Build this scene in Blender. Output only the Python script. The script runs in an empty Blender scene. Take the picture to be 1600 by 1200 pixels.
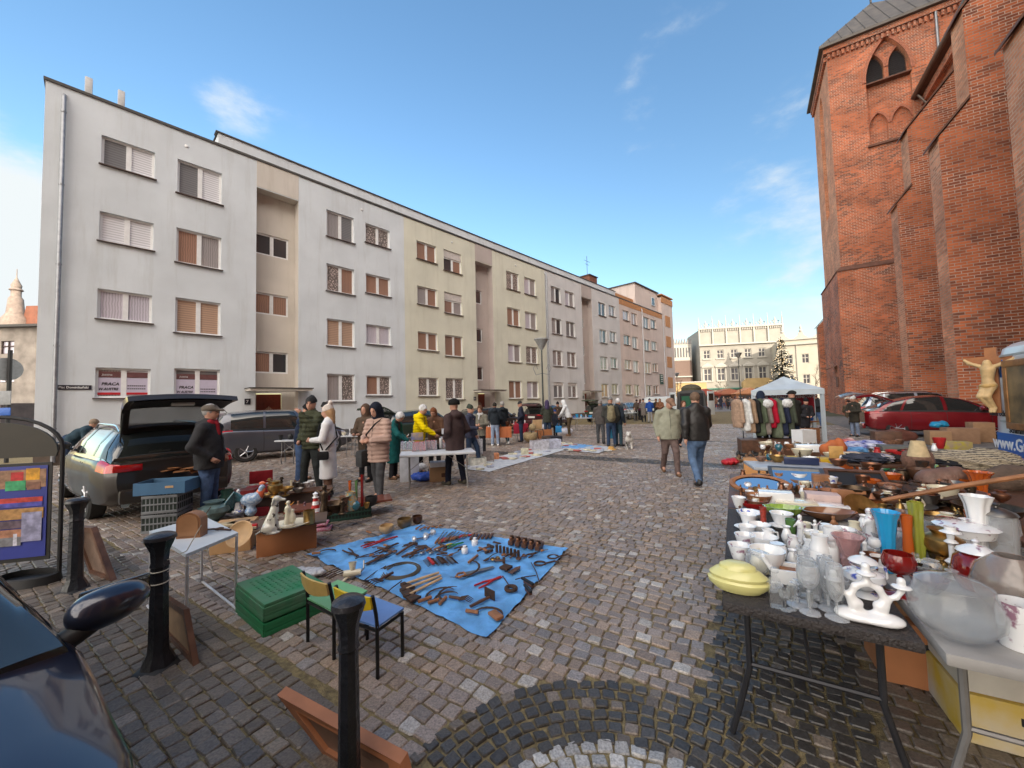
import bpy, bmesh, math, random
import numpy as np
from mathutils import Vector, Matrix
R=math.radians; sin=math.sin; cos=math.cos; PI=math.pi
random.seed(7)
SC=bpy.context.scene; COL=SC.collection
# camera model (measured from the photograph)
F=600.;PIT=R(2.74);ROL=R(1.45);EYE=1.72
def ray(px,py):
 a=(px-800)/F;b=(py-600)/F;c,s=cos(ROL),sin(ROL)
 x=c*a-s*b;u=-(s*a+c*b);c,s=cos(PIT),sin(PIT)
 return (x,c-s*u,s+c*u)
def G(px,py,z=0.):
 r=ray(px,py);t=(z-EYE)/r[2];return Vector((r[0]*t,r[1]*t,z))
def A(px,py,Y):
 r=ray(px,py);t=Y/r[1];return Vector((r[0]*t,Y,EYE+r[2]*t))
cam=bpy.data.cameras.new('camera');camo=bpy.data.objects.new('camera',cam);COL.objects.link(camo)
cam.sensor_width=36;cam.lens=36*F/1600;cam.clip_start=.05;cam.clip_end=4000
f0=Vector((0,cos(PIT),sin(PIT)));u0=Vector((0,-sin(PIT),cos(PIT)));r0=Vector((1,0,0))
rr=r0*cos(ROL)-u0*sin(ROL)*1.0
uu=r0*sin(ROL)+u0*cos(ROL)
M=Matrix.Identity(4)
for i in range(3): M[i][0]=rr[i];M[i][1]=uu[i];M[i][2]=-f0[i]
M[2][3]=EYE
camo.matrix_world=M
SC.camera=camo
# materials
MATS={}
def mat(name,col,rough=.6,metal=0.,var=.12,scale=8.,bump=0.,bscale=60.,coat=0.,trans=0.,col2=None,spec=.5,emit=None,ior=1.45,alpha=1.,vscale=None):
 if name in MATS: return MATS[name]
 m=bpy.data.materials.new(name);m.use_nodes=True;nt=m.node_tree;N=nt.nodes;L=nt.links
 b=N['Principled BSDF'];b.inputs['Roughness'].default_value=rough;b.inputs['Metallic'].default_value=metal
 b.inputs['Coat Weight'].default_value=coat;b.inputs['Coat Roughness'].default_value=.06
 b.inputs['Transmission Weight'].default_value=trans;b.inputs['IOR'].default_value=ior
 b.inputs['Specular IOR Level'].default_value=spec;b.inputs['Alpha'].default_value=alpha
 c=list(col)+[1.] if len(col)==3 else list(col)
 if trans>.5: var=0
 if var>0 or col2:
  tc=N.new('ShaderNodeTexCoord');no=N.new('ShaderNodeTexNoise');no.inputs['Scale'].default_value=scale;no.inputs['Detail'].default_value=5
  L.new(tc.outputs['Object'],no.inputs['Vector'])
  cr=N.new('ShaderNodeValToRGB');cr.color_ramp.elements[0].position=.35;cr.color_ramp.elements[1].position=.68
  lo=[max(0,x*(1-var)) for x in c[:3]]+[1];hi=[min(1,x*(1+var)) for x in c[:3]]+[1]
  if col2: lo=c;hi=list(col2)+[1.]
  cr.color_ramp.elements[0].color=lo;cr.color_ramp.elements[1].color=hi
  L.new(no.outputs['Fac'],cr.inputs['Fac']);L.new(cr.outputs['Color'],b.inputs['Base Color'])
  if rough>.1:
   mr=N.new('ShaderNodeMapRange');mr.inputs['To Min'].default_value=rough*.8;mr.inputs['To Max'].default_value=min(1,rough*1.2)
   L.new(no.outputs['Fac'],mr.inputs['Value']);L.new(mr.outputs['Result'],b.inputs['Roughness'])
 else: b.inputs['Base Color'].default_value=c
 if bump>0:
  tc2=N.new('ShaderNodeTexCoord');n2=N.new('ShaderNodeTexNoise');n2.inputs['Scale'].default_value=bscale;n2.inputs['Detail'].default_value=4
  L.new(tc2.outputs['Object'],n2.inputs['Vector'])
  bp=N.new('ShaderNodeBump');bp.inputs['Strength'].default_value=bump;bp.inputs['Distance'].default_value=.02
  L.new(n2.outputs['Fac'],bp.inputs['Height']);L.new(bp.outputs['Normal'],b.inputs['Normal'])
 if emit:
  b.inputs['Emission Color'].default_value=list(col)+[1.];b.inputs['Emission Strength'].default_value=emit
 MATS[name]=m;return m
def fab(name,col,bump=.5,var=.18,scale=12,bs=45): return mat(name,col,.85,0,var,scale,bump,bs,spec=.2)
# object helpers
def tag(o,label=None,cat=None,group=None,kind=None):
 if label:o['label']=label
 if cat:o['category']=cat
 if group:o['group']=group
 if kind:o['kind']=kind
 return o
def empty(name,loc=(0,0,0),rz=0.,label=None,cat=None,group=None):
 o=bpy.data.objects.new(name,None);COL.objects.link(o);o.location=loc;o.rotation_euler=(0,0,rz);o.empty_display_size=.1
 return tag(o,label,cat,group)
def link(name,me,m,parent=None,loc=None,rot=None,smooth=False):
 o=bpy.data.objects.new(name,me);COL.objects.link(o)
 if m is not None and not me.materials:
  for q in (m if isinstance(m,(list,tuple)) else [m]): me.materials.append(q)
 if smooth: me.polygons.foreach_set('use_smooth',[True]*len(me.polygons))
 if parent is not None:o.parent=parent
 if loc is not None:o.location=loc
 if rot is not None:o.rotation_euler=rot
 return o
def copytree(o,parent=None):
 c=o.copy();COL.objects.link(c);c.parent=parent
 for ch in list(o.children): copytree(ch,c)
 return c
def rotm(rx=0,ry=0,rz=0): return Matrix.Rotation(rz,3,'Z')@Matrix.Rotation(ry,3,'Y')@Matrix.Rotation(rx,3,'X')
class MB:
 def __init__(s): s.v=[];s.f=[];s.mi=[];s.sm=[];s.T=None
 def add(s,vs,fs,mi=0,sm=False):
  o=len(s.v)
  if s.T is not None: vs=[s.T@Vector(p) for p in vs]
  s.v+=[tuple(p) for p in vs];s.f+=[tuple(i+o for i in f) for f in fs];s.mi+=[mi]*len(fs);s.sm+=[sm]*len(fs);return s
 def box(s,c,d,rot=None,mi=0,bev=0.):
  x,y,z=[q/2 for q in d];c=Vector(c);r=rot if rot is not None else Matrix.Identity(3)
  if isinstance(r,(int,float)): r=rotm(0,0,r)
  if bev<=0:
   vs=[c+r@Vector((i*x,j*y,k*z)) for i in(-1,1) for j in(-1,1) for k in(-1,1)]
   return s.add(vs,[(0,1,3,2),(4,6,7,5),(0,4,5,1),(2,3,7,6),(0,2,6,4),(1,5,7,3)],mi)
  bm=bmesh.new();bmesh.ops.create_cube(bm,size=1.)
  for v in bm.verts: v.co=Vector((v.co.x*2*x,v.co.y*2*y,v.co.z*2*z))
  bmesh.ops.bevel(bm,geom=list(bm.edges),offset=min(bev,x*.95,y*.95,z*.95),segments=2,affect='EDGES',profile=.6)
  bm.verts.index_update();vs=[c+r@v.co for v in bm.verts];fs=[[v.index for v in f.verts] for f in bm.faces];bm.free()
  return s.add(vs,fs,mi,True)
 def quad(s,a,b,c,d,mi=0): return s.add([a,b,c,d],[(0,1,2,3)],mi)
 def tube(s,pts,r,n=8,mi=0,cap=True,closed=False,flat=1.):
  pts=[Vector(p) for p in pts];k=len(pts);rs=r if isinstance(r,(list,tuple)) else [r]*k
  vs=[];fs=[];up=None
  for i,p in enumerate(pts):
   if closed: t=pts[(i+1)%k]-pts[i-1]
   else: t=pts[min(i+1,k-1)]-pts[max(i-1,0)]
   t=t.normalized() if t.length>1e-9 else Vector((0,0,1))
   if up is None:
    up=Vector((0,0,1)) if abs(t.z)<.9 else Vector((1,0,0))
   a=t.cross(up);a=a.normalized() if a.length>1e-6 else Vector((1,0,0));b=a.cross(t).normalized();up=b
   for j in range(n):
    th=2*PI*j/n;vs.append(p+a*cos(th)*rs[i]+b*sin(th)*rs[i]*flat)
  for i in range(k if closed else k-1):
   i2=(i+1)%k
   for j in range(n): fs.append((i*n+j,i*n+(j+1)%n,i2*n+(j+1)%n,i2*n+j))
  if cap and not closed: fs.append(tuple(range(n))[::-1]);fs.append(tuple((k-1)*n+j for j in range(n)))
  return s.add(vs,fs,mi,True)
 def lathe(s,prof,c=(0,0,0),n=20,mi=0,rot=None,sx=1.,sy=1.,wob=0,wn=6,caps=True):
  c=Vector(c);r=rot if rot is not None else Matrix.Identity(3);vs=[];fs=[]
  for (rad,z) in prof:
   for j in range(n):
    th=2*PI*j/n;q=rad*(1+wob*cos(wn*th)*(1 if rad>0 else 0));vs.append(c+r@Vector((q*cos(th)*sx,q*sin(th)*sy,z)))
  for i in range(len(prof)-1):
   for j in range(n): fs.append((i*n+j,i*n+(j+1)%n,(i+1)*n+(j+1)%n,(i+1)*n+j))
  if caps:
   if prof[0][0]>1e-4: fs.append(tuple(range(n))[::-1])
   if prof[-1][0]>1e-4: fs.append(tuple((len(prof)-1)*n+j for j in range(n)))
  return s.add(vs,fs,mi,True)
 def sphere(s,c,r,n=12,mi=0,rot=None):
  r=r if isinstance(r,(tuple,list)) else (r,r,r);vs=[];fs=[];m=n//2;c=Vector(c);q=rot if rot is not None else Matrix.Identity(3)
  for i in range(m+1):
   ph=PI*i/m
   for j in range(n):
    th=2*PI*j/n;vs.append(c+q@Vector((r[0]*sin(ph)*cos(th),r[1]*sin(ph)*sin(th),r[2]*cos(ph))))
  for i in range(m):
   for j in range(n): fs.append((i*n+j,(i+1)*n+j,(i+1)*n+(j+1)%n,i*n+(j+1)%n))
  return s.add(vs,fs,mi,True)
 def prism(s,pts,y0,y1,mi=0,ax='y'):
  n=len(pts)
  if ax=='y': vs=[(p[0],y0,p[1]) for p in pts]+[(p[0],y1,p[1]) for p in pts]
  elif ax=='z': vs=[(p[0],p[1],y0) for p in pts]+[(p[0],p[1],y1) for p in pts]
  else: vs=[(y0,p[0],p[1]) for p in pts]+[(y1,p[0],p[1]) for p in pts]
  fs=[tuple(range(n)),tuple(range(2*n-1,n-1,-1))]+[(i,i+n,(i+1)%n+n,(i+1)%n) for i in range(n)]
  return s.add(vs,fs,mi)
 def mesh(s,uv=False,name='m'):
  me=bpy.data.meshes.new(name);me.from_pydata(s.v,[],s.f)
  if any(s.mi): me.polygons.foreach_set('material_index',s.mi)
  me.polygons.foreach_set('use_smooth',s.sm)
  if uv:
   ul=me.uv_layers.new(name='UVMap').data;me.update()
   for p in me.polygons:
    n=p.normal
    if abs(n.z)>.9: t=Vector((1,0,0));w=Vector((0,1,0))
    else:
     t=Vector((0,0,1)).cross(n);t.normalize();w=Vector((0,0,1))
     if abs(n.z)>.15: w=n.cross(t);w.normalize()
    for li in p.loop_indices:
     co=me.vertices[me.loops[li].vertex_index].co;ul[li].uv=(co.dot(t),co.dot(w))
  me.update();return me
 def build(s,name,m,parent=None,loc=None,rot=None,uv=False,fix=False,angle=None):
  me=s.mesh(uv,name)
  if fix or any(s.sm):
   bm=bmesh.new();bm.from_mesh(me);bmesh.ops.remove_doubles(bm,verts=bm.verts,dist=1e-5);bmesh.ops.recalc_face_normals(bm,faces=bm.faces);bm.to_mesh(me);bm.free()
   if any(s.sm):
    try: me.set_sharp_from_angle(angle=R(angle or 40))
    except Exception: pass
  return link(name,me,m,parent,loc,rot)
def text(txt,size,m,parent,loc,rot=(PI/2,0,0),name='lettering',align='LEFT',ext=.002,sx=1.,bold=0.,shear=0.):
 cu=bpy.data.curves.new('t','FONT');cu.body=txt;cu.size=size;cu.extrude=ext;cu.align_x=align;cu.offset=bold;cu.shear=shear;cu.resolution_u=2
 o=bpy.data.objects.new('t',cu);COL.objects.link(o)
 dg=bpy.context.evaluated_depsgraph_get();dg.update();me=bpy.data.meshes.new_from_object(o.evaluated_get(dg))
 bpy.data.objects.remove(o);me.materials.clear()
 if sx!=1:
  for v in me.vertices:v.co.x*=sx
 return link(name,me,m,parent,loc,rot)
# organic surfaces: a distance field polygonised with surface nets
def cone(a,b,ra,rb=None,k=.03,S=(1,1,1)): return ('c',a,b,ra,rb if rb is not None else ra,k,S)
def ell(c,r,k=.03,rot=None,neg=False): return ('e',c,r if isinstance(r,(tuple,list)) else (r,r,r),None,rot,k,neg)
def sdf_mesh(prims,vox=.014,cuts=(),disp=None,name='b'):
 lo=np.array([1e9]*3);hi=-lo
 bb=[]
 for p in prims:
  if p[0]=='c':
   S=np.array(p[6]);rm=max(p[3],p[4])/S.min();a=np.array(p[1],float);b=np.array(p[2],float);l=np.minimum(a,b)-rm;h=np.maximum(a,b)+rm
  else:
   c=np.array(p[1],float);rm=np.array(p[2],float) if p[4] is None else np.array([max(p[2])]*3);l=c-rm;h=c+rm
  l=l-p[5]-2*vox;h=h+p[5]+2*vox;bb.append((l,h))
  if not(p[0]=='e' and p[6]): lo=np.minimum(lo,l);hi=np.maximum(hi,h)
 n=np.ceil((hi-lo)/vox).astype(int)+2
 Fd=np.full(n,.5,np.float32)
 ax=[lo[i]+vox*np.arange(n[i]) for i in range(3)]
 for p,(l,h) in zip(prims,bb):
  i0=np.maximum(((l-lo)/vox).astype(int)-1,0);i1=np.minimum(((h-lo)/vox).astype(int)+2,n)
  if (i1<=i0).any(): continue
  X,Y,Z=np.meshgrid(ax[0][i0[0]:i1[0]],ax[1][i0[1]:i1[1]],ax[2][i0[2]:i1[2]],indexing='ij')
  if p[0]=='c':
   S=p[6];a=np.array(p[1],float)*S;b=np.array(p[2],float)*S;X=X*S[0]-a[0];Y=Y*S[1]-a[1];Z=Z*S[2]-a[2];d=b-a;q=max(d@d,1e-9)
   t=np.clip((X*d[0]+Y*d[1]+Z*d[2])/q,0,1)
   D=np.sqrt((X-t*d[0])**2+(Y-t*d[1])**2+(Z-t*d[2])**2)-(p[3]+(p[4]-p[3])*t)
   D=D/max(S)**.5
  else:
   X=X-p[1][0];Y=Y-p[1][1];Z=Z-p[1][2]
   if p[4] is not None:
    m=np.array(p[4].transposed());X,Y,Z=[m[i][0]*X+m[i][1]*Y+m[i][2]*Z for i in range(3)]
   r=p[2];q=np.sqrt((X/r[0])**2+(Y/r[1])**2+(Z/r[2])**2);D=(q-1)*min(r)
  sl=tuple(slice(i0[i],i1[i]) for i in range(3));C=Fd[sl];k=p[5]
  if p[0]=='e' and p[6]:
   Fd[sl]=np.maximum(C,-D)
  else:
   hh=np.maximum(k-np.abs(C-D),0)/k if k>0 else 0
   Fd[sl]=np.minimum(C,D)-hh*hh*k*.25
 if disp is not None or cuts:
  X,Y,Z=np.meshgrid(*ax,indexing='ij')
  if disp is not None: Fd=Fd+disp(X,Y,Z)
  for (pt,nr) in cuts:
   nr=np.array(nr,float);nr/=np.linalg.norm(nr);Fd=np.maximum(Fd,(X-pt[0])*nr[0]+(Y-pt[1])*nr[1]+(Z-pt[2])*nr[2])
 Fd[0]=Fd[-1]=.1;Fd[:,0]=Fd[:,-1]=.1;Fd[:,:,0]=Fd[:,:,-1]=.1
 ins=Fd<0;nx,ny,nz=Fd.shape
 acc=np.zeros((nx-1,ny-1,nz-1,3),np.float32);cnt=np.zeros((nx-1,ny-1,nz-1),np.float32)
 for a_ in range(3):
  for u in(0,1):
   for w in(0,1):
    o=[0,0,0];oth=[i for i in range(3) if i!=a_];o[oth[0]]=u;o[oth[1]]=w
    s0=tuple(slice(o[i],o[i]+Fd.shape[i]-1) for i in range(3));o2=list(o);o2[a_]=1
    s1=tuple(slice(o2[i],o2[i]+Fd.shape[i]-1) for i in range(3))
    f0_=Fd[s0];f1_=Fd[s1];x=(f0_<0)!=(f1_<0)
    t=np.where(x,f0_/np.where(x,f0_-f1_,1),0)
    for i in range(3):
     acc[...,i]+=np.where(x,(t if i==a_ else o[i]),0)
    cnt+=x
 act=cnt>0;idx=-np.ones(cnt.shape,int);idx[act]=np.arange(act.sum())
 ii=np.argwhere(act);V=lo+vox*(ii+acc[act]/cnt[act][:,None])
 Q=[]
 for a_ in range(3):
  o=[i for i in range(3) if i!=a_]
  s0=[slice(1,-1)]*3;s0[a_]=slice(0,-1);s1=list(s0);s1[a_]=slice(1,None)
  A0=ins[tuple(s0)];A1=ins[tuple(s1)]
  e=np.argwhere(A0!=A1)
  if len(e)==0: continue
  sg=A0[A0!=A1];
  e=e+np.array([0 if i==a_ else 1 for i in range(3)])
  def c(du,dw):
   q=e.copy();q[:,o[0]]-=du;q[:,o[1]]-=dw;return idx[q[:,0],q[:,1],q[:,2]]
  qd=np.stack([c(0,0),c(1,0),c(1,1),c(0,1)],1)
  flip=sg if a_!=1 else ~sg
  qd[~flip]=qd[~flip][:,::-1]
  Q.append(qd)
 Q=np.concatenate(Q);Q=Q[(Q>=0).all(1)]
 me=bpy.data.meshes.new(name);me.from_pydata(V.tolist(),[],Q.tolist());me.polygons.foreach_set('use_smooth',[True]*len(Q));me.update()
 return me
def org(name,prims,m,parent=None,vox=.014,loc=None,rot=None,cuts=(),disp=None):
 return link(name,sdf_mesh(prims,vox,cuts,disp,name),m,parent,loc,rot)
# world, sun, sky with clouds, plus an added cloud fill behind the camera
SUN_EL=R(17);SUNH=Vector((.42,-.907,0)).normalized()
w=bpy.data.worlds.new('World');SC.world=w;w.use_nodes=True;nt=w.node_tree;N=nt.nodes;L=nt.links
bg=N['Background'];sky=N.new('ShaderNodeTexSky');sky.sky_type='NISHITA';sky.sun_disc=False;sky.sun_elevation=SUN_EL
sky.sun_rotation=math.atan2(SUNH.x,SUNH.y);sky.air_density=1.3;sky.dust_density=.6;sky.ozone_density=2.2;sky.altitude=200
tc=N.new('ShaderNodeTexCoord');sp=N.new('ShaderNodeSeparateXYZ');L.new(tc.outputs['Generated'],sp.inputs[0])
mp=N.new('ShaderNodeMapping');mp.inputs['Scale'].default_value=(1,1,2.2);mp.inputs['Location'].default_value=(1.35,.2,.5);L.new(tc.outputs['Generated'],mp.inputs[0])
no=N.new('ShaderNodeTexNoise');no.inputs['Scale'].default_value=2.6;no.inputs['Detail'].default_value=7;no.inputs['Roughness'].default_value=.52;no.inputs['Distortion'].default_value=.3;L.new(mp.outputs[0],no.inputs[0])
def mathn(op,a,b=None,clamp=False):
 m=N.new('ShaderNodeMath');m.operation=op;m.use_clamp=clamp
 for i,q in enumerate((a,b)):
  if q is None: continue
  if isinstance(q,(int,float)): m.inputs[i].default_value=q
  else: L.new(q,m.inputs[i])
 return m.outputs[0]
def blob(d,r,amt):
 d=Vector(d).normalized();v=N.new('ShaderNodeVectorMath');v.operation='DISTANCE';nn=N.new('ShaderNodeVectorMath');nn.operation='NORMALIZE';L.new(tc.outputs['Generated'],nn.inputs[0]);L.new(nn.outputs[0],v.inputs[0]);v.inputs[1].default_value=d
 m=N.new('ShaderNodeMapRange');m.interpolation_type='SMOOTHSTEP';m.inputs['From Min'].default_value=r;m.inputs['From Max'].default_value=0;m.inputs['To Max'].default_value=amt;L.new(v.outputs['Value'],m.inputs['Value']);return m.outputs[0]
n9=N.new('ShaderNodeTexNoise');n9.inputs['Scale'].default_value=11;n9.inputs['Detail'].default_value=6;n9.inputs['Roughness'].default_value=.6;L.new(mp.outputs[0],n9.inputs[0])
cv=mathn('SUBTRACT',mathn('ADD',no.outputs['Fac'],mathn('MULTIPLY',n9.outputs['Fac'],.42)),.38)
for d,r,am in ((ray(-60,330),.34,.62),(ray(10,560),.28,.5),(ray(370,178),.11,.19),(ray(345,150),.07,.06),(ray(1190,330),.32,.24),(ray(1265,520),.16,.22),(ray(980,420),.1,.18)):
 cv=mathn('ADD',cv,blob(d,r,am))
bk=N.new('ShaderNodeMapRange');L.new(sp.outputs['Y'],bk.inputs['Value']);bk.inputs['From Min'].default_value=.12;bk.inputs['From Max'].default_value=-.35;bk.inputs['To Max'].default_value=.5  # unseen bright cloud layer behind the camera, added to lift the shaded square
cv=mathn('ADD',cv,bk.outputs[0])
cr=N.new('ShaderNodeMapRange');cr.inputs['From Min'].default_value=.5;cr.inputs['From Max'].default_value=.9;cr.interpolation_type='SMOOTHERSTEP';L.new(cv,cr.inputs['Value'])
mx=N.new('ShaderNodeMix');mx.data_type='RGBA';L.new(cr.outputs[0],mx.inputs['Factor']);
hs=N.new('ShaderNodeHueSaturation');hs.inputs['Saturation'].default_value=1.14;hs.inputs['Value'].default_value=.78;L.new(sky.outputs[0],hs.inputs['Color'])
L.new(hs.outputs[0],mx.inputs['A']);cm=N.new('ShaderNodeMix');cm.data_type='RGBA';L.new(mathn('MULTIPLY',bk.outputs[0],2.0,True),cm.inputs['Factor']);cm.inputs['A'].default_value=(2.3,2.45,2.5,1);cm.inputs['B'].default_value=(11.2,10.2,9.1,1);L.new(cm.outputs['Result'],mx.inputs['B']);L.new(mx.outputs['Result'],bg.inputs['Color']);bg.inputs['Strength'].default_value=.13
sl=bpy.data.lights.new('sun','SUN');sl.energy=2.2;sl.angle=R(.5);sl.color=(1,.86,.68);so=bpy.data.objects.new('sun',sl);COL.objects.link(so)
sd=Vector((SUNH.x*cos(SUN_EL),SUNH.y*cos(SUN_EL),sin(SUN_EL)));so.rotation_euler=sd.to_track_quat('Z','Y').to_euler();so.location=(0,0,60)
SC.view_settings.view_transform='Standard';SC.view_settings.look='None';SC.view_settings.exposure=1.58;SC.view_settings.gamma=1
SC.render.engine='CYCLES'
# ground
VD=Vector((sin(R(32)),cos(R(32)),0));UD=Vector((VD.y,-VD.x,0))      # v along the church, u across the square
def ab(a,b,z=0): return VD*a+UD*b+Vector((0,0,z))
def nodes(m): return m.node_tree.nodes,m.node_tree.links,m.node_tree.nodes['Principled BSDF']
ms=bpy.data.materials.new('sett_stone');ms.use_nodes=True;N_,L_,b_=nodes(ms)
at=N_.new('ShaderNodeAttribute');at.attribute_name='tint';t_=N_.new('ShaderNodeTexCoord');n_=N_.new('ShaderNodeTexNoise');n_.inputs['Scale'].default_value=90;n_.inputs['Detail'].default_value=5;L_.new(t_.outputs['Object'],n_.inputs[0])
r_=N_.new('ShaderNodeMapRange');r_.inputs['From Min'].default_value=.3;r_.inputs['From Max'].default_value=.7;r_.inputs['To Min'].default_value=.62;r_.inputs['To Max'].default_value=1.38;L_.new(n_.outputs['Fac'],r_.inputs['Value'])
v_=N_.new('ShaderNodeVectorMath');v_.operation='SCALE';L_.new(at.outputs['Color'],v_.inputs[0]);L_.new(r_.outputs[0],v_.inputs['Scale'])
L_.new(v_.outputs[0],b_.inputs['Base Color'])
n2_=N_.new('ShaderNodeTexNoise');n2_.inputs['Scale'].default_value=.7;n2_.inputs['Detail'].default_value=4;L_.new(t_.outputs['Object'],n2_.inputs[0])
r2_=N_.new('ShaderNodeMapRange');r2_.inputs['From Min'].default_value=.35;r2_.inputs['From Max'].default_value=.65;r2_.inputs['To Min'].default_value=.3;r2_.inputs['To Max'].default_value=.55;L_.new(n2_.outputs['Fac'],r2_.inputs['Value']);L_.new(r2_.outputs[0],b_.inputs['Roughness'])
bp_=N_.new('ShaderNodeBump');bp_.inputs['Strength'].default_value=.45;bp_.inputs['Distance'].default_value=.012
n3_=N_.new('ShaderNodeTexNoise');n3_.inputs['Scale'].default_value=35;n3_.inputs['Detail'].default_value=6;L_.new(t_.outputs['Object'],n3_.inputs[0]);L_.new(n3_.outputs['Fac'],bp_.inputs['Height']);L_.new(bp_.outputs[0],b_.inputs['Normal'])
mj=mat('joint_sand',(.14,.105,.055),.95,0,.5,30,.8,120,col2=(.30,.235,.115))
g=MB();g.add([(-400,-200,-.03),(400,-200,-.03),(400,700,-.03),(-400,700,-.03)],[(0,1,2,3)])
mg=bpy.data.materials.new('far_paving');mg.use_nodes=True;N_,L_,b_=nodes(mg)
t_=N_.new('ShaderNodeTexCoord');mpp=N_.new('ShaderNodeMapping');mpp.inputs['Rotation'].default_value=(0,0,R(32));L_.new(t_.outputs['Object'],mpp.inputs[0])
br=N_.new('ShaderNodeTexBrick');br.inputs['Scale'].default_value=1;br.inputs['Brick Width'].default_value=.19;br.inputs['Row Height'].default_value=.17;br.inputs['Mortar Size'].default_value=.012
br.inputs['Color1'].default_value=(.21,.185,.17,1);br.inputs['Color2'].default_value=(.13,.115,.11,1);br.inputs['Mortar'].default_value=(.09,.075,.055,1);L_.new(mpp.outputs[0],br.inputs[0]);L_.new(br.outputs[0],b_.inputs['Base Color']);b_.inputs['Roughness'].default_value=.5
tag(g.build('ground',mg),kind='structure')
jj=MB();jj.add([(-30,-4,-.008),(45,-4,-.008),(45,46,-.008),(-30,46,-.008)],[(0,1,2,3)]);tag(jj.build('sett_joints',mj),kind='structure')
def circ3(p,q,r):
 ax,ay,bx,by,cx,cy=p[0],p[1],q[0],q[1],r[0],r[1];d=2*(ax*(by-cy)+bx*(cy-ay)+cx*(ay-by))
 ux=((ax*ax+ay*ay)*(by-cy)+(bx*bx+by*by)*(cy-ay)+(cx*cx+cy*cy)*(ay-by))/d
 uy=((ax*ax+ay*ay)*(cx-bx)+(bx*bx+by*by)*(ax-cx)+(cx*cx+cy*cy)*(bx-ax))/d
 return ux,uy,math.hypot(ax-ux,ay-uy)
CX,CY,CR=circ3(G(750,1100),G(880,1063),G(1085,1095));CRI=CR-.42
def side(p,a,b): return (b[0]-a[0])*(p[1]-a[1])-(b[1]-a[1])*(p[0]-a[0])
LA,LB=G(200,870),G(640,1180)       # left of this line: small dark setts of the lane
DA,DB=G(1125,940),G(1085,1110);EA,EB=G(1330,1000),G(1390,1200)
def zone(x,y):
 r=math.hypot(x-CX,y-CY)
 if r<CR and y>CY-.2: return 'ring' if r>CRI else 'disc'
 s1=side((x,y),LA,LB)
 if s1<0: return 'lane'
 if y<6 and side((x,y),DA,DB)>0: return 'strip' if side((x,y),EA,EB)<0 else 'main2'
 a=x*VD.x+y*VD.y;b=x*UD.x+y*UD.y
 if abs(a-11.0)<.38 : return 'band'
 if abs(a-16.9)<.14 or abs(a-24)<.14: return 'band'
 if b>3.9 and a>13 and a<48: return 'asph'
 return 'main'
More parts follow.
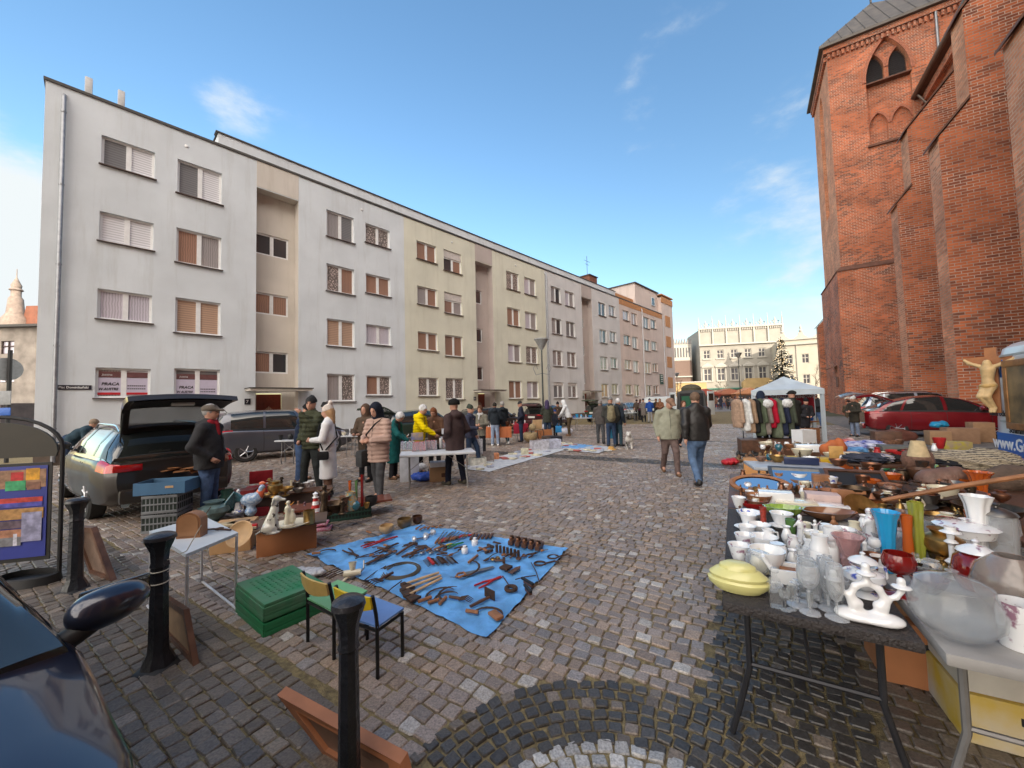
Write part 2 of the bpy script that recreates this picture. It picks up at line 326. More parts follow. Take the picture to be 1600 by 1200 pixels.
def setts():
 rng=np.random.RandomState(3)
 V=[];Fc=[];T=[]
 def stone(cx,cy,hx,hy,ang,tint,h):
  c,s=cos(ang),sin(ang);near=(cx*cx+cy*cy)<90
  rings=((1.,1.,-.02),(.98,.98,-.003+h),(.86,.86,.003+h)) if near else ((1.,1.,-.015),(.88,.88,.002+h))
  base=len(V);ns=8 if near else 4
  off=rng.uniform(-.1,.1,(8,2)) if near else rng.uniform(-.05,.05,(4,2))
  if near: sh=[(-1,-.82),(-.82,-1),(.82,-1),(1,-.82),(1,.82),(.82,1),(-.82,1),(-1,.82)]
  else: sh=[(-1,-1),(1,-1),(1,1),(-1,1)]
  tl=rng.uniform(-.0045,.0045,2)
  for (ax,ay,z) in rings:
   for k,(px,py) in enumerate(sh):
    X=(px+off[k][0])*hx*ax;Y=(py+off[k][1])*hy*ay
    V.append((cx+c*X-s*Y,cy+s*X+c*Y,z+(tl[0]*px+tl[1]*py if z>-.01 else 0)))
  m=len(rings)
  for i in range(m-1):
   for k in range(ns): Fc.append((base+i*ns+k,base+i*ns+(k+1)%ns,base+(i+1)*ns+(k+1)%ns,base+(i+1)*ns+k))
  Fc.append(tuple(base+(m-1)*ns+k for k in range(ns)))
  T.extend([tint]*(m*ns))
 def tint(z):
  q=rng.rand();v=rng.uniform(.75,1.25)
  if z in('main','main2'):
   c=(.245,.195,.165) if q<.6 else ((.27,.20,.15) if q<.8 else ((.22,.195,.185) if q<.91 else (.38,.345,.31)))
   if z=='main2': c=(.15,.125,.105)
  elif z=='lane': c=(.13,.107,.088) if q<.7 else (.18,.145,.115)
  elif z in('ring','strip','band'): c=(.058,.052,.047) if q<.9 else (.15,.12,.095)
  elif z=='disc': c=(.42,.41,.40) if q<.7 else (.3,.29,.28)
  else: c=(.16,.155,.15)
  return (c[0]*v,c[1]*v,c[2]*v)
 ang=-R(32)
 def field(pw,ph,zs,rad,amin=-3,gap=.006):
  na=int((rad+3)/ph)
  for i in range(na):
   a=amin+i*ph;w0=rng.uniform(0,pw);wob=rng.uniform(-.01,.01)
   b=-26+w0
   while b<16:
    w=pw*rng.uniform(.82,1.22);bc=b+w/2;b+=w
    p=VD*(a+wob+rng.uniform(-.006,.006))+UD*bc
    if p.y<.25 or abs(p.x)>p.y*1.45+.6 or p.length>rad: continue
    z=zone(p.x,p.y)
    if z not in zs: continue
    if (p.x+9.41)*.733+(p.y-19.5)*(-.68)<.2: continue
    stone(p.x,p.y,w/2-gap,ph/2*rng.uniform(.9,1.0)-gap,ang+rng.uniform(-.05,.05),tint(z),rng.uniform(-.003,.004))
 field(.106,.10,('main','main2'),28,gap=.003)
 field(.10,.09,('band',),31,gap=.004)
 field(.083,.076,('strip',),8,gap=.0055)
 ld=(LB-LA).normalized();ln=Vector((ld.y,-ld.x,0))
 for i in range(84):
  d=-.05-i*.092;x=-14.
  while x<9:
   w=rng.uniform(.09,.14);p=LA+ld*(x+w/2)+ln*(-d)
   x+=w
   if p.y<.25 or abs(p.x)>p.y*1.5+.7: continue
   if zone(p.x,p.y)!='lane': continue
   if (p.x+9.41)*.733+(p.y-19.5)*(-.68)<.2: continue
   stone(p.x,p.y,w/2-.003,.0435,math.atan2(ld.y,ld.x)+rng.uniform(-.06,.06),tint('lane'),rng.uniform(-.002,.002))
 for z,st in(('ring',.075),('disc',.076)):
  r=CR-st/2 if z=='ring' else CRI-st/2;lim=CRI if z=='ring' else .1
  while r>lim:
   n=max(6,int(2*PI*r/(st*1.08)));o=rng.rand()
   for k in range(n):
    th=2*PI*(k+o)/n;x=CX+r*cos(th);y=CY+r*sin(th)
    if y>.2 and y>CY-.2 and side((x,y),LA,LB)>=0 and zone(x,y)==z: stone(x,y,PI*r/n-.0055,st/2-.0055,th+PI/2+rng.uniform(-.06,.06),tint(z),rng.uniform(-.003,.003))
   r-=st
 me=bpy.data.meshes.new('setts');me.from_pydata(V,[],Fc)
 ca=me.color_attributes.new('tint','FLOAT_COLOR','POINT');arr=np.ones((len(V),4),np.float32);arr[:,:3]=np.array(T);ca.data.foreach_set('color',arr.ravel())
 tag(link('pavement',me,ms),kind='structure')
setts()
pts=[ab(13,3.9,-.004),ab(13,16,-.004),ab(60,16,-.004),ab(60,3.9,-.004)]
q=MB();q.add(pts,[(0,1,2,3)]);tag(q.build('asphalt_apron',mat('asphalt',(.19,.175,.155),.8,0,.2,3,.4,150)),kind='structure')
# apartment block
YW=R(42.83);HD=Vector((sin(YW),cos(YW),0));HN=Vector((HD.y,-HD.x,0));HP=Vector((-9.41,19.5,0))
blk=empty('apartment_block',HP,math.atan2(HD.y,HD.x),'long four-storey rendered apartment block in pale grey, cream and pink sections','building')
def stucco(name,c,c2=None):
 m=mat(name,c,.9,0,.07,.6,.35,90);N_,L_,b_=nodes(m);l=b_.inputs['Base Color'].links[0];src=l.from_socket
 t=N_.new('ShaderNodeTexCoord');p=N_.new('ShaderNodeMapping');p.inputs['Scale'].default_value=(1.6,1.6,.16);L_.new(t.outputs['Object'],p.inputs[0]);n=N_.new('ShaderNodeTexNoise');n.inputs['Scale'].default_value=1.3;n.inputs['Detail'].default_value=7;n.inputs['Roughness'].default_value=.7;L_.new(p.outputs[0],n.inputs[0])
 r=N_.new('ShaderNodeMapRange');r.inputs['From Min'].default_value=.52;r.inputs['From Max'].default_value=.8;r.inputs['To Max'].default_value=.5;L_.new(n.outputs['Fac'],r.inputs['Value']);x=N_.new('ShaderNodeMix');x.data_type='RGBA';L_.new(r.outputs[0],x.inputs['Factor']);L_.new(src,x.inputs['A']);x.inputs['B'].default_value=(c[0]*.62,c[1]*.58,c[2]*.52,1);L_.new(x.outputs['Result'],b_.inputs['Base Color'])
 return m
mS=[stucco('render_white',(.67,.71,.745)),stucco('render_cream',(.70,.685,.57)),stucco('render_grey',(.66,.65,.65)),stucco('render_pink',(.67,.56,.51))]
mSt=stucco('render_beige',(.62,.57,.51));mFr=mat('window_frame_white',(.8,.8,.8),.35,0,.04);mSill=mat('sill_brown',(.09,.06,.05),.5,0,.1)
mDk=mat('roof_edge_metal',(.07,.065,.06),.5,.3,.15);mPipe=mat('zinc_pipe',(.30,.31,.33),.45,.6,.15);mOr=mat('render_orange',(.52,.25,.11),.9,0,.1,3)
mInt=mat('dark_room',(.03,.028,.027),.8,0,0)
def wallgrid(mb,x0,x1,z0,z1,holes,y=0.,depth=.2,mi=0):
 xs=sorted(set([x0,x1]+[q for h in holes for q in h[:2]]));zs=sorted(set([z0,z1]+[q for h in holes for q in h[2:4]]))
 for i in range(len(xs)-1):
  for j in range(len(zs)-1):
   cx=(xs[i]+xs[i+1])/2;cz=(zs[j]+zs[j+1])/2
   if any(h[0]<cx<h[1] and h[2]<cz<h[3] for h in holes): continue
   mb.add([(xs[i],y,zs[j]),(xs[i+1],y,zs[j]),(xs[i+1],y,zs[j+1]),(xs[i],y,zs[j+1])],[(0,1,2,3)],mi)
 for h in holes:
  a,b,c,d=h[:4];y2=y+(h[4] if len(h)>4 else depth)
  mb.add([(a,y,c),(a,y2,c),(a,y2,d),(a,y,d)],[(0,1,2,3)],mi);mb.add([(b,y,c),(b,y,d),(b,y2,d),(b,y2,c)],[(0,1,2,3)],mi)
  mb.add([(a,y,d),(a,y2,d),(b,y2,d),(b,y,d)],[(0,1,2,3)],mi);mb.add([(a,y,c),(b,y,c),(b,y2,c),(a,y2,c)],[(0,1,2,3)],mi)
def glassmat(name,kind,c=(.3,.2,.15)):
 if name in MATS: return MATS[name]
 m=bpy.data.materials.new(name);m.use_nodes=True;N_,L_,b_=nodes(m)
 t=N_.new('ShaderNodeTexCoord');s=N_.new('ShaderNodeSeparateXYZ');L_.new(t.outputs['Object'],s.inputs[0])
 b_.inputs['Roughness'].default_value=.8;b_.inputs['Coat Weight'].default_value=1;b_.inputs['Coat Roughness'].default_value=.015;b_.inputs['Coat IOR'].default_value=1.9
 if kind=='slat' or kind=='drape':
  wv=N_.new('ShaderNodeTexWave');wv.bands_direction='Z' if kind=='slat' else 'X';wv.inputs['Scale'].default_value=3.4 if kind=='slat' else 4.2;wv.inputs['Distortion'].default_value=0 if kind=='slat' else 3.;wv.inputs['Detail'].default_value=2
  L_.new(t.outputs['Object'],wv.inputs[0]);cr=N_.new('ShaderNodeValToRGB');cr.color_ramp.elements[0].position=.35;cr.color_ramp.elements[1].position=.6
  cr.color_ramp.elements[0].color=[x*.72 for x in c]+[1];cr.color_ramp.elements[1].color=list(c)+[1]
  L_.new(wv.outputs['Fac'],cr.inputs[0]);L_.new(cr.outputs[0],b_.inputs['Base Color'])
 elif kind=='lace':
  vo=N_.new('ShaderNodeTexVoronoi');vo.inputs['Scale'].default_value=14;L_.new(t.outputs['Object'],vo.inputs[0]);cr=N_.new('ShaderNodeValToRGB');cr.color_ramp.elements[0].position=.2;cr.color_ramp.elements[1].position=.55
  cr.color_ramp.elements[0].color=list(c)+[1];cr.color_ramp.elements[1].color=[x*.25 for x in c]+[1];L_.new(vo.outputs['Distance'],cr.inputs[0]);L_.new(cr.outputs[0],b_.inputs['Base Color'])
 else: b_.inputs['Base Color'].default_value=list(c)+[1]
 MATS[name]=m;return m
gD=glassmat('glass_dark','flat',(.03,.03,.035));gW=glassmat('blind_white','slat',(.82,.82,.86));gB=glassmat('blind_wood','slat',(.52,.34,.24));gR=glassmat('curtain_brown','drape',(.36,.20,.14))
gG=glassmat('curtain_grey','drape',(.36,.33,.33));gL=glassmat('curtain_lace','lace',(.62,.52,.48));gP=glassmat('curtain_pale','drape',(.62,.58,.66));gS=glassmat('blind_charcoal','slat',(.2,.2,.21))
def window(par,a,b,c,d,y,gl,wing=2,box=0.,tilt=False,sill=True,gl2=None):
 f=MB();w=b-a;h=d-c;t=.075
 hh=h-box
 for (x0,x1,z0,z1) in((0,w,0,t),(0,w,hh-t,hh),(0,t,t,hh-t),(w-t,w,t,hh-t)): f.box(((x0+x1)/2,0,(z0+z1)/2),(x1-x0,.06,z1-z0))
 if wing==2: f.box((w/2,-.003,hh/2),(.15,.066,hh-2*t))
 fo=f.build('window',mFr,par,(a,y,c))
 if wing==2:
  for k,gm in((0,gl),(1,gl2 or gl)):
   p=MB();x0=t if k==0 else w/2+.06;x1=w/2-.06 if k==0 else w-t
   p.box(((x0+x1)/2,.01,hh/2),(x1-x0,.01,hh-2*t));p.build('pane',gm,fo)
 else:
  p=MB();p.box((w/2,.01,hh/2),(w-2*t,.01,hh-2*t));p.build('pane',gl,fo)
 if box: q=MB();q.box((w/2,-.02,hh+box/2),(w,.1,box-.004));q.build('shutter_box',mat('shutter_pale',(.6,.55,.52),.5),fo)
 if sill: s=MB();s.box((w/2,-y-.02+.0,-.018),(w+.12,.16+2*y*.0,.03));s.build('sill',mSill,fo)
 return fo
ROWS=[(2.0,3.42),(4.88,6.28),(7.73,9.13),(10.58,11.95)]
SECT=[dict(x0=-9.33,x1=4.53,m=0,cols=[(-7.99,-6.55,2.25,1.1),(-5.87,-4.4,2.0,1.42),(0,1.45,2.0,1.42),(2.1,3.6,2.3,1.1)],st=(-3.11,-1.34),sw=(-3.05,-1.62)),
  dict(x0=4.53,x1=18.35,m=1,cols=[(5.43,6.93,2.25,1.15),(7.5,9.02,2.02,1.4),(13.5,15.0,2.0,1.4),(15.62,17.13,2.0,1.4)],st=(10.28,11.98),sw=(10.36,11.35)),
  dict(x0=18.35,x1=31.95,m=2,cols=[(19.2,20.68,2.0,1.4),(21.4,22.9,2.0,1.4),(27.4,28.9,2.0,1.4),(29.6,31.05,2.3,1.15)],st=(24.18,26.05),sw=(24.25,25.3)),
  dict(x0=31.95,x1=44.3,m=3,cols=[(32.8,34.4,2.3,1.12),(35.0,36.45,2.05,1.4),(38.3,39.95,2.05,1.4),(40.5,42.15,2.3,1.15)],st=None,sw=None)]
rnd=random.Random(5)
GL={(0,0,0):(gG,gW),(0,0,1):(gP,gP),(0,0,2):(gW,gW),(0,0,3):(gS,gW),(0,1,1):(gB,gB),(0,1,2):(gR,gG),(0,1,3):(gS,gW),(0,2,0):(gG,gL),(0,2,1):(gB,gB),(0,2,2):(gL,gR),(0,2,3):(gG,gS),(0,3,3):(gL,gL),(0,3,2):(gR,gR),(0,3,1):(gP,gP),(0,3,0):(gR,gL),
 (1,0,3):(gR,gR),(1,0,2):(gG,gR),(1,0,1):(gR,gR),(1,0,0):(gL,gL),(1,1,0):(gL,gL),(1,1,1):(gR,gR),(1,1,2):(gR,gG),(1,1,3):(gD,gR)}
ROOFZ=13.2
for si,S_ in enumerate(SECT):
 mb=MB();holes=[];rz=[]
 for ci,(a,b,z0,hgt) in enumerate(S_['cols']):
  for r in range(4): holes.append((a,b,z0+r*2.86,z0+r*2.86+hgt,.2))
 cols=list(holes)
 st=S_['st']
 if st: holes.append((st[0],st[1],0,11.92,.01))
 wallgrid(mb,S_['x0'],S_['x1'],.55,ROOFZ,holes)
 if si==0: mb.add([(S_['x0'],0,0),(S_['x0'],0,ROOFZ),(S_['x0'],10.5,ROOFZ),(S_['x0'],10.5,0)],[(0,1,2,3)])
 if si==3: mb.add([(S_['x1'],0,0),(S_['x1'],10.5,0),(S_['x1'],10.5,ROOFZ),(S_['x1'],0,ROOFZ)],[(0,1,2,3)])
 mb.build('wall',mS[S_['m']],blk)
 for k,h in enumerate(cols):
  ci,r=k//4,k%4
  g1,g2=GL.get((si,ci,r)) or rnd.choice([(gD,gD),(gG,gD),(gR,gR),(gG,gL),(gS,gS),(gP,gG),(gL,gL)])
  box=.26 if (si,ci,r) in((1,1,3),(1,1,2),(2,0,0),(2,1,0)) else 0.
  if (si,ci,r)==(1,1,3) or (si,ci,r)==(1,1,2): box=.5
  window(blk,h[0],h[1],h[2],h[3],.13,g1,2 if si<2 or rnd.random()<.5 else 2,box,gl2=g2)
 pl=MB()
 if st: segs=[(S_['x0'],st[0]),(st[1],S_['x1'])]
 else: segs=[(S_['x0'],S_['x1'])]
 for a,b in segs: pl.box(((a+b)/2,.01,.275),(b-a-.004,.05,.55))
 pl.build('plinth',mat('plinth_stone',(.13,.10,.08),.9,0,.25,3,.4,30),blk)
 if st:
  q=MB();a,b=st;dp=.55
  sws=[(S_['sw'][0],S_['sw'][1],z,z+1.02,.14) for z in (3.38,6.17,9.02)]
  dr=(a+.15,a+1.22,.1,2.42,.1)
  wallgrid(q,a,b,0,11.92,sws+[dr],y=dp)
  q.add([(a,0,0),(a,dp,0),(a,dp,11.92),(a,0,11.92)],[(0,1,2,3)]);q.add([(b,0,0),(b,0,11.92),(b,dp,11.92),(b,dp,0)],[(0,1,2,3)]);q.add([(a,0,11.92),(a,dp,11.92),(b,dp,11.92),(b,0,11.92)],[(0,1,2,3)])
  q.box(((a+b)/2,-.006,12.58),(b-a,.012,1.24))
  q.build('stairwell_wall',mSt if si<1 else mat('render_rose',(.50,.43,.40),.9,0,.07,.8,.3,90),blk)
  for k,h in enumerate(sws): window(blk,h[0],h[1],h[2],h[3],dp+.08,gD if si else (gR if k<2 else gD),2 if si==0 else 1,sill=False,gl2=gD if k!=1 else gR)
  d=MB();d.box(((dr[0]+dr[1])/2,dp+.07,1.25),(1.03,.05,2.3))
  dd=d.build('door',mat('door_red_wood',(.16,.025,.012),.4,0,.2,10,coat=.3),blk)
  d=MB();d.box(((dr[0]+dr[1])/2,dp+.035,1.62),(.3,.02,.3),rotm(0,R(45),0));d.build('door_light',gR,dd)
  d=MB();d.box((dr[1]-.13,dp+.02,1.15),(.03,.06,.16));d.build('handle',mPipe,dd)
  c=MB();c.box(((a+b)/2,-.28,2.56),(b-a+.75,1.0,.1));c.build('entrance_canopy',mSt,blk)
  c=MB();c.box(((a+b)/2,-.28,2.63),(b-a+.83,1.08,.045));c.build('canopy_flashing',mDk,blk)
  c=MB();c.box((a-.3,-.02,2.05),(.22,.02,.26));nn=c.build('number_plate',mat('plate_navy',(.02,.02,.03),.4),blk)
  text(str((7,8,9)[si]),.2,mat('white_paint',(.8,.8,.8),.4,var=0),nn,(a-.36,-.032,1.98),name='number')
r=MB();r.box((17.5,5.3,ROOFZ+.04),(53.75,10.7,.1));r.build('roof',mDk,blk)
r=MB();r.box((13.6,.45,ROOFZ+.42),(36.2,.3,.66));r.box((-4.35,2.9,ROOFZ+.42),(.3,4.6,.66));r.build('parapet',mS[0],blk);r=MB();r.box((13.6,.45,ROOFZ+.78),(36.4,.4,.06));r.box((-4.35,3,ROOFZ+.78),(.4,4.8,.06));r.build('parapet_cap',mDk,blk)
r=MB();r.box((38.2,.9,ROOFZ+.5),(12.4,.2,.9));r.build('attic_band',mOr,blk)
r=MB();r.box((38.1,-.01,ROOFZ-.35),(12.3,.03,.62));r.build('cornice_band',mOr,blk)
for x in(-8.35,-7.5):
 m_=MB();m_.box((x,.5,ROOFZ+.55),(.2,.14,.85),bev=.03);m_.box((x+.02,.62,ROOFZ+.3),(.05,.05,.6));m_.build('antenna_panel',mat('antenna_grey',(.55,.55,.55),.5),blk)
for x in(7.5,16.2,25.5):
 m_=MB();m_.tube([(x,1.6,ROOFZ+.8),(x,1.6,ROOFZ+1.6)],.02,6);m_.build('aerial',mDk,blk)
for x in (-5.6,1.9,8.2,14.6):
 m_=MB();m_.sphere((x,-.01,12.65),(.07,.04,.07),8);m_.build('vent_cap',mFr,blk)
m_=MB();m_.box((31.5,3.5,ROOFZ+1.9),(1.7,1.2,2.4));c_=m_.build('chimney',mat('chimney_brick',(.2,.08,.05),.9,0,.2,5,.4,40),blk,uv=True)
m_=MB();m_.box((31.5,3.5,ROOFZ+3.14),(1.9,1.4,.1));m_.build('chimney_cap',mDk,c_)
m_=MB();m_.tube([(31.2,3.5,ROOFZ+3.1),(31.2,3.5,ROOFZ+5.6)],.03,6);m_.tube([(30.6,3.5,ROOFZ+5.0),(31.8,3.5,ROOFZ+5.0)],.02,5);m_.tube([(30.8,3.5,ROOFZ+4.6),(31.6,3.5,ROOFZ+4.6)],.02,5);m_.build('aerial',mDk,blk)
m_=MB();m_.box((6.2,3.4,ROOFZ+1.55),(4.6,1.6,.07),rotm(R(14),0,0))
for x in(4.4,6.2,8.0): m_.box((x,3.6,ROOFZ+.8),(.06,.06,1.5))
m_.build('roof_panel',mDk,blk)
for x,b in((-8.9,0),(18.42,0),(37.7,1)):
 p=MB();p.tube([(x,-.12,.1),(x,-.12,12.75),(x,.02,12.9)],.06,10)
 for z in (1.2,4,6.8,9.6,12.2): p.tube([(x,-.12,z),(x,-.12,z+.05)],.072,10)
 p.build('drainpipe',mPipe if not b else mat('white_pipe',(.6,.6,.62),.5),blk)
m_=MB();m_.box((-8.46,-.015,2.62),(.78,.02,.16));pl_=m_.build('street_sign',mat('plate_dark',(.02,.018,.03),.4),blk)
mWh=mat('white_paint',(.8,.8,.8),.4,var=0)
text('Plac Dominikański',.115,mWh,pl_,(-8.83,-.028,2.585),name='street_name',sx=.8,bold=.002)
mRd=mat('poster_red',(.5,.02,.03),.5);mLil=mat('poster_lilac',(.55,.5,.62),.5,var=.03);mBk=mat('ink_black',(.02,.02,.02),.5,var=0)
for (x0,w_) in((-7.93,.6),(-7.22,.6),(-5.8,.6),(-5.08,.6)):
 z0=2.33 if x0<-6.5 else 2.08;hh=.62 if x0<-6.5 else .86
 p=MB();p.box((x0+w_/2,.108,z0+hh/2+.04),(w_,.01,hh));pp=p.build('poster',mLil,blk)
 p=MB();p.box((x0+w_/2,.10,z0+.08),(w_,.01,.08));p.build('red_stripe',mRd,pp)
 p=MB();p.box((x0+w_/2,.108,z0+hh+.16),(w_,.01,.2));p.build('red_header',mat('poster_dark',(.16,.07,.07),.5),pp)
 big=x0 in(-7.93,-5.8)
 if big:
  text('PRACA',.15,mBk,pp,(x0+.09,.098,z0+hh*.62),name='lettering',bold=.004,sx=.95,shear=.2);text('W AUSTRII',.13,mBk,pp,(x0+.02,.098,z0+hh*.62-.18),name='lettering',bold=.004,sx=.78,shear=.2)
  text('Justina',.1,mWh,pp,(x0+.1,.096,z0+hh+.12),name='lettering',shear=.2)
 else:
  for dz in(0,-.11):
   q=MB()
   for j in range(9): q.box((x0+.07+j*.056,.1,z0+hh*.6+dz),(.04,.01,.035))
   q.build('fine_print',mBk,pp)
cb=empty('corner_house',HP+HD*44.3,math.atan2(HD.y,HD.x),'pinkish corner house with orange panels and raised orange attic beyond the block','building')
m_=MB();hs_=[(.45,.46,1,1.01)];wallgrid(m_,0,3.95,0,15.6,[]);m_.add([(3.95,0,0),(3.95,9,0),(3.95,9,16.6),(3.95,0,15.6)],[(0,1,2,3)]);m_.add([(0,0,13),(0,0,15.6),(0,6,15.6),(0,6,13)],[(0,1,2,3)]);m_.build('wall',mS[3],cb)
m_=MB();m_.box((1.95,-.03,15.3),(4.1,.06,.8));m_.box((2,4.5,16.0),(4.2,9.2,.15));m_.build('attic_band',mOr,cb)
for r_ in range(4): m_=MB();m_.box((2.0,-.02,3.9+r_*2.86),(1.7,.04,1.5));m_.build('orange_panel',mOr,cb)
m_=MB();m_.box((-3.5,3.0,14.9),(7,5,2.6));m_.build('upper_wall',mS[3],cb);m_=MB();m_.box((-3.5,3.0,16.25),(7.3,5.3,.12));m_.build('upper_roof',mDk,cb);window(cb,-2.3,-1.2,14.2,15.3,.42,gD,1,sill=False)
m_=MB();m_.box((-1.2,-.06,4.3),(1.1,.06,1.3));sb=m_.build('sign_board',mat('sign_green',(.01,.06,.04),.5),cb)
for j in range(4): m_=MB();m_.box((-1.2,-.095,4.75-j*.25),(.7-.1*(j%2),.01,.07));m_.build('sign_line',mWh,sb)
p=MB();p.tube([(.05,-.12,.1),(.05,-.12,13)],.06,8);p.build('drainpipe',MATS['white_pipe'],cb)
# brick church: local frame x = along the square (v), y = into the church (u)
def brickmat(name,c1,c2,mo,dark=.5,seed=0.,bw=.27,rh=.094,bias=0.):
 m=bpy.data.materials.new(name);m.use_nodes=True;N_,L_,b_=nodes(m)
 uv=N_.new('ShaderNodeUVMap');mp_=N_.new('ShaderNodeMapping');mp_.inputs['Location'].default_value=(seed,seed*.7,0);L_.new(uv.outputs[0],mp_.inputs[0])
 nz=N_.new('ShaderNodeTexNoise');nz.inputs['Scale'].default_value=2.;nz.inputs['Detail'].default_value=3;L_.new(mp_.outputs[0],nz.inputs[0])
 vm=N_.new('ShaderNodeVectorMath');vm.operation='SCALE';vm.inputs['Scale'].default_value=.02;L_.new(nz.outputs['Color'],vm.inputs[0]);va=N_.new('ShaderNodeVectorMath');L_.new(mp_.outputs[0],va.inputs[0]);L_.new(vm.outputs[0],va.inputs[1])
 br=N_.new('ShaderNodeTexBrick');br.inputs['Scale'].default_value=1;br.inputs['Brick Width'].default_value=bw;br.inputs['Row Height'].default_value=rh;br.inputs['Mortar Size'].default_value=.0105;br.inputs['Mortar Smooth'].default_value=.25;br.inputs['Bias'].default_value=bias
 br.inputs['Color1'].default_value=(0,0,0,1);br.inputs['Color2'].default_value=(1,1,1,1);br.inputs['Mortar'].default_value=(.5,.5,.5,1);L_.new(va.outputs[0],br.inputs[0])
 cr=N_.new('ShaderNodeValToRGB');e=cr.color_ramp.elements;e[0].position=.0;e[0].color=list(c2)+[1];e[1].position=1.;e[1].color=[x*1.15 for x in c1]+[1];q=e.new(.35);q.color=list(c1)+[1];q=e.new(.16);q.color=[(x+y)/2 for x,y in zip(c1,c2)]+[1]
 L_.new(br.outputs['Color'],cr.inputs[0])
 n2=N_.new('ShaderNodeTexNoise');n2.inputs['Scale'].default_value=.45;n2.inputs['Detail'].default_value=5;L_.new(mp_.outputs[0],n2.inputs[0])
 m2=N_.new('ShaderNodeMapRange');m2.inputs['From Min'].default_value=.48;m2.inputs['From Max'].default_value=.72;m2.inputs['To Max'].default_value=dark;L_.new(n2.outputs['Fac'],m2.inputs['Value'])
 ml=N_.new('ShaderNodeMath');ml.operation='MULTIPLY';L_.new(m2.outputs[0],ml.inputs[0]);
 gt=N_.new('ShaderNodeMath');gt.operation='LESS_THAN';gt.inputs[1].default_value=.55;L_.new(br.outputs['Color'],gt.inputs[0]);L_.new(gt.outputs[0],ml.inputs[1])
 x1=N_.new('ShaderNodeMix');x1.data_type='RGBA';L_.new(ml.outputs[0],x1.inputs['Factor']);L_.new(cr.outputs[0],x1.inputs['A']);x1.inputs['B'].default_value=(.075,.05,.045,1)
 n3=N_.new('ShaderNodeTexNoise');n3.inputs['Scale'].default_value=.8;n3.inputs['Detail'].default_value=6;n3.inputs['Roughness'].default_value=.65;L_.new(mp_.outputs[0],n3.inputs[0])
 x2=N_.new('ShaderNodeMix');x2.data_type='RGBA';x2.blend_type='MULTIPLY';x2.inputs['Factor'].default_value=1;L_.new(x1.outputs['Result'],x2.inputs['A'])
 c3=N_.new('ShaderNodeValToRGB');c3.color_ramp.elements[0].position=.3;c3.color_ramp.elements[0].color=(.52,.48,.46,1);c3.color_ramp.elements[1].position=.7;c3.color_ramp.elements[1].color=(1.25,1.15,1.05,1);L_.new(n3.outputs['Fac'],c3.inputs[0]);L_.new(c3.outputs[0],x2.inputs['B'])
 n4=N_.new('ShaderNodeTexNoise');n4.inputs['Scale'].default_value=.6;L_.new(mp_.outputs[0],n4.inputs[0])
 x3=N_.new('ShaderNodeMix');x3.data_type='RGBA';L_.new(br.outputs['Fac'],x3.inputs['Factor']);L_.new(x2.outputs['Result'],x3.inputs['A'])
 c4=N_.new('ShaderNodeValToRGB');c4.color_ramp.elements[0].position=.42;c4.color_ramp.elements[0].color=[x*.55 for x in mo]+[1];c4.color_ramp.elements[1].position=.58;c4.color_ramp.elements[1].color=list(mo)+[1];L_.new(n4.outputs['Fac'],c4.inputs[0]);L_.new(c4.outputs[0],x3.inputs['B'])
 L_.new(x3.outputs['Result'],b_.inputs['Base Color']);b_.inputs['Roughness'].default_value=.9
 bp=N_.new('ShaderNodeBump');bp.inputs['Strength'].default_value=.6;bp.inputs['Distance'].default_value=.012;iv=N_.new('ShaderNodeMath');iv.operation='SUBTRACT';iv.inputs[0].default_value=1;L_.new(br.outputs['Fac'],iv.inputs[1]);L_.new(iv.outputs[0],bp.inputs['Height']);L_.new(bp.outputs[0],b_.inputs['Normal'])
 return m
mBr=brickmat('church_brick',(.52,.155,.065),(.29,.09,.05),(.56,.42,.33),.85)
mBr2=brickmat('church_brick_lit',(.66,.28,.15),(.52,.20,.10),(.62,.42,.28),.2,3.)  # lit copy of the church brick, open-sky light put into its colour
mCap=mat('coping_tile',(.16,.075,.05),.8,0,.2,4,.3,20);mSlate=mat('tower_roof_metal',(.13,.115,.10),.6,.2,.2,2,.2,10);mLv=mat('louvre_wood',(.13,.13,.14),.7)
CK=1.22
ch=empty('brick_church',(0,0,EYE*(1-CK)),math.atan2(VD.y,VD.x),'tall red brick Gothic church with square belfry tower and stepped buttresses','church');ch.scale=(CK,CK,CK)
def cb_(mb,a0,a1,b0,b1,z0,z1,mi=0): mb.box(((a0+a1)/2,-(b0+b1)/2,(z0+z1)/2),(a1-a0,b1-b0,z1-z0),mi=mi)
def buttress(a0,a1,st,back):
 mb=MB();cps=[]
 pf=[(back,-.3),(st[0][0],-.3)]
 for i,(b,z) in enumerate(st):
  pf.append((b,z))
  nb=st[i+1][0] if i+1<len(st) else back
  zz=z+(nb-b)*1.25;pf.append((nb,zz))
  cp=MB();cps.append(cp);cp.add([(a0-.07,-(b-.12),z-.1),(a1+.07,-(b-.12),z-.1),(a1+.07,-nb,zz+.06),(a0-.07,-nb,zz+.06),(a0-.07,-(b-.12),z-.02),(a1+.07,-(b-.12),z-.02),(a1+.07,-nb,zz+.15),(a0-.07,-nb,zz+.15)],[(0,1,2,3),(7,6,5,4),(0,4,5,1),(0,3,7,4),(1,5,6,2),(2,6,7,3)])
 n=len(pf)
 vs=[(a0,-p[0],p[1]) for p in pf]+[(a1,-p[0],p[1]) for p in pf]
 mb.add(vs,[tuple(range(n)),tuple(range(2*n-1,n-1,-1))])
 for i in range(1,n-1): mb.add([vs[i],vs[i+n],vs[i+1+n],vs[i+1]],[(0,1,2,3)],1)
 o=mb.build('buttress',[mBr,mBr2],ch,uv=True,fix=True);[cp.build('buttress_coping',mCap,o) for cp in cps]
buttress(13.2,14.15,[(5.6,10.1),(6.35,14.0),(7.2,18.6)],9.8)
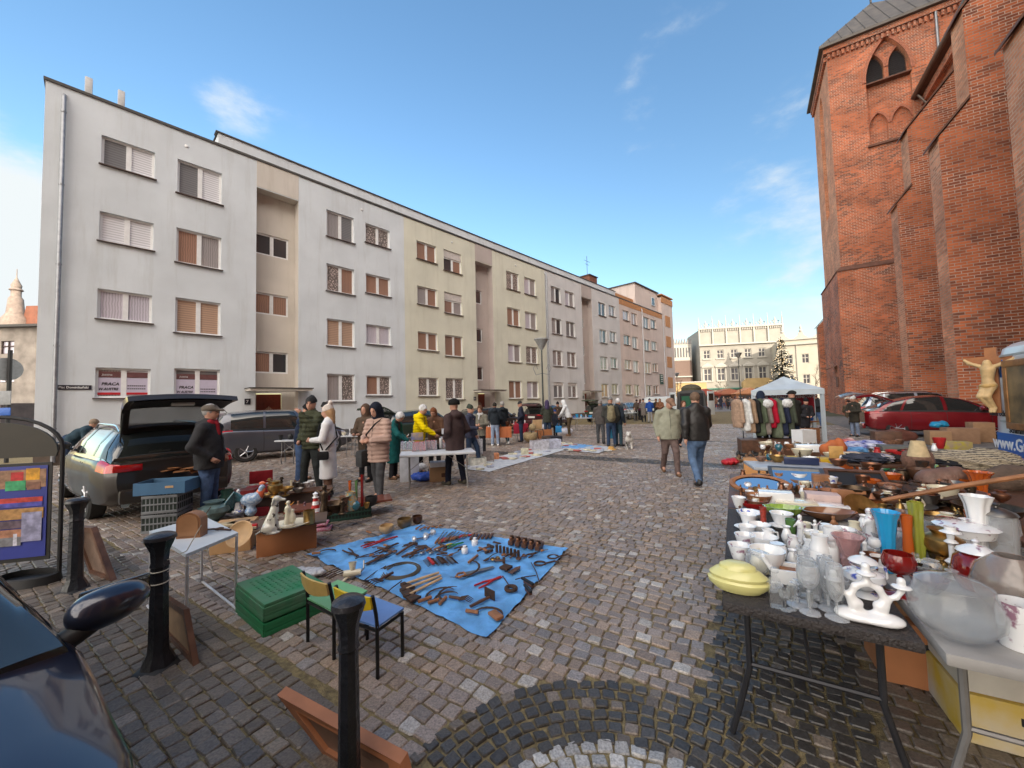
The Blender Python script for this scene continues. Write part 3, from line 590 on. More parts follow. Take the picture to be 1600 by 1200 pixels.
buttress(17.85,18.7,[(5.55,10.05),(6.3,14.0),(7.2,18.0)],9.8)
buttress(22.45,23.35,[(5.62,9.8),(6.1,12.9),(8.0,17.0)],9.8)
for a in (8.5,3.8,-1,-6,-11): buttress(a,a+.95,[(5.6,10.),(6.3,14.)],9.8)
NB=9.75
m_=MB();cb_(m_,-34,32.4,NB,24.5,-.3,19.6);m_.build('nave_wall',[mBr],ch,uv=True)
for a in (11.2,16.,20.6,27.6):
 m_=MB();pts=[(-.8,4.5),(.8,4.5),(.8,13),(.55,14.2),(0,15),(-.55,14.2),(-.8,13)]
 m_.prism([(a+p[0],p[1]) for p in pts],-NB+.02,-NB-.1);m_.build('nave_window',mat('leaded_glass',(.03,.035,.04),.15),ch)
m_=MB();e=NB-.55
pr=[(-e,19.5),(-e,19.75),(-17.1,34),(-25.2,19.75),(-25.2,19.5)]
m_.prism(pr,-34.3,32.35,ax='x');m_.build('nave_roof',mat('nave_roof_tile',(.11,.055,.04),.75,0,.2,2,.4,8),ch)
m_=MB();m_.tube([(-34,-e+.06,19.62),(32.3,-e+.06,19.62)],.13,10);m_.tube([(31.9,-e-.02,19.5),(31.9,-NB+.06,18.6),(31.9,-NB+.06,8)],.07,8);m_.build('gutter',mat('gutter_copper',(.16,.13,.11),.45,.6),ch)
m_=MB();cb_(m_,-34,32.3,NB-.3,NB,19.0,19.45);m_.build('eaves_course',mBr,ch,uv=True)
m_=MB();cb_(m_,39.2,52,8.5,24,-.3,17);m_.build('choir_wall',mBr,ch,uv=True);m_=MB();m_.prism([(-8.2,17),(-16.5,30.),(-24.5,17)],39.0,52.3,ax='x');m_.build('choir_roof',MATS['nave_roof_tile'],ch)
T0,T1,B0,B1=32.4,38.6,5.25,11.4;EZ=24.7
m_=MB()
def arch(cx,w,zs,za,n=8):
 L1=[];h=za-zs;hw=w/2
 rr=(hw*hw+h*h)/(2*hw)
 for i in range(n+1):
  t=i/n;ang=math.asin(min(1,h/rr))*t;L1.append((cx-hw+rr-rr*cos(ang),zs+rr*sin(ang)))
 R1=[(2*cx-x,z) for x,z in L1[::-1]]
 return L1+R1[1:]
def archhole_face(mb,x0,x1,z0,z1,ops,y,dep,mp,mi=0,mi2=0):
 """wall rectangle with non-overlapping pointed openings (cx,w,zb,zs,za); y=plane, dep=recess; mp maps (x,y,z)->local"""
 ops=sorted(ops);xs=[x0]
 def Q(p): mb.add([mp(*q) for q in p],[tuple(range(len(p)))],mi)
 cur=x0
 for (cx,w,zb,zs,za) in ops:
  a,b=cx-w/2,cx+w/2
  Q([(cur,y,z0),(a,y,z0),(a,y,z1),(cur,y,z1)])
  if zb>z0: Q([(a,y,z0),(b,y,z0),(b,y,zb),(a,y,zb)])
  pts=arch(cx,w,zs,za);h=len(pts)//2
  for i in range(len(pts)-1):
   p,q=pts[i],pts[i+1];Q([(p[0],y,p[1]),(q[0],y,q[1]),(q[0],y,z1),(p[0],y,z1)])
  out=[(a,zb)]+pts+[(b,zb)]
  for i in range(len(out)):
   p,q=out[i],out[(i+1)%len(out)];mb.add([mp(p[0],y,p[1]),mp(q[0],y,q[1]),mp(q[0],y+dep,q[1]),mp(p[0],y+dep,p[1])],[(0,1,2,3)],mi2)
  cur=b
 Q([(cur,y,z0),(x1,y,z0),(x1,y,z1),(cur,y,z1)])
mpS=lambda x,y,z:(T0+y,-x,z)      # side face: x is b, y is depth inwards
m_=MB()
cb_(m_,T0-.22,T1+.22,B0-.22,B1,-.3,9.75)
OP=[(8.13,2.07,17.4,21.6,24.15)]
archhole_face(m_,B0,B1,9.75,EZ,OP,0.,.28,mpS,0,1)
archhole_face(m_,7.09,9.17,17.4,20.6,[(7.6,.86,17.5,18.75,19.55),(8.66,.86,17.5,18.75,19.55)],.28,.14,mpS,0,1)
archhole_face(m_,7.09,9.17,20.6,24.2,[(7.6,.84,21.45,22.4,23.4),(8.66,.84,21.45,22.4,23.4)],.28,.3,mpS,0,1)
m_.add([mpS(7,.42,17.4),mpS(9.2,.42,17.4),mpS(9.2,.42,19.7),mpS(7,.42,19.7)],[(0,1,2,3)])
mpF=lambda x,y,z:(x,-(B0+y),z)
archhole_face(m_,T0,T1,9.75,EZ,[(35.5,1.3,14.5,22.2,23.6)],0.,.35,mpF,1,1)
m_.add([mpF(34.7,.36,14.4),mpF(36.3,.36,14.4),mpF(36.3,.36,23.8),mpF(34.7,.36,23.8)],[(0,1,2,3)],1)
m_.add([(T1,-B0,9.75),(T1,-B1,9.75),(T1,-B1,EZ),(T1,-B0,EZ)],[(0,1,2,3)],1)
m_.add([(T0,-B1,9.75),(T1,-B1,9.75),(T1,-B1,EZ),(T0,-B1,EZ)],[(0,1,2,3)],1)
tw=m_.build('tower_wall',[mBr,mBr2],ch,uv=True)
def ring(cx,w,zs,za,y0,t,mi=0):
 mb=MB();o=arch(cx,w+2*t,zs,za+t*1.25,12);i_=arch(cx,w,zs,za,12);n=len(o)
 for k in range(n-1):
  for (p,q,r,s_) in ((o[k],o[k+1],i_[k+1],i_[k]),):
   a=[mpS(u_[0],y0-.05,u_[1]) for u_ in (p,q,r,s_)];c=[mpS(u_[0],y0+.03,u_[1]) for u_ in (p,q,r,s_)]
   mb.add(a+c,[(0,1,2,3),(0,4,5,1),(3,2,6,7),(0,3,7,4),(1,5,6,2)])
 return mb
mHd=mat('arch_brick',(.40,.15,.09),.9,0,.3,14,.5,14)
ring(8.13,2.07,21.6,24.15,0,.18).build('arch_band',mHd,tw)
for c,z in((7.6,22.4),(8.66,22.4)):
 ring(c,.84,z,z+1.0,.28,.13).build('arch_band',mHd,tw)
 lb=MB()
 for k in range(15):
  zz=21.5+k*.125
  lb.box((T0+.5,-c,zz),(.16,.82,.025),rotm(0,R(-35),0))
 lb.box((T0+.62,-c,22.45),(.02,.9,2.1));lb.build('belfry_louvre',mLv,tw)
for c in(7.6,8.66): ring(c,.86,18.75,19.55,.28,.12).build('arch_band',mHd,tw)
s_=MB();s_.box((T0+.08,-8.13,21.42),(.4,2.1,.07));s_.build('window_sill',mCap,tw);s_=MB();s_.box((T0+.05,-8.13,17.38),(.4,2.3,.12));s_.build('window_sill',mCap,tw)
s_=MB();s_.add([(T0-.28,-(B0-.28),9.7),(T1+.28,-(B0-.28),9.7),(T1,-B0,10.0),(T0,-B0,10.0),(T0-.28,-B1,9.7),(T0,-B1,10.0)],[(0,1,2,3),(0,3,5,4)]);s_.box(((T0+T1)/2,-(B0+B1)/2,9.68),(T1-T0+.54,B1-B0+.54,.06));s_.build('string_course',mCap,tw)
s_=MB();z=EZ-.38
for k in range(26): s_.box((T0-.07,-(B0+.1+k*.24),z-.12),(.16,.12,.3))
for k in range(26): s_.box((T0+.1+k*.24,-(B0-.07),z-.12),(.12,.16,.3))
s_.box(((T0+T1)/2,-(B0+B1)/2,EZ-.12),(T1-T0+.36,B1-B0+.36,.32));s_.build('cornice',mBr,ch,uv=True)
s_=MB();a0,a1,b0,b1=T0-.4,T1+.4,B0-.4,B1+.4
s_.add([(a0,-b0,EZ+.05),(a1,-b0,EZ+.05),(a1,-b1,EZ+.05),(a0,-b1,EZ+.05),(a0,-b0,EZ+.22),(a1,-b0,EZ+.22),(a1,-b1,EZ+.22),(a0,-b1,EZ+.22),((a0+a1)/2,-(b0+b1)/2,EZ+4.4)],[(0,1,2,3),(0,4,5,1),(1,5,6,2),(2,6,7,3),(3,7,4,0),(4,8,5),(5,8,6),(6,8,7),(7,8,4)])
rf=s_.build('tower_roof',mSlate,ch)
s_=MB();ap=Vector(((a0+a1)/2,-(b0+b1)/2,EZ+4.4))
for k in range(1,12):
 t=k/12;p=Vector((a0,-(b0+(b1-b0)*t),EZ+.22));u=1-abs(2*t-1);q=p.lerp(ap,1) if abs(t-.5)<.01 else None
 top=Vector((a0+(a1-a0)/2*u,p.y,EZ+.22+4.18*u));s_.tube([p+Vector((-.01,0,.01)),top+Vector((-.01,0,.01))],.025,4)
s_.tube([ap,ap+Vector((0,0,1.4))],.06,6);s_.sphere(ap+Vector((0,0,.5)),.18,10);s_.build('roof_seam',mSlate,rf)
s_=MB();s_.tube([(T0-.1,-10.35,EZ),(T0-.1,-10.35,10)],.07,8);s_.build('drainpipe',mPipe,ch)
m_=MB();cb_(m_,38.9,41.5,5.6,10,-.3,6.5);m_.add([(38.6,-5.5,6.45),(41.6,-5.5,6.45),(41.6,-9,10.2),(38.6,-9,10.2)],[(0,1,2,3)]);m_.build('annex_wall',[mBr],ch,uv=True)
buttress(42.0,42.9,[(5.05,7.6)],9.8)
m_=MB();cb_(m_,T0+1.5,T0+2.1,B0-.3,B0-.1,2.2,2.9);m_.box((T0+2.4,-(B0-.45),3.6),(1.1,.6,.06),rotm(R(-25),0,0));m_.build('wall_niche',mCap,ch)
g_=MB();g_.add([ab(38.5,4.0,.01),ab(38.5,6.5,.01),ab(55,6.5,.01),ab(55,3.2,.01)],[(0,1,2,3)]);tag(g_.build('grass_verge',mat('verge_green',(.10,.10,.05),.95,0,.4,5,.5,40)),kind='structure')
# town square houses far behind
mTH=mat('plaster_grey',(.31,.295,.26),.9,0,.08,.8,.2,20);mTH2=mat('plaster_ivory',(.43,.40,.33),.9,0,.06,.8);mTrim=mat('trim_white',(.40,.385,.345),.8);mGl=mat('far_glass',(.09,.09,.10),.12)
mYe=mat('plaster_yellow',(.42,.30,.14),.9,0,.1,1.)
p0=A(1097,622,92);p0.z=0;p1=A(1217,622,88.5);p1.z=0;td=(p1-p0);tL=td.length
th=empty('arcaded_townhouse',p0,math.atan2(td.y,td.x),'long grey townhouse with pedimented windows and ornate attic finials behind the market crowd','building')
W=tL+1.5;mm=MB()
cols=[(1.5+i*(W-3)/5) for i in range(6)]
holes=[(x-.85,x+.85,5.6,8.6,.3) for x in cols]+[(x-.75,x+.75,10.9,13.0,.3) for x in cols]
wallgrid(mm,0,W,0,18.2,holes);mm.add([(0,0,0),(0,0,18),(0,12,18),(0,12,0)],[(0,1,2,3)]);mm.add([(W,0,0),(W,12,0),(W,12,18),(W,0,18)],[(0,1,2,3)]);mm.build('wall',mTH,th)
for x in cols:
 for (z0,z1,w2) in((5.6,8.6,.85),(10.9,13.0,.75)):
  f=MB()
  for q in(-w2+.09,0,w2-.09): f.box((x+q,.2,(z0+z1)/2),(.16,.12,z1-z0))
  for z in (z0+.09,z0+(z1-z0)*.55,z1-.09): f.box((x,.19,z),(2*w2,.12,.16))
  f.box((x,-.08,z0-.1),(2*w2+.5,.3,.2))
  if z0<6:
   for q in(-w2-.16,w2+.16): f.box((x+q,-.05,(z0+z1)/2),(.26,.16,z1-z0+.2))
   f.box((x,-.12,z1+.35),(2*w2+.9,.35,.22));f.prism([(x-w2-.55,z1+.5),(x+w2+.55,z1+.5),(x,z1+1.35)],-.25,.0)
  fo=f.build('window',mTrim,th);g=MB();g.box((x,.28,(z0+z1)/2),(2*w2-.05,.02,z1-z0));g.build('pane',mGl,fo)
mm=MB();mm.box((W/2,-.2,14.2),(W+.4,.7,.35));mm.box((W/2,-.1,18.2),(W+.3,.5,.4))
for i in range(7):
 x=i*W/6;mm.box((x,-.12,16.2),(.3,.35,4.2));mm.lathe([(.16,18.4),(.1,19.3),(.14,19.5),(.03,21.2)],(x,-.1,0),6)
 if i<6:
  xc=x+W/12
  for j in range(6): mm.box((x+.5+j*(W/6-1)/5,-.14,17.7),(.18,.2,.5))
  for s_ in(-1,1): mm.tube([(xc,-.1,18.5),(xc+s_*.5,-.1,19.3),(xc+s_*1.0,-.1,18.9),(xc+s_*.8,-.1,18.5)],.13,5)
  mm.lathe([(.35,18.4),(.12,18.9),(.25,19.4),(.05,20.1)],(xc,-.1,0),6)
mm.build('attic_trim',mTrim,th)
mm=MB();mm.box((W/2,-.3,3.7),(W,.6,.3));mm.build('shop_fascia',mat('fascia_green',(.04,.16,.12),.6),th)
for i in range(7):
 x=W*(i+.5)/7;c=MB();pts=arch(x,2.1,2.2,3.2,6)
 c.prism([(x-1.05,0)]+pts+[(x+1.05,0)],-.1,.05);c.build('shop_front',mGl if i%2 else mat('shop_dark',(.06,.04,.03),.5),th)
c=MB();c.box((W*.66,-.7,2.5),(6.2,1.3,5.));c.prism([(W*.66-3.1,5.0),(W*.66+3.1,5.0),(W*.66+2.2,5.9),(W*.66-2.2,5.9)],-1.35,-.05);c.build('portal',mYe,th)
c=MB();pts=arch(W*.66,2.4,2.6,3.8,6);c.prism([(W*.66-1.2,0)]+pts+[(W*.66+1.2,0)],-1.4,-1.36);c.build('portal_door',mGl,th)
p2=A(1219,622,80);p2.z=0;p3=A(1300,622,76);p3.z=0;t2=p3-p2
ih=empty('ivory_townhouse',p2,math.atan2(t2.y,t2.x),'ivory plastered townhouse with scrolled gables between the fir tree and the church','building')
W=t2.length+6;mm=MB();holes=[(x-.6,x+.6,z,z+1.9,.25) for x in(1.9,4.6,7.3,10.) for z in(4.0,8.2)]
wallgrid(mm,0,W,0,13.2,holes);mm.add([(0,0,0),(0,0,13),(0,10,13),(0,10,0)],[(0,1,2,3)]);mm.build('wall',mTH2,ih)
for h in holes:
 x=(h[0]+h[1])/2;f=MB()
 for q in(-.52,0,.52): f.box((x+q,.16,h[2]+.95),(.13,.1,1.9))
 for z in(.06,1.1,1.84): f.box((x,.15,h[2]+z),(1.2,.1,.13))
 fo=f.build('window',mTrim,ih);g=MB();g.box((x,.23,h[2]+.95),(1.15,.02,1.85));g.build('pane',mGl,fo)
mm=MB();mm.box((W/2,-.15,12.2),(W+.3,.5,.3));mm.box((W/2,-.1,13.2),(W+.2,.4,.25))
for i in range(5):
 x=1+i*3.1;mm.prism([(x-1.3,13.3),(x+1.3,13.3),(x+.5,14.0),(x+.35,14.6),(x-.35,14.6),(x-.5,14.0)],-.1,.25);mm.lathe([(.22,14.6),(.35,14.9),(.1,15.2),(.22,15.5),(.02,16.1)],(x,.05,0),8)
for x in(3.2,8.6): mm.tube([(x,-.1,0),(x,-.1,12)],.07,5)
mm.build('gable_trim',mTrim,ih)
p=A(1050,622,95);p.z=0
h=empty('dark_gabled_house',p,R(-4),'narrow brown and white house with tall attic windows beside the corner house','building')
mm=MB();mm.box((2.3,4,5.5),(5.6,8,11));mm.build('wall',mat('plaster_brown',(.16,.11,.09),.85),h)
mm=MB();mm.box((2.3,4,13),(5.8,8,4.2));mm.box((2.3,-.2,7),(5.6,.4,.3));w_=mm.build('upper_wall',mTrim,h)
for i in range(8):
 c=MB();c.box((-.1+i*.68,-.02,13),(.3,.06,2.4));c.build('window',mGl,h)
mm=MB()
for i in range(9): mm.prism([(-.5+i*.65,15.1),(.1+i*.65,15.1),(-.2+i*.65,16.4)],-.1,.3)
mm.build('attic_spikes',mat('spike_grey',(.25,.24,.23),.7),h)
p=A(1076,622,100);p.z=0
h=empty('red_roofed_house',p,R(-4),'small white gabled house with red tiled roof beside the grey townhouse','building')
mm=MB();mm.prism([(0,0),(3.6,0),(3.6,9.5),(1.8,12.5),(0,9.5)],0,8);mm.build('wall',mTrim,h)
mm=MB();mm.prism([(-.3,9.3),(1.8,12.8),(4.6,9.2),(4.6,9.6),(1.8,13.2),(-.3,9.7)],-.2,8.2);mm.build('roof',mat('tile_red',(.30,.09,.05),.8,0,.2,2),h)
for z in(3.5,6.5): c=MB();c.box((1.8,-.02,z),(1.1,.05,1.6));c.build('window',mGl,h)
p=A(1052,622,88);p.z=0
h=empty('yellow_low_house',p,R(-6),'low yellow shop building with arched door and lamp, behind the parked van','building')
mm=MB();mm.box((3.6,2,2.6),(7.6,4,5.2));mm.build('wall',mYe,h);mm=MB();mm.box((3.6,2,5.3),(7.9,4.3,.25));mm.build('cornice',mTrim,h)
for x in(1.5,3.7,5.9): c=MB();pts=arch(x,1.2,2.6,3.3,5);c.prism([(x-.6,.1)]+pts+[(x+.6,.1)],-.06,.02);c.build('window',mGl,h)
for i,(px,Y,wd,cl,lb) in enumerate([(1100,70,5,(.28,.06,.04),'red canopied market booth behind the crowd, nearest the yellow house'),(1135,72,6,(.25,.10,.06),'brown market booth in the middle of the row behind the crowd'),(1168,70,5,(.35,.16,.08),'tan market booth behind the crowd, nearest the white tent')]):
 p=A(px,622,Y);p.z=0;h=empty('market_booth',p,R(-5),lb,'booth','market booths behind the crowd')
 mm=MB();mm.box((0,0,1.1),(wd,2,2.2));mm.build('counter_wall',mat('booth_%d'%i,cl,.8),h);mm=MB();mm.prism([(-wd/2-.3,2.2),(wd/2+.3,2.2),(0,3.3)],-1.3,1.3);mm.build('roof',mat('booth_roof_%d'%i,[c*1.3 for c in cl],.8),h)
 mm=MB();mm.box((0,-1.02,1.5),(wd*.8,.04,.9));mm.build('opening',mInt,h)
p=A(-40,650,32);p.z=0;q=A(110,650,32);q.z=0
h=empty('grey_workshop',p,0,'grey flat-roofed two-storey building at the far left behind the apartment block','building')
mm=MB();HH=A(30,512,32).z;wallgrid(mm,-3,8,0,HH,[(2.0,3.1,HH-2.2,HH-1.1,.2),(-1,.1,HH-2.2,HH-1.1,.2),(1.7,3.2,HH-4.6,HH-3.1,.2),(-1,.2,HH-4.6,HH-3.1,.2),(1.5,2.9,HH-7.2,HH-5.3,.2)]);mm.build('wall',mat('old_plaster',(.33,.29,.25),.95,0,.25,1.2,.3,12),h)
mm=MB();mm.box((2.5,1.5,HH+.1),(11.4,4,.2));mm.build('roof',mDk,h)
for (a,b,c,d) in [(2.0,3.1,HH-2.2,HH-1.1),(-1,.1,HH-2.2,HH-1.1),(1.7,3.2,HH-4.6,HH-3.1),(-1,.2,HH-4.6,HH-3.1),(1.5,2.9,HH-7.2,HH-5.3)]:
 f=MB();w_=b-a;hh=d-c
 for x in(0,w_/2,w_): f.box((x,0,hh/2),(.09,.08,hh))
 for z in(0,hh*.6,hh): f.box((w_/2,0,z),(w_,.08,.09))
 fo=f.build('window',mat('frame_brown',(.07,.04,.035),.6),h,(a,.1,c));g=MB();g.box((w_/2,.05,hh/2),(w_,.02,hh));g.build('pane',gP if d>HH-4 else gD,fo)
mm=MB();mm.box((4,-2.5,1.3),(7,3,2.6));mm.build('lean_to',mat('lean_brown',(.14,.11,.10),.9,0,.2,2),h)
p=A(60,650,45);p.z=0
h=empty('red_roofed_chapel',p,0,'red roofed chapel with slender pale turret beyond the grey flat-roofed building','building')
zt=A(40,478,45).z;zb=A(40,512,45).z
mm=MB();mm.box((0,3,zb/2),(9,6,zb));mm.build('wall',mat('old_plaster2',(.25,.21,.18),.9),h)
mm=MB();mm.prism([(-2.6,zb-1),(4,zb-1),(4,zt),(-1.9,zt)],0,.3);mm.build('roof',mat('tile_red2',(.20,.08,.05),.8,0,.15,2),h)
tx=A(28,480,45).x-p.x
mm=MB();mm.lathe([(1.1,zb-3),(1.1,zb+1),(.75,zb+1.6),(.62,zt+.5),(.6,zt+.8),(.42,zt+1.1),(.42,zt+1.7),(.6,zt+1.85),(.4,zt+2.1),(.45,zt+2.4),(.2,zt+3.),(.05,zt+3.4),(.03,zt+4.4)],(tx,-.2,0),12);mm.build('turret',mat('turret_stone',(.26,.21,.18),.85,0,.2,3),h)
# fir tree with lights
def fir():
 p=A(1225,618,62);p.z=0;t=empty('fir_tree',p,0,'tall Christmas fir with warm fairy lights in front of the ivory house','tree')
 H_=11.3;m_=MB();m_.tube([(0,0,0),(0,0,H_*.5),(0,0,H_)],[.22,.12,.03],8);m_.build('trunk',mat('bark',(.09,.06,.04),.9),t)
 rg=random.Random(4);lv=MB();lt=MB()
 for i in range(420):
  z=.9+(H_-1.)*(rg.random()**1.25);rad=(H_-z)/H_*3.0*rg.uniform(.75,1.08)+.12;th_=rg.uniform(0,2*PI);d=Vector((cos(th_),sin(th_),0))
  n=max(2,int(rad/.22))
  for j in range(n):
   q=d*rad*(j+1)/n+Vector((0,0,z-.28*rad*(j+1)/n));s=Vector((-d.y,d.x,0))
   for k in(-1,1):
    e=q+s*k*rg.uniform(.16,.34)+d*.12+Vector((0,0,rg.uniform(-.16,.06)))
    lv.add([q-d*.16+Vector((0,0,.02)),e,q+d*.22+Vector((0,0,-.05))],[(0,1,2)])
  if i%2==0:
   q=d*rad+Vector((0,0,z-.28*rad));lt.sphere(q,.055,4)
 lv.build('crown',mat('fir_needles',(.035,.045,.028),.9,0,.4,3),t);lt.build('fairy_lights',mat('warm_bulb',(1,.72,.4),.5,var=0,emit=1.6),t)
fir()
def bare(px,Y,hh,seed,label):
 rg=random.Random(seed);p=A(px,622,Y);p.z=0;t=empty('bare_tree',p,0,label,'tree','bare winter trees on the far square');m_=MB();b_=MB()
 m_.tube([(0,0,0),(.03,0,hh*.4),(0,.03,hh*.6)],[.1,.07,.04],6);m_.build('trunk',MATS['bark'],t)
 def br(p,d,l,r,n):
  q=p+d*l;b_.tube([p,q],[r,r*.6],4,cap=False)
  if n>0:
   for k in range(3): br(q,(d+Vector([rg.uniform(-.7,.7) for _ in range(3)])).normalized(),l*.7,r*.6,n-1)
 for k in range(5): br(Vector((0,0,hh*rg.uniform(.35,.6))),Vector((rg.uniform(-.7,.7),rg.uniform(-.7,.7),.8)).normalized(),hh*.2,.04,3)
 b_.build('crown',MATS['bark'],t)
bare(1276,66,6.5,1,'bare winter tree in front of the ivory house, close to the church corner');bare(1058,70,5,2,'bare winter tree beside the corner house');bare(1130,75,5,3,'bare winter tree in front of the grey townhouse')
def lamp(px,Y,hh,label,side=1):
 p=A(px,640,Y);p.z=0;t=empty('street_lamp',p,0,label,'street lamp','street lamps of the square')
 m_=MB();m_.tube([(0,0,0),(0,0,.7),(0,0,.72),(0,0,hh)],[.09,.08,.055,.04],10);m_.build('post',mat('lamp_metal',(.06,.07,.07),.4,.5),t)
 m_=MB();m_.lathe([(.03,hh),(.12,hh+.1),(.36,hh+.55),(.42,hh+.6),(.42,hh+.66),(.05,hh+.72)],n=14);m_.build('lamp_shade',mat('lamp_glass',(.35,.36,.36),.3),t)
 m_=MB()
 for s in(-1,1):
  m_.tube([(0,0,hh*.72),(s*.35,0,hh*.7),(s*.5,0,hh*.78),(s*.35,0,hh*.84),(s*.25,0,hh*.77)],.018,5)
 m_.build('ornament',mPipe,t)
lamp(849,21.5,4.6,'slim lamp post with dish lantern in front of the cream section of the block');lamp(1158,45,6.2,'tall street lamp standing in front of the grey townhouse')
lamp(1060,60,5.0,'street lamp in front of the yellow low house')
# cars: a lofted body with wheel arches, glass, pillars, seams, wheels
mTy=mat('tyre_rubber',(.025,.025,.025),.85,0,.2,30);mRim=mat('alloy_rim',(.42,.42,.44),.3,.8,.05);mCg=mat('car_glass',(.02,.024,.024),.04,0,0,coat=1.,spec=.8);mBlk=mat('black_trim',(.015,.015,.016),.55,0,.1)
mTl=mat('tail_lamp',(.45,.008,.01),.12,0,.1,coat=1.);mHl=mat('head_lamp',(.6,.62,.65),.08,.3,.05,coat=1.);mChr=mat('chrome',(.6,.6,.6),.15,1.,.02);mCab=mat('cabin_dark',(.02,.02,.022),.9,0,0);mPl=mat('plate_white',(.7,.7,.66),.5,0,.03)
def interp(x,P):
 if x<=P[0][0]: return P[0][1]
 for i in range(len(P)-1):
  if x<=P[i+1][0]:
   t=(x-P[i][0])/(P[i+1][0]-P[i][0]);t2=t*t*(3-2*t);u=.55*t+.45*t2
   return P[i][1]*(1-u)+P[i+1][1]*u
 return P[-1][1]
def wheel(par,x,y,r,w,spokes,rim=mRim):
 s=1 if y>0 else -1
 rot=rotm(R(90)*-s*-1,0,0)
 t=MB();t.lathe([(r*.62,-w/2),(r*.9,-w/2),(r,-w*.36),(r,w*.36),(r*.9,w/2),(r*.66,w/2),(r*.62,w/2-.02)],(0,0,0),28,rot=rotm(R(-90)*s,0,0),caps=False)
 o=t.build('wheel',mTy,par,(x,y-s*w/2,r))
 q=MB();q.lathe([(r*.64,-w*.3),(r*.66,w/2-.005),(r*.6,w/2-.012),(r*.57,w/2-.05),(r*.5,w/2-.08)],n=28,rot=rotm(R(-90)*s,0,0),caps=False)
 for k in range(spokes):
  a=2*PI*k/spokes;c_=Vector((cos(a),0,sin(a)))
  q.tube([c_*r*.08+Vector((0,s*(w/2-.03),0)),c_*r*.35+Vector((0,s*(w/2-.02),0)),c_*r*.6+Vector((0,s*(w/2-.012),0))],[.035,.026,.034],6,flat=.6)
 q.lathe([(.0,w/2-.005),(r*.16,w/2-.012),(r*.18,w/2-.05)],n=14,rot=rotm(R(-90)*s,0,0),caps=False)
 q.build('rim',rim,o);q=MB();q.lathe([(0,w/2-.1),(r*.62,w/2-.1)],n=20,rot=rotm(R(-90)*s,0,0),caps=False);q.build('brake_disc',mBlk,o)
def car(name,loc,rz,label,cat,L,W,paint,bot,belt,roof,hw,rw,axles,wr,pillars,group=None,spokes=6,hatch=None,seams=(),tail=None,head=None,rails=False,bumper=.42,cav=True,plate=None,glassx=None,mirror=None,handles=(),trimline=None,rim=mRim,rearwin=None,wiper=False,topmat=None):
 """x runs from the rear bumper (0) to the nose (L); profiles are lists of (x, value)"""
 root=empty(name,loc,rz,label,cat,group)
 x0=-L/2
 def low(x,t):
  zb,zt,w=interp(x,bot),interp(x,belt),interp(x,hw)
  P=[(.0,zb),(w*.8,zb),(w*.955,zb+.06),(w*.99,zb+(zt-zb)*.3),(w,zb+(zt-zb)*.55),(w*.985,zb+(zt-zb)*.8),(w*.955,zt-.03),(w*.92,zt),(w*.6,zt+.025),(0,zt+.035)]
  f=t*(len(P)-1);i=min(int(f),len(P)-2);u=f-i;return P[i][0]*(1-u)+P[i+1][0]*u,P[i][1]*(1-u)+P[i+1][1]*u
 def top(x,t):
  zt,zr,w,r_=interp(x,belt),interp(x,roof),interp(x,hw),interp(x,rw);k=max(0.,min(1.,(zr-zt)/.5))
  wr_=w*.92+(r_-w*.92)*k
  P=[(w*.92,zt-.02),(w*.92+(wr_-w*.92)*.5+.012*k,zt+(zr-zt)*.5),(wr_,zt+(zr-zt)*.86),(wr_*.93,zt+(zr-zt)*.96),(wr_*.6,zr+.015*k),(0,zr+.03*k)]
  f=t*(len(P)-1);i=min(int(f),len(P)-2);u=f-i;return P[i][0]*(1-u)+P[i+1][0]*u,P[i][1]*(1-u)+P[i+1][1]*u
 def loft(mb,fn,xs,ts,mi=0,caps=True,closed=True):
  n=len(ts);vs=[];fs=[]
  for x in xs:
   row=[fn(x,t) for t in ts]
   ring=[(x0+x,y,z) for y,z in row]+[(x0+x,-y,z) for y,z in row[::-1]]
   vs+=ring
  m=2*n
  for i in range(len(xs)-1):
   for j in range(m if closed else m-1): fs.append((i*m+j,(i+1)*m+j,(i+1)*m+(j+1)%m,i*m+(j+1)%m))
  if caps: fs.append(tuple(range(m)));fs.append(tuple((len(xs)-1)*m+j for j in range(m))[::-1])
  mb.add(vs,fs,mi,True)
 def patch(fn,xa,xb,ta,tb,off=.008,sides=(1,-1),nx=6,nt=4,th=True):
  out=[]
  for s in sides:
   mb=MB();vs=[];fs=[]
   for i in range(nx+1):
    for j in range(nt+1):
     u=j/nt;t=ta+(tb-ta)*u
     xx=(xa(u) if callable(xa) else xa)*(1-i/nx)+(xb(u) if callable(xb) else xb)*i/nx
     y,z=fn(xx,t);y1,z1=fn(xx,min(1,t+.02));y2,z2=fn(xx,max(0,t-.02));nn=Vector((z1-z2,-(y1-y2)));nn=nn.normalized() if nn.length>1e-6 else Vector((1,0))
     vs.append((x0+xx,s*(y+nn.x*off),z+nn.y*off))
   for i in range(nx):
    for j in range(nt):
     a=i*(nt+1)+j;fs.append((a,a+nt+1,a+nt+2,a+1) if s>0 else (a,a+1,a+nt+2,a+nt+1))
   mb.add(vs,fs,0,True);out.append(mb)
  return out
 xs=[0,.03,.09,.18]+[.18+(L-.36)*i/22 for i in range(1,22)]+[L-.18,L-.09,L-.03,L]
 ts=[i/18 for i in range(19)]
 b=MB();loft(b,low,xs,ts);body=b.build('body',[paint,mBlk,mCab],root,fix=True)
 gx=[x for x in [i*L/60 for i in range(61)] if interp(x,roof)>interp(x,belt)+.03]
 g0,g1=gx[0],gx[-1];gs=[g0-.03]+gx+[g1+.03]
 b=MB();loft(b,top,gs,[0,.2,.4,.5,.6,.7,.8,.9,1.]);gh=b.build('glasshouse',[mCg,mBlk,mCab],root,fix=True)
 cut=[]
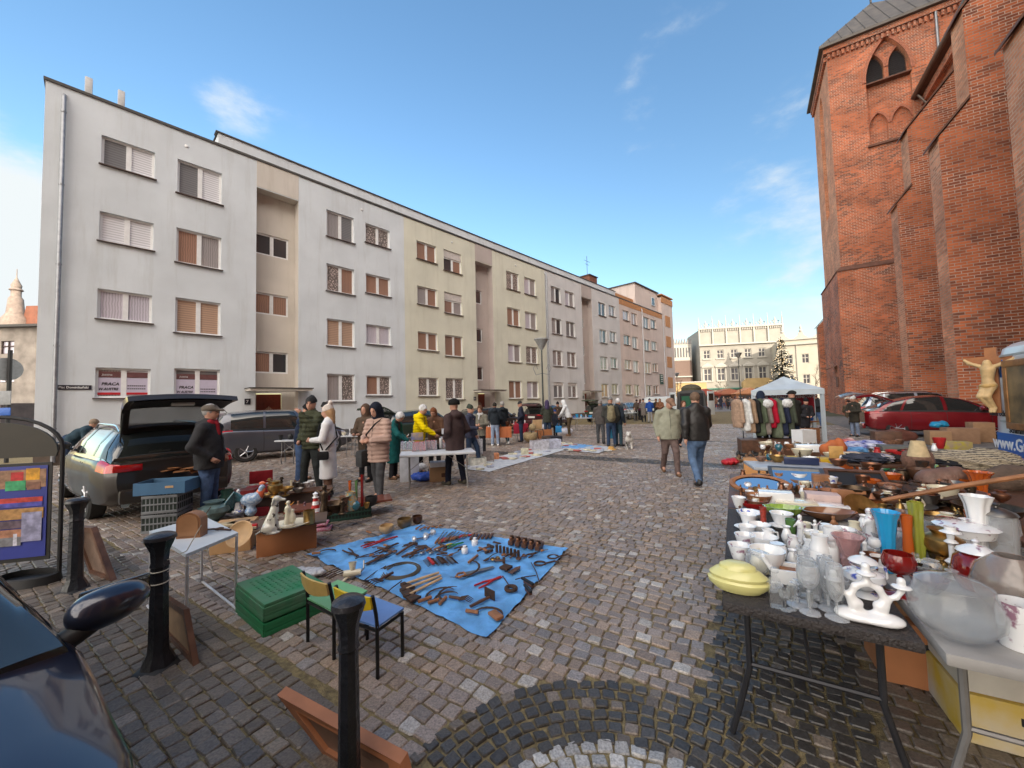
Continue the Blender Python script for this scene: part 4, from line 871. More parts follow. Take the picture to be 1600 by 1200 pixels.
 for ax in axles:
  c=MB();c.tube([(x0+ax,-W,wr+.01),(x0+ax,W,wr+.01)],wr+.055,28);cut.append((c,[body]))
 if hatch:
  zt=hatch.get('z',.62);c=MB();c.box((x0-.2+.75,0,(zt+hatch['top'])/2),(1.9,hatch['w'],hatch['top']-zt),bev=.06);cut.append((c,[body,gh]))
 for c,objs in cut:
  co=c.build('cutter',[mCab],None,fix=True)
  for o in objs:
   md=o.modifiers.new('cut','BOOLEAN');md.operation='DIFFERENCE';md.solver='EXACT';md.object=co
   try: md.material_mode='TRANSFER'
   except Exception: pass
   dg=bpy.context.evaluated_depsgraph_get();dg.update();me=bpy.data.meshes.new_from_object(o.evaluated_get(dg));o.modifiers.clear();o.data=me
   try: me.set_sharp_from_angle(angle=R(40))
   except Exception: pass
  bpy.data.objects.remove(co)
 rx0,rx1=pillars['roof'];tm=topmat or paint
 for mb in patch(top,rx0,rx1,.56,1.,.006,nx=14,nt=6): mb.build('roof_skin',tm,root)
 for (a0,a1,b0,b1) in pillars['bars']:
  for mb in patch(top,lambda u,a=a0,b=b0:a+(b-a)*u,lambda u,a=a1,b=b1:a+(b-a)*u,0.02,.6,.007,nx=2,nt=8): mb.build('pillar',tm,root)
 for mb in patch(top,g0,g1,-.0,.05,.009,nx=16,nt=1): mb.build('belt_moulding',trimline or mBlk,root)
 for (xa,ta,tb) in seams:
  for mb in patch(low,xa-.006,xa+.006,ta,tb,.004,nx=1,nt=10): mb.build('door_seam',mBlk,root)
 for mb in patch(low,axles[0]+wr+.1,axles[1]-wr-.1,.1,.24,.006,nx=8,nt=2): mb.build('sill_trim',mBlk,root)
 for x in handles:
  y,z=low(x,.7)
  for s in(1,-1): h=MB();h.box((x0+x,s*(y+.012),z-.06),(.2,.03,.028),bev=.01);h.build('door_handle',mChr if trimline is mChr else paint,root)
 for ax in axles:
  for s in(1,-1):
   wheel(root,x0+ax,s*(interp(ax,hw)*.985),wr,.21,spokes,rim)
 if tail:
  for s in(1,-1):
   for mb in patch(low,tail[0],tail[1],tail[2],tail[3],.012,sides=(s,),nx=8,nt=6): mb.build('tail_lamp',mTl,root)
   y,z0_=low(.05,tail[2]);y2,z1_=low(.05,tail[3]);q=MB();q.box((x0+tail[0]-.0,s*(y-.16),(z0_+z1_)/2),(.07,.34,z1_-z0_),bev=.02);q.build('tail_lamp',mTl,root)
 if head:
  for mb in patch(low,head[0],head[1],head[2],head[3],.01,nx=6,nt=4): mb.build('headlight',mHl,root)
 if mirror:
  y,z=top(mirror,.1)
  for s in(1,-1): q=MB();q.sphere((x0+mirror-.02,s*(y+.14),z+.1),(.08,.13,.085),12);q.tube([(x0+mirror,s*y,z+.02),(x0+mirror,s*(y+.12),z+.06)],.025,6);q.build('wing_mirror',paint,root)
 if rails:
  for s in(1,-1):
   pts=[]
   for i in range(9):
    x=rx0+.15+(rx1-rx0-.3)*i/8;y,z=top(x,.6);pts.append((x0+x,s*(y-.03),z+(.07 if 0<i<8 else .01)))
   q=MB();q.tube(pts,.02,6);q.build('roof_rail',mChr,root)
 if plate:
  q=MB();q.box((x0-.02+plate[0],0,plate[1]),(.02,.5,.12));q.build('number_plate',mPl,root)
 if bumper:
  y,z=low(.05,.3);q=MB();q.box((x0-.03,0,bumper),(.12,2*y-.1,.22),bev=.05);q.build('bumper',paint,root)
 return root,x0,low,top
def hatchlid(root,x0,hinge,zh,length,W,ang,paint,drop=.35,inner=True):
 """opened tailgate: hinge at (hinge, zh), frame with a window, raised to ang above the horizontal, pointing to the rear"""
 mb=MB();T=Matrix.Translation((x0+hinge,0,zh))@Matrix.Rotation(ang,4,'Y')
 mb.T=T;n=10;w0,w1=W*.80,W*.98
 def P(u,v,off):  # u 0..1 along, v -1..1 across
  bow=.10*sin(u*PI)*1.0-(drop*max(0,u-.55)**1.2);ww=(w0+(w1-w0)*u)/2
  return (-length*u,ww*v*(1-.05*u*u),bow-.05*v*v+off)
 def slab(ua,ub,va,vb,th=.05,m=mb):
  k=6;vs=[];fs=[]
  for o in(0,-th):
   for i in range(k+1):
    for j in range(k+1): vs.append(P(ua+(ub-ua)*i/k,va+(vb-va)*j/k,o))
  q=(k+1)**2
  for i in range(k):
   for j in range(k):
    a=i*(k+1)+j;fs.append((a,a+1,a+k+2,a+k+1));fs.append((a+q,a+k+1+q,a+k+2+q,a+1+q))
  for i in range(k):
   a=i;fs.append((a,a+q,a+1+q,a+1));a=k*(k+1)+i;fs.append((a,a+1,a+1+q,a+q))
   a=i*(k+1);fs.append((a,a+k+1,a+k+1+q,a+q));a=a+k;fs.append((a,a+q,a+k+1+q,a+k+1))
  m.add(vs,fs,0,True)
 slab(0,.1,-1,1);slab(.55,1.,-1,1,.09);slab(.1,.55,-1,-.84);slab(.1,.55,.84,1)
 o=mb.build('tailgate',[paint],root,fix=True)
 g=MB();g.T=T;slab(.1,.55,-.84,.84,.012,g);g.build('rear_window',mat('rear_glass',(.10,.12,.11),.05,0,0,coat=1.,alpha=.55),o)
 g=MB();g.T=T;slab(.6,.97,-.9,.9,.115,g);g.build('inner_trim',mBlk,o)
 g=MB();g.T=T;g.box((-length*.8,0,-.115-drop*.1),(.05,.3,.03));g.build('tailgate_latch',mPl,o)
 for s in(1,-1):
  g=MB();g.tube([T@Vector((-length*.45,s*W*.42,-.02)),Vector((x0+hinge-.12,s*W*.42,zh-.5))],.012,5);g.build('gas_strut',mBlk,o)
 return o
def seats(root,x0,x,z,W,n=2):
 for i in range(n):
  y=(i-(n-1)/2)*W/n*.9;m=MB();m.box((x0+x,y,z+.3),(.16,W/n*.8,.62),bev=.06);m.box((x0+x+.02,y,z+.72),(.1,W/n*.45,.2),bev=.05);m.build('seat_back',mat('seat_cloth',(.03,.03,.034),.9),root)
pBlk=mat('paint_black_brown',(.024,.019,.016),.4,0,.1,2,coat=.7);pGr=mat('paint_grey_blue',(.10,.105,.13),.3,.5,.06,2,coat=1.);pRed=mat('paint_wine_red',(.22,.012,.018),.25,.3,.06,2,coat=1.)
pSil=mat('paint_silver',(.42,.46,.54),.28,.6,.04,2,coat=1.);pGn=mat('paint_dark_green',(.03,.055,.04),.3,.2,.1,2,coat=1.);pNvy=mat('paint_navy',(.022,.026,.048),.3,.45,.14,1.4,coat=1.);pWh=mat('paint_white',(.66,.72,.74),.35,0,.05,1.5,coat=.5,)
def prof_wagon(L,H):
 return dict(bot=[(0,.42),(.25,.24),(L-.5,.2),(L,.3)],belt=[(0,.90),(.4,.97),(L*.5,.96),(L*.7,.93),(L-.9,.84),(L-.2,.68),(L,.55)],
  roof=[(0.05,.9),(.32,1.25),(.62,H-.07),(1.3,H-.01),(L*.5,H),(L*.62,H-.06),(L*.77,.9),(L,.4)],hw=[(0,.72),(.12,.84),(.6,.92),(L*.5,.94),(L-.9,.9),(L-.25,.78),(L,.55)],rw=[(0,.5),(.6,.6),(L*.5,.64),(L*.75,.6),(L,.5)])
def place_car(px,py,wx,wy,heading,name,*a,**k):
 """put the contact point of the wheel at local (wx,wy) on the ground point seen at px,py"""
 g=G(px,py);c,s=cos(heading),sin(heading);return (g.x-(c*wx-s*wy),g.y-(s*wx+c*wy),0)
def atwheel(gx,gy,hx,hy,L,ax,hwid,side):
 """origin (car centre on the ground) from the contact point of the wheel at x=ax on the given side; (hx,hy) heading"""
 h=Vector((hx,hy,0)).normalized();l=Vector((-h.y,h.x,0));o=Vector((gx,gy,0))-h*(ax-L/2)-l*side*(hwid-.1)
 return o,math.atan2(h.y,h.x)
L=4.75;o,rz=atwheel(-6.93,6.37,-.82,.57,L,1.0,.93,1)
pw=prof_wagon(L,1.46)
c1,x0,lo1,tp1=car('parked_car',o,rz,'black estate car with its tailgate raised over a brown tray of goods','car',L,1.86,pBlk,pw['bot'],pw['belt'],pw['roof'],pw['hw'],pw['rw'],(1.0,3.85),.34,
 dict(roof=(.62,2.85),bars=[(.3,.5,.68,.8),(1.0,1.06,1.06,1.12),(2.1,2.2,2.1,2.2),(3.55,3.7,2.8,2.95)]),spokes=10,hatch=dict(z=.66,top=1.33,w=1.24),seams=[(1.25,.2,.75),(2.15,.12,.75),(3.3,.12,.75)],tail=(.02,.42,.55,.77),head=(L-.5,L-.1,.45,.7),rails=True,mirror=3.2,handles=(1.5,2.5),trimline=mChr,plate=None)
hatchlid(c1,x0,.6,1.43,1.15,1.5,R(34),pBlk,drop=.25)
seats(c1,x0,1.5,.5,1.25)
q=MB();q.box((x0+.75,0,.645),(1.35,1.2,.03));q.build('boot_floor',mat('boot_mat',(.10,.045,.02),.9,0,.5,5),c1)
for s in(1,-1): q=MB();q.tube([(x0-.03,s*.62,.3),(x0+.1,s*.62,.3)],.05,10);q.build('exhaust_pipe',mChr,c1)
L=4.5;o,rz=atwheel(-8.74,12.59,.68,.73,L,.85,.9,-1)
bt=[(0,.42),(.25,.25),(L-.5,.2),(L,.3)];be=[(0,1.0),(.4,1.04),(2.2,.98),(3.4,.95),(4.0,.82),(4.5,.6)];rf_=[(.02,1.0),(.15,1.35),(.35,1.58),(1.2,1.64),(2.2,1.64),(2.9,1.52),(3.75,1.0),(4.5,.6)]
hw_=[(0,.72),(.15,.86),(.6,.9),(2.2,.92),(3.6,.9),(4.2,.8),(4.5,.5)];rw_=[(0,.55),(.5,.64),(2.2,.66),(3.2,.62),(4.5,.5)]
c2,x0,_,_=car('parked_car',o,rz,'grey-blue people carrier parked along the white house front','car',L,1.84,pGr,bt,be,rf_,hw_,rw_,(.85,3.6),.335,dict(roof=(.3,2.6),bars=[(.15,.45,.3,.5),(1.35,1.42,1.4,1.46),(2.5,2.6,2.3,2.42),(3.4,3.55,2.6,2.8)]),spokes=5,seams=[(1.35,.15,.75),(2.5,.12,.75),(3.3,.12,.75)],tail=(.02,.5,.68,.88),head=(3.95,4.35,.5,.75),mirror=3.1,handles=(1.6,2.75),plate=(0,.8))
q=MB();q.tube([(x0+.5,0,1.62),(x0+.2,0,1.95)],.008,4);q.build('aerial',mBlk,c2)
L=4.3;h=Vector((.68,.73,0));be5=[(0,.9),(.4,.95),(2.2,.93),(3.2,.9),(3.8,.78),(4.3,.6)];rf5=[(.02,.9),(.3,1.3),(.6,1.42),(1.8,1.47),(2.5,1.4),(3.3,.92),(4.3,.6)]
hw5=[(0,.7),(.15,.83),(.6,.87),(2.2,.88),(3.5,.86),(4.1,.75),(4.3,.5)];rw5=[(0,.5),(.5,.6),(2.2,.62),(3.2,.56),(4.3,.5)];bt5=[(0,.4),(.25,.25),(L-.5,.2),(L,.3)]
def hatch5(g,hd,label,paint,lid=None,group=None,hgt=1.,spk=6,name='parked_car',lidang=20):
 h=Vector(hd+(0,)).normalized();o=Vector((g[0],g[1],0))+h*L/2
 c,x0,_,_=car(name,o,math.atan2(h.y,h.x),label,'car',4.3,1.78,paint,bt5,[(a,b*hgt) for a,b in be5],[(a,b*hgt) for a,b in rf5],hw5,rw5,(.8,3.4),.32,dict(roof=(.5,2.3),bars=[(.25,.5,.5,.7),(1.2,1.27,1.25,1.32),(2.1,2.2,2.05,2.15),(3.0,3.15,2.25,2.4)]),group,spk,hatch=dict(z=.7,top=1.3*hgt,w=1.1) if lid else None,seams=[(1.25,.2,.75),(2.15,.12,.75)],tail=(.02,.3,.6,.8),head=(3.8,4.15,.5,.72),mirror=2.95,handles=(1.45,2.4),plate=(0,.75))
 if lid: hatchlid(c,x0,.5,1.4*hgt,lid,1.4,R(lidang),paint)
 return c
hatch5((-5.7,16.4),(.68,.73),'dark green hatchback with its lid up behind the beige and teal coats',pGn,1.15)
hatch5((-2.6,19.7),(.68,.73),'black hatchback parked against the cream wall behind the yellow jacket',pBlk)
hatch5((1.2,24.6),(.60,.80),'black and maroon hatchback beside the wheelchair stall at the lamp post',mat('paint_maroon',(.07,.015,.02),.3,.3,.1,2,coat=1.),.9)
hatch5((6.2,30.),(.68,.73),'dark green hatchback with its lid up behind the backpack man',mat('paint_moss',(.04,.06,.035),.3,.2,.1,2,coat=1.),1.0,lidang=30)
hatch5((8.8,32.8),(.68,.73),'pale blue hatchback second in line behind the backpack man',mat('paint_ice',(.35,.42,.46),.3,.4,.05,2,coat=1.))
def van(name,o,rz,label,L,W,H,paint,doors=False):
 r=empty(name,o,rz,label,'van');m=MB();n=14
 def sec(x,s):
  k=min(1,x/.35);k2=min(1,max(0,(L-x)/1.6));h=1.0+(H-1.0)*(.0+1.*min(1,k2*1.25)) if k2<1 else H;h=max(1.0,h);w=W/2*(.93+.07*k)*(.9+.1*min(1,(L-x)/.5))
  return [(w*.96,.35),(w,.6),(w,1.05),(w*.985,1.5 if h>1.6 else h*.8),(w*.93,max(h-.32,.9)),(w*.87,h-.1),(w*.74,h-.015),(0,h+.02)]
 xs=[0,.04,.12,.4,1,2,L-1.9,L-1.6,L-1.3,L-1.0,L-.8,L-.5,L-.15,L];vs=[];fs=[]
 for x in xs:
  s_=sec(x,0);z0=0 if .04<x<L-.1 else .0
  ring=[(x-L/2,y*(1 if x>.05 else .97),z) for y,z in s_]+[(x-L/2,-y*(1 if x>.05 else .97),z) for y,z in s_[::-1]];vs+=ring
 k=16
 for i in range(len(xs)-1):
  for j in range(k): fs.append((i*k+j,(i+1)*k+j,(i+1)*k+(j+1)%k,i*k+(j+1)%k))
 fs.append(tuple(range(k)));fs.append(tuple((len(xs)-1)*k+j for j in range(k))[::-1]);m.add(vs,fs,0,True);b=m.build('body',paint,r,fix=True)
 for x in(.95,L-.9):
  for s in(1,-1): wheel(r,x-L/2,s*(W/2-.01),.34,.2,6)
 q=MB()
 for s in(1,-1): q.box((L/2-1.75,s*(W/2*.955),H-.62),(.85,.03,.5),bev=.01)
 q.build('side_window',mCg,r)
 return r
L=5.0;P_=Vector((8.15,6.6,0));
vr=van('parked_van',P_-VD*L/2+UD*.98,math.atan2(-VD.y,-VD.x),'white van with blue stripe and web address beside the junk tables',L,1.96,2.5,pWh)
sgn=-1 if (Matrix.Rotation(vr.rotation_euler.z,3,'Z')@Vector((0,1,0))).dot(UD)>0 else 1
mBl=mat('stripe_blue',(.015,.12,.42),.4,0,.05)
yy=sgn*.993
def onvan(x,z,w,h,m,name,t=.008):
 q=MB();q.box((x-L/2,yy,z),(w,t,h));return q.build(name,m,vr)
onvan(2.5,.86,4.5,.34,mBl,'blue_stripe');onvan(2.6,1.22,4.4,.03,mat('moulding_grey',(.35,.4,.4),.5),'side_moulding',.03)
onvan(2.6,2.26,4.2,.03,mat('moulding_grey',(.35,.4,.4),.5),'gutter_line',.03)
rt=(PI/2,0,PI) if sgn>0 else (PI/2,0,0)
def vtext(t,x,z,s,m,b=0.): return text(t,s,m,vr,(x-L/2 if sgn<0 else x-L/2,yy+sgn*.006,z),rt,bold=b)
vtext('www.Gruener-Bau.de',.12 if sgn<0 else .2,.78,.27,mWh,.006)
vtext('Bautrocknung',.08,1.30,.13,mBk,.002);vtext('Schimmelschutz',.62,1.05,.13,mBk,.002)
q=MB();q.prism([(.42-L/2,1.92),(.72-L/2,1.92),(.57-L/2,2.2)],yy-.006*1,yy+.006);q.build('triangle_mark',mBl,vr)
q=MB();q.prism([(.05-L/2,1.72),(.35-L/2,1.72),(.2-L/2,1.98)],yy-.006*1,yy+.006);q.build('triangle_mark',mBl,vr)
g=A(1024,622,46);v2=van('parked_van',(g.x,g.y,0),R(185),'small white van at the end of the pink house, half hidden by shoppers',4.6,1.8,1.95,pWh)
g=A(1081,622,27);v3=van('parked_van',(g.x+1,g.y+2.2,0),R(65),'dark van with open rear doors behind the two walking men',4.6,1.95,2.25,mat('paint_dark_van',(.05,.05,.05),.4))
q=MB();q.box((-2.25,0,1.3),(.2,1.5,1.5));q.build('load_bay',mCab,v3)
for s,m_ in((1,mat('cloth_bottle_green',(.02,.09,.05),.9)),(-1,mCab)): q=MB();q.box((-2.4,s*.35,1.2),(.1,.6,1.3),bev=.03);q.build('hanging_load',m_,v3)
for s in(1,-1): q=MB();q.box((-2.65,s*1.2,1.35),(.75,.05,1.6),rotm(0,0,s*R(35)),bev=.02);d_=q.build('rear_door',pWh,v3);q=MB();q.box((-2.68,s*1.2,1.75),(.5,.06,.5),rotm(0,0,s*R(35)));q.build('door_window',mCg,d_)
q=MB();q.sphere((-1.2,0,2.35),(.8,.7,.38),14);tag(q.build('roof_bundle',fab('khaki_canvas',(.10,.09,.06)),None,loc=(g.x+1,g.y+2.2,0),rot=(0,0,R(65))),'khaki canvas bundle strapped on the roof of the dark van','bundle')
L=4.55;o,rz=atwheel(14.9,15.0,.848,-.53,L,.9,.9,-1)
be6=[(0,.98),(.4,1.0),(2.2,.97),(3.4,.93),(4.0,.82),(4.55,.6)];rf6=[(.0,.98),(.35,1.14),(.8,1.38),(1.5,1.53),(2.1,1.56),(2.7,1.45),(3.75,.95),(4.55,.6)]
c6,x0,_,_=car('parked_car',o,rz,'wine red hatchback seen side-on in front of the brick church, lid raised','car',L,1.8,pRed,[(0,.42),(.25,.25),(4.0,.2),(4.55,.3)],be6,rf6,hw_,rw_,(.9,3.55),.335,dict(roof=(.9,2.6),bars=[(.2,.45,.75,1.05),(1.0,1.08,1.3,1.38),(2.2,2.3,2.15,2.25),(3.5,3.65,2.5,2.7)]),spokes=7,hatch=dict(z=.75,top=1.2,w=1.1),seams=[(1.3,.25,.75),(2.25,.12,.75),(3.35,.12,.75)],tail=(.02,.42,.62,.8),head=(3.95,4.35,.5,.75),mirror=3.15,handles=(1.6,2.5))
hatchlid(c6,x0,1.0,1.42,1.35,1.4,R(16),pRed,drop=.5)
g=Vector((17.3,19.6,0));h=UD
L=4.7;pw=prof_wagon(L,1.72);o=g+h*L/2
c7,x0,_,_=car('parked_car',o,math.atan2(h.y,h.x),'silver estate car with roof rails behind the wine red hatchback, lid raised','car',L,1.86,pSil,pw['bot'],[(a,b*1.12) for a,b in pw['belt']],[(a,b*1.0) for a,b in pw['roof']],pw['hw'],pw['rw'],(.95,3.8),.35,dict(roof=(.62,2.85),bars=[(.3,.5,.68,.8),(1.0,1.06,1.06,1.12),(2.1,2.2,2.1,2.2),(3.55,3.7,2.8,2.95)]),spokes=6,hatch=dict(z=.75,top=1.5,w=1.15),seams=[(1.25,.2,.75),(2.15,.12,.75)],tail=(.02,.35,.6,.8),head=(L-.5,L-.1,.45,.7),rails=True)
hatchlid(c7,x0,.6,1.68,1.15,1.5,R(4),pSil,drop=.3)
L=4.4;h=Vector((.88,-.47,0)).normalized();l=Vector((-h.y,h.x,0))
base=Vector((-1.41,1.27,0));o=base-h*(3.36-L/2)-l*.83
beN=[(0,.97),(.4,1.0),(2.0,.98),(3.2,.97),(3.9,.88),(4.25,.74),(4.4,.55)];rfN=[(.0,.95),(.3,1.2),(.7,1.4),(1.5,1.54),(2.0,1.53),(2.5,1.43),(3.38,.97),(4.4,.55)]
hwN=[(0,.7),(.15,.84),(.6,.88),(2.0,.89),(3.3,.89),(3.9,.84),(4.25,.72),(4.4,.5)]
c8,x0,lo8,tp8=car('parked_car',o,math.atan2(h.y,h.x),'navy car in the near left corner with dewy bonnet and wing mirror','car',L,1.78,pNvy,[(0,.42),(.25,.25),(3.9,.2),(4.4,.3)],beN,rfN,hwN,rw5,(.8,3.52),.32,dict(roof=(.5,2.35),bars=[(.2,.45,.5,.7),(1.0,1.08,1.1,1.18),(2.0,2.1,1.95,2.05),(3.22,3.4,2.3,2.42)]),spokes=5,seams=[(2.05,.12,.75),(3.1,.12,.7)],tail=(.02,.3,.6,.8),head=(3.95,4.3,.55,.78),handles=(1.3,2.3))
qm=MB();T_=Matrix.Translation((x0+3.2,.88,.96));qm.T=T_
qm.tube([(0,-.08,-.03),(.0,.0,.0),(0,.05,.03)],[.04,.032,.035],10)
qm.build('mirror_foot',mBlk,c8)
org('wing_mirror',[ell((0,.10,.065),(.065,.09,.068),.02),ell((-.01,.16,.075),(.045,.055,.045),.04),ell((-.02,.05,.05),(.05,.05,.055),.04)],pNvy,c8,.008,(x0+3.2,.84,.95))
q=MB();q.box((x0+3.135,.98,1.02),(.02,.2,.1),bev=.01);q.build('mirror_glass',mCg,c8)
# people
mSk=mat('skin',(.50,.27,.19),.6,0,.08,20,0,spec=.4);mEye=mat('eye_dark',(.03,.02,.02),.3,var=0);mShB=mat('shoe_black',(.02,.02,.02),.5,0,.2);mShN=mat('shoe_brown',(.16,.085,.045),.7,0,.2)
JEAN=fab('denim_blue',(.075,.125,.24));JDK=fab('denim_dark',(.03,.05,.095));JLT=fab('denim_pale',(.24,.30,.42));TBK=fab('trousers_black',(.02,.021,.025));TGY=fab('trousers_grey',(.07,.072,.078));TBR=fab('trousers_brown',(.10,.075,.06));TGN=fab('trousers_green_grey',(.035,.04,.04))
def person(g,face,label,h=1.75,coat=None,hem=.80,puff=0.,arms=('down','down'),legs='stand',lean=0.,hyaw=0.,hpitch=0.,hair=None,hat=None,hatc=None,trou=TBK,shoe=mShB,fat=1.,vox=.016,skirt=1.0,hood=None,bag=None,group=None,glasses=False,eyes=True,stance=0.,scarf=None,z0=0.,low=False):
 """face: heading in degrees, 0 looks along +y (away), 180 looks at the camera; g ground point"""
 k=h/1.75
 root=empty('person',(g[0],g[1],z0),R(-face),label,'person',group);root.scale=(k,k,k)
 hipz=.90
 sl=sin(lean);cl=cos(lean)
 def U(p):   # upper body tilts forward about the hips
  x,y,z=p;dz=z-hipz;return (x,y*cl+dz*sl,hipz+dz*cl-y*sl)
 base=U((0,.01,1.50));cy,sy=cos(-hyaw),sin(-hyaw);cp,sp=cos(hpitch),sin(hpitch)
 ln=lean*.55
 def Hd(p):  # head frame, origin at the neck base
  x,y,z=p;y,z=y*cp+z*sp,-y*sp+z*cp;x,y=x*cy-y*sy,x*sy+y*cy
  a=ln;y,z=y*cos(a)+z*sin(a),-y*sin(a)+z*cos(a)
  return (base[0]+x,base[1]+y,base[2]+z)
 def arm(mode,s):
  sh=U((s*.185*fat**.3,0,1.39))
  el,ha={'down':((.27,-.03,1.12),(.26,.07,.88)),'pocket':((.29,-.08,1.13),(.19,.10,.96)),'front':((.26,.06,1.12),(.09,.28,1.10)),'camera':((.25,.20,1.20),(.07,.30,1.46)),'reach':((.25,.22,1.20),(.14,.46,1.06)),'back':((.27,-.12,1.14),(.08,-.16,1.0)),'swingf':((.26,.10,1.13),(.24,.26,.97)),'swingb':((.26,-.14,1.14),(.27,-.16,.90)),'chest':((.26,.05,1.13),(.03,.20,1.22)),'lap':((.25,.1,1.14),(.1,.3,1.0)),'low':((.24,.2,1.15),(.16,.42,.86)),'up':((.30,.18,1.36),(.22,.30,1.62))}[mode]
  return sh,U((s*el[0],el[1],el[2])),U((s*ha[0],ha[1],ha[2]))
 AR=[arm(arms[0],-1),arm(arms[1],1)]
 LG={'stand':[((-.10,.0,.50),(-.11,-.01,.09)),((.10,.02,.50),(.12,.0,.09))],'wide':[((-.14,.02,.50),(-.19,-.01,.09)),((.14,.03,.50),(.19,.02,.09))],
  'walk':[((-.10,.16,.53),(-.10,.22,.09)),((.10,-.02,.50),(.10,-.27,.14))],'walk2':[((-.10,.0,.50),(-.10,-.26,.13)),((.10,.15,.53),(.10,.2,.09))],
  'step':[((-.11,.08,.51),(-.12,.10,.09)),((.11,-.04,.50),(.12,-.12,.10))],'sit':[((-.13,.42,.88),(-.14,.44,.46)),((.13,.42,.88),(.14,.46,.46))]}[legs]
 if legs=='sit':
  root.location.z=z0-.38*k
 f=fat
 B=[ell(Hd((0,.005,.145)),(.074,.092,.105),.02),ell(Hd((0,.035,.075)),(.052,.055,.05),.04),cone(Hd((0,.09,.13)),Hd((0,.108,.105)),.012,.016,.015),ell(Hd((.074,0,.13)),(.012,.022,.032),.01),ell(Hd((-.074,0,.13)),(.012,.022,.032),.01),
  ell(Hd((.03,.085,.15)),(.016,.012,.012),.0,None,True),ell(Hd((-.03,.085,.15)),(.016,.012,.012),.0,None,True),cone(Hd((-.025,.088,.165)),Hd((.025,.088,.165)),.012,.012,.02),cone(Hd((-.02,.087,.068)),Hd((.02,.087,.068)),.008,.008,.01),
  cone(Hd((0,-.01,.08)),U((0,-.01,1.40)),.052,.062,.04),cone(U((0,0,1.36)),(0,0,.98),.10,.11,.05),cone((0,0,.98),(0,0,.9),.12,.12,.05)]
 for s,(sh,el,ha) in zip((-1,1),AR):
  B+=[cone(U((0,0,1.38)),sh,.06,.05,.04),cone(sh,el,.045,.036,.02),cone(el,ha,.034,.024,.02)]
  d=(Vector(ha)-Vector(el)).normalized();sd=d.cross(Vector((s,0,0)));sd=sd.normalized() if sd.length>.1 else Vector((0,0,1));ac=sd.cross(d).normalized()
  hp=Vector(ha)+d*.045;B.append(cone(ha,hp+d*.02,.026,.034,.02))
  curl=-ac*s*0+Vector((-s*.02,0,0))
  if not low:
   for i,(o,l_) in enumerate(((-.030,.058),(-.011,.068),(.009,.064),(.028,.05))):
    a=hp+d*.03+sd*o;b=a+d*l_*.55;c=b+d*l_*.45+curl;B+=[cone(a,b,.0098,.009,.006),cone(b,c,.009,.0078,.006)]
   a=hp-d*.015+sd*.03;b=a+sd*.026+d*.03;B+=[cone(a,b,.012,.010,.008),cone(b,b+d*.026,.010,.009,.006)]
 for (kn,an) in LG:
  s=-1 if kn[0]<0 else 1;B+=[cone((s*.09,0,.9),kn,.075,.05,.04),cone(kn,an,.048,.035,.03),cone(an,(an[0],an[1]+.12,an[2]-.05),.035,.03,.03)]
 org('body',B,mSk,root,vox if not low else .02)
 if eyes and not low:
  e=MB()
  for s in(-1,1): e.sphere(Hd((s*.03,.086,.148)),.009,6)
  e.build('eyes',mEye,root)
 cm=coat or fab('coat_plain',(.05,.05,.055));T=[]
 fl=(1,1.35,1)
 T+=[cone(U((0,-.005,1.40)),U((0,-.01,1.18)),.13*f**.5,.175*f,.06,fl),cone(U((0,0,1.18)),U((0,0,.98)),.175*f,.18*f,.05,fl)]
 if hem<.98: T.append(cone(U((0,0,1.0)),(0,U((0,0,.98))[1]*.6,hem),.18*f,.185*f*skirt,.05,fl))
 for s,(sh,el,ha) in zip((-1,1),AR):
  d=(Vector(ha)-Vector(el))
  T+=[cone(U((s*.05,0,1.41)),sh,.08,.074,.05),cone(sh,el,.080*f**.4,.066*f**.4,.03),cone(el,tuple(Vector(ha)-d*.06),.066*f**.4,.05,.03)]
 T.append(cone(U((0,-.02,1.40)),U((0,-.01,1.50)),.085,.075,.03))
 if hood=='down': T+=[ell(U((0,-.10,1.44)),(.12,.075,.075),.04)]
 cuts=[((0,0,hem),(0,0,-1))]
 dp=None
 if puff: dp=lambda X,Y,Z:.007-.018*np.abs(np.sin(Z*PI/puff+.6*X))
 else: dp=lambda X,Y,Z:.004*np.sin(X*31+Z*23)*np.sin(Y*29-Z*17)
 co=org('coat',T,cm,root,max(vox,.016) if not low else .024,cuts=cuts,disp=dp)
 if not low:
  zp=MB();pts=[]
  for i in range(9):
   z=1.44-(1.44-hem-.04)*i/8;fr=U((0,0,z)) if z>.98 else (0,U((0,0,.98))[1]*.6,z);w=(.13+.045*min(1,(1.40-z)/.2 if z<1.4 else 0))*f
   pts.append((fr[0],fr[1]+w/1.35+.012,fr[2]))
  zp.tube(pts,.006,4,flat=.6);zp.build('front_zip',mBlk,co)
 Q=[cone((0,0,1.0),(0,0,.86),.135*f,.14*f,.04,(1,1.2,1))]
 for (kn,an) in LG:
  s=-1 if kn[0]<0 else 1;Q+=[cone((s*.075,0,.88),kn,.098*f**.6,.072,.03),cone(kn,(an[0],an[1],an[2]-.02),.07,.058,.02)]
 org('trousers',Q,trou,root,max(vox,.016) if not low else .024,disp=lambda X,Y,Z:.004*np.sin(X*40+Z*31)*np.sin(Y*37-Z*21))
 for (kn,an) in LG:
  dr=.13 if an[2]<.11 else .11
  tip=(an[0]*1.05,an[1]+dr,an[2]-.055 if an[2]<.11 else an[2]-.09)
  org('shoe',[cone((an[0],an[1]-.035,an[2]-.045),tip,.044,.040,.02),cone(an,(an[0],an[1]-.01,an[2]-.04),.05,.05,.03)],shoe,root,.016 if not low else .024,cuts=[((0,0,min(an[2],tip[2])-.087+ .0),(0,0,-1))])
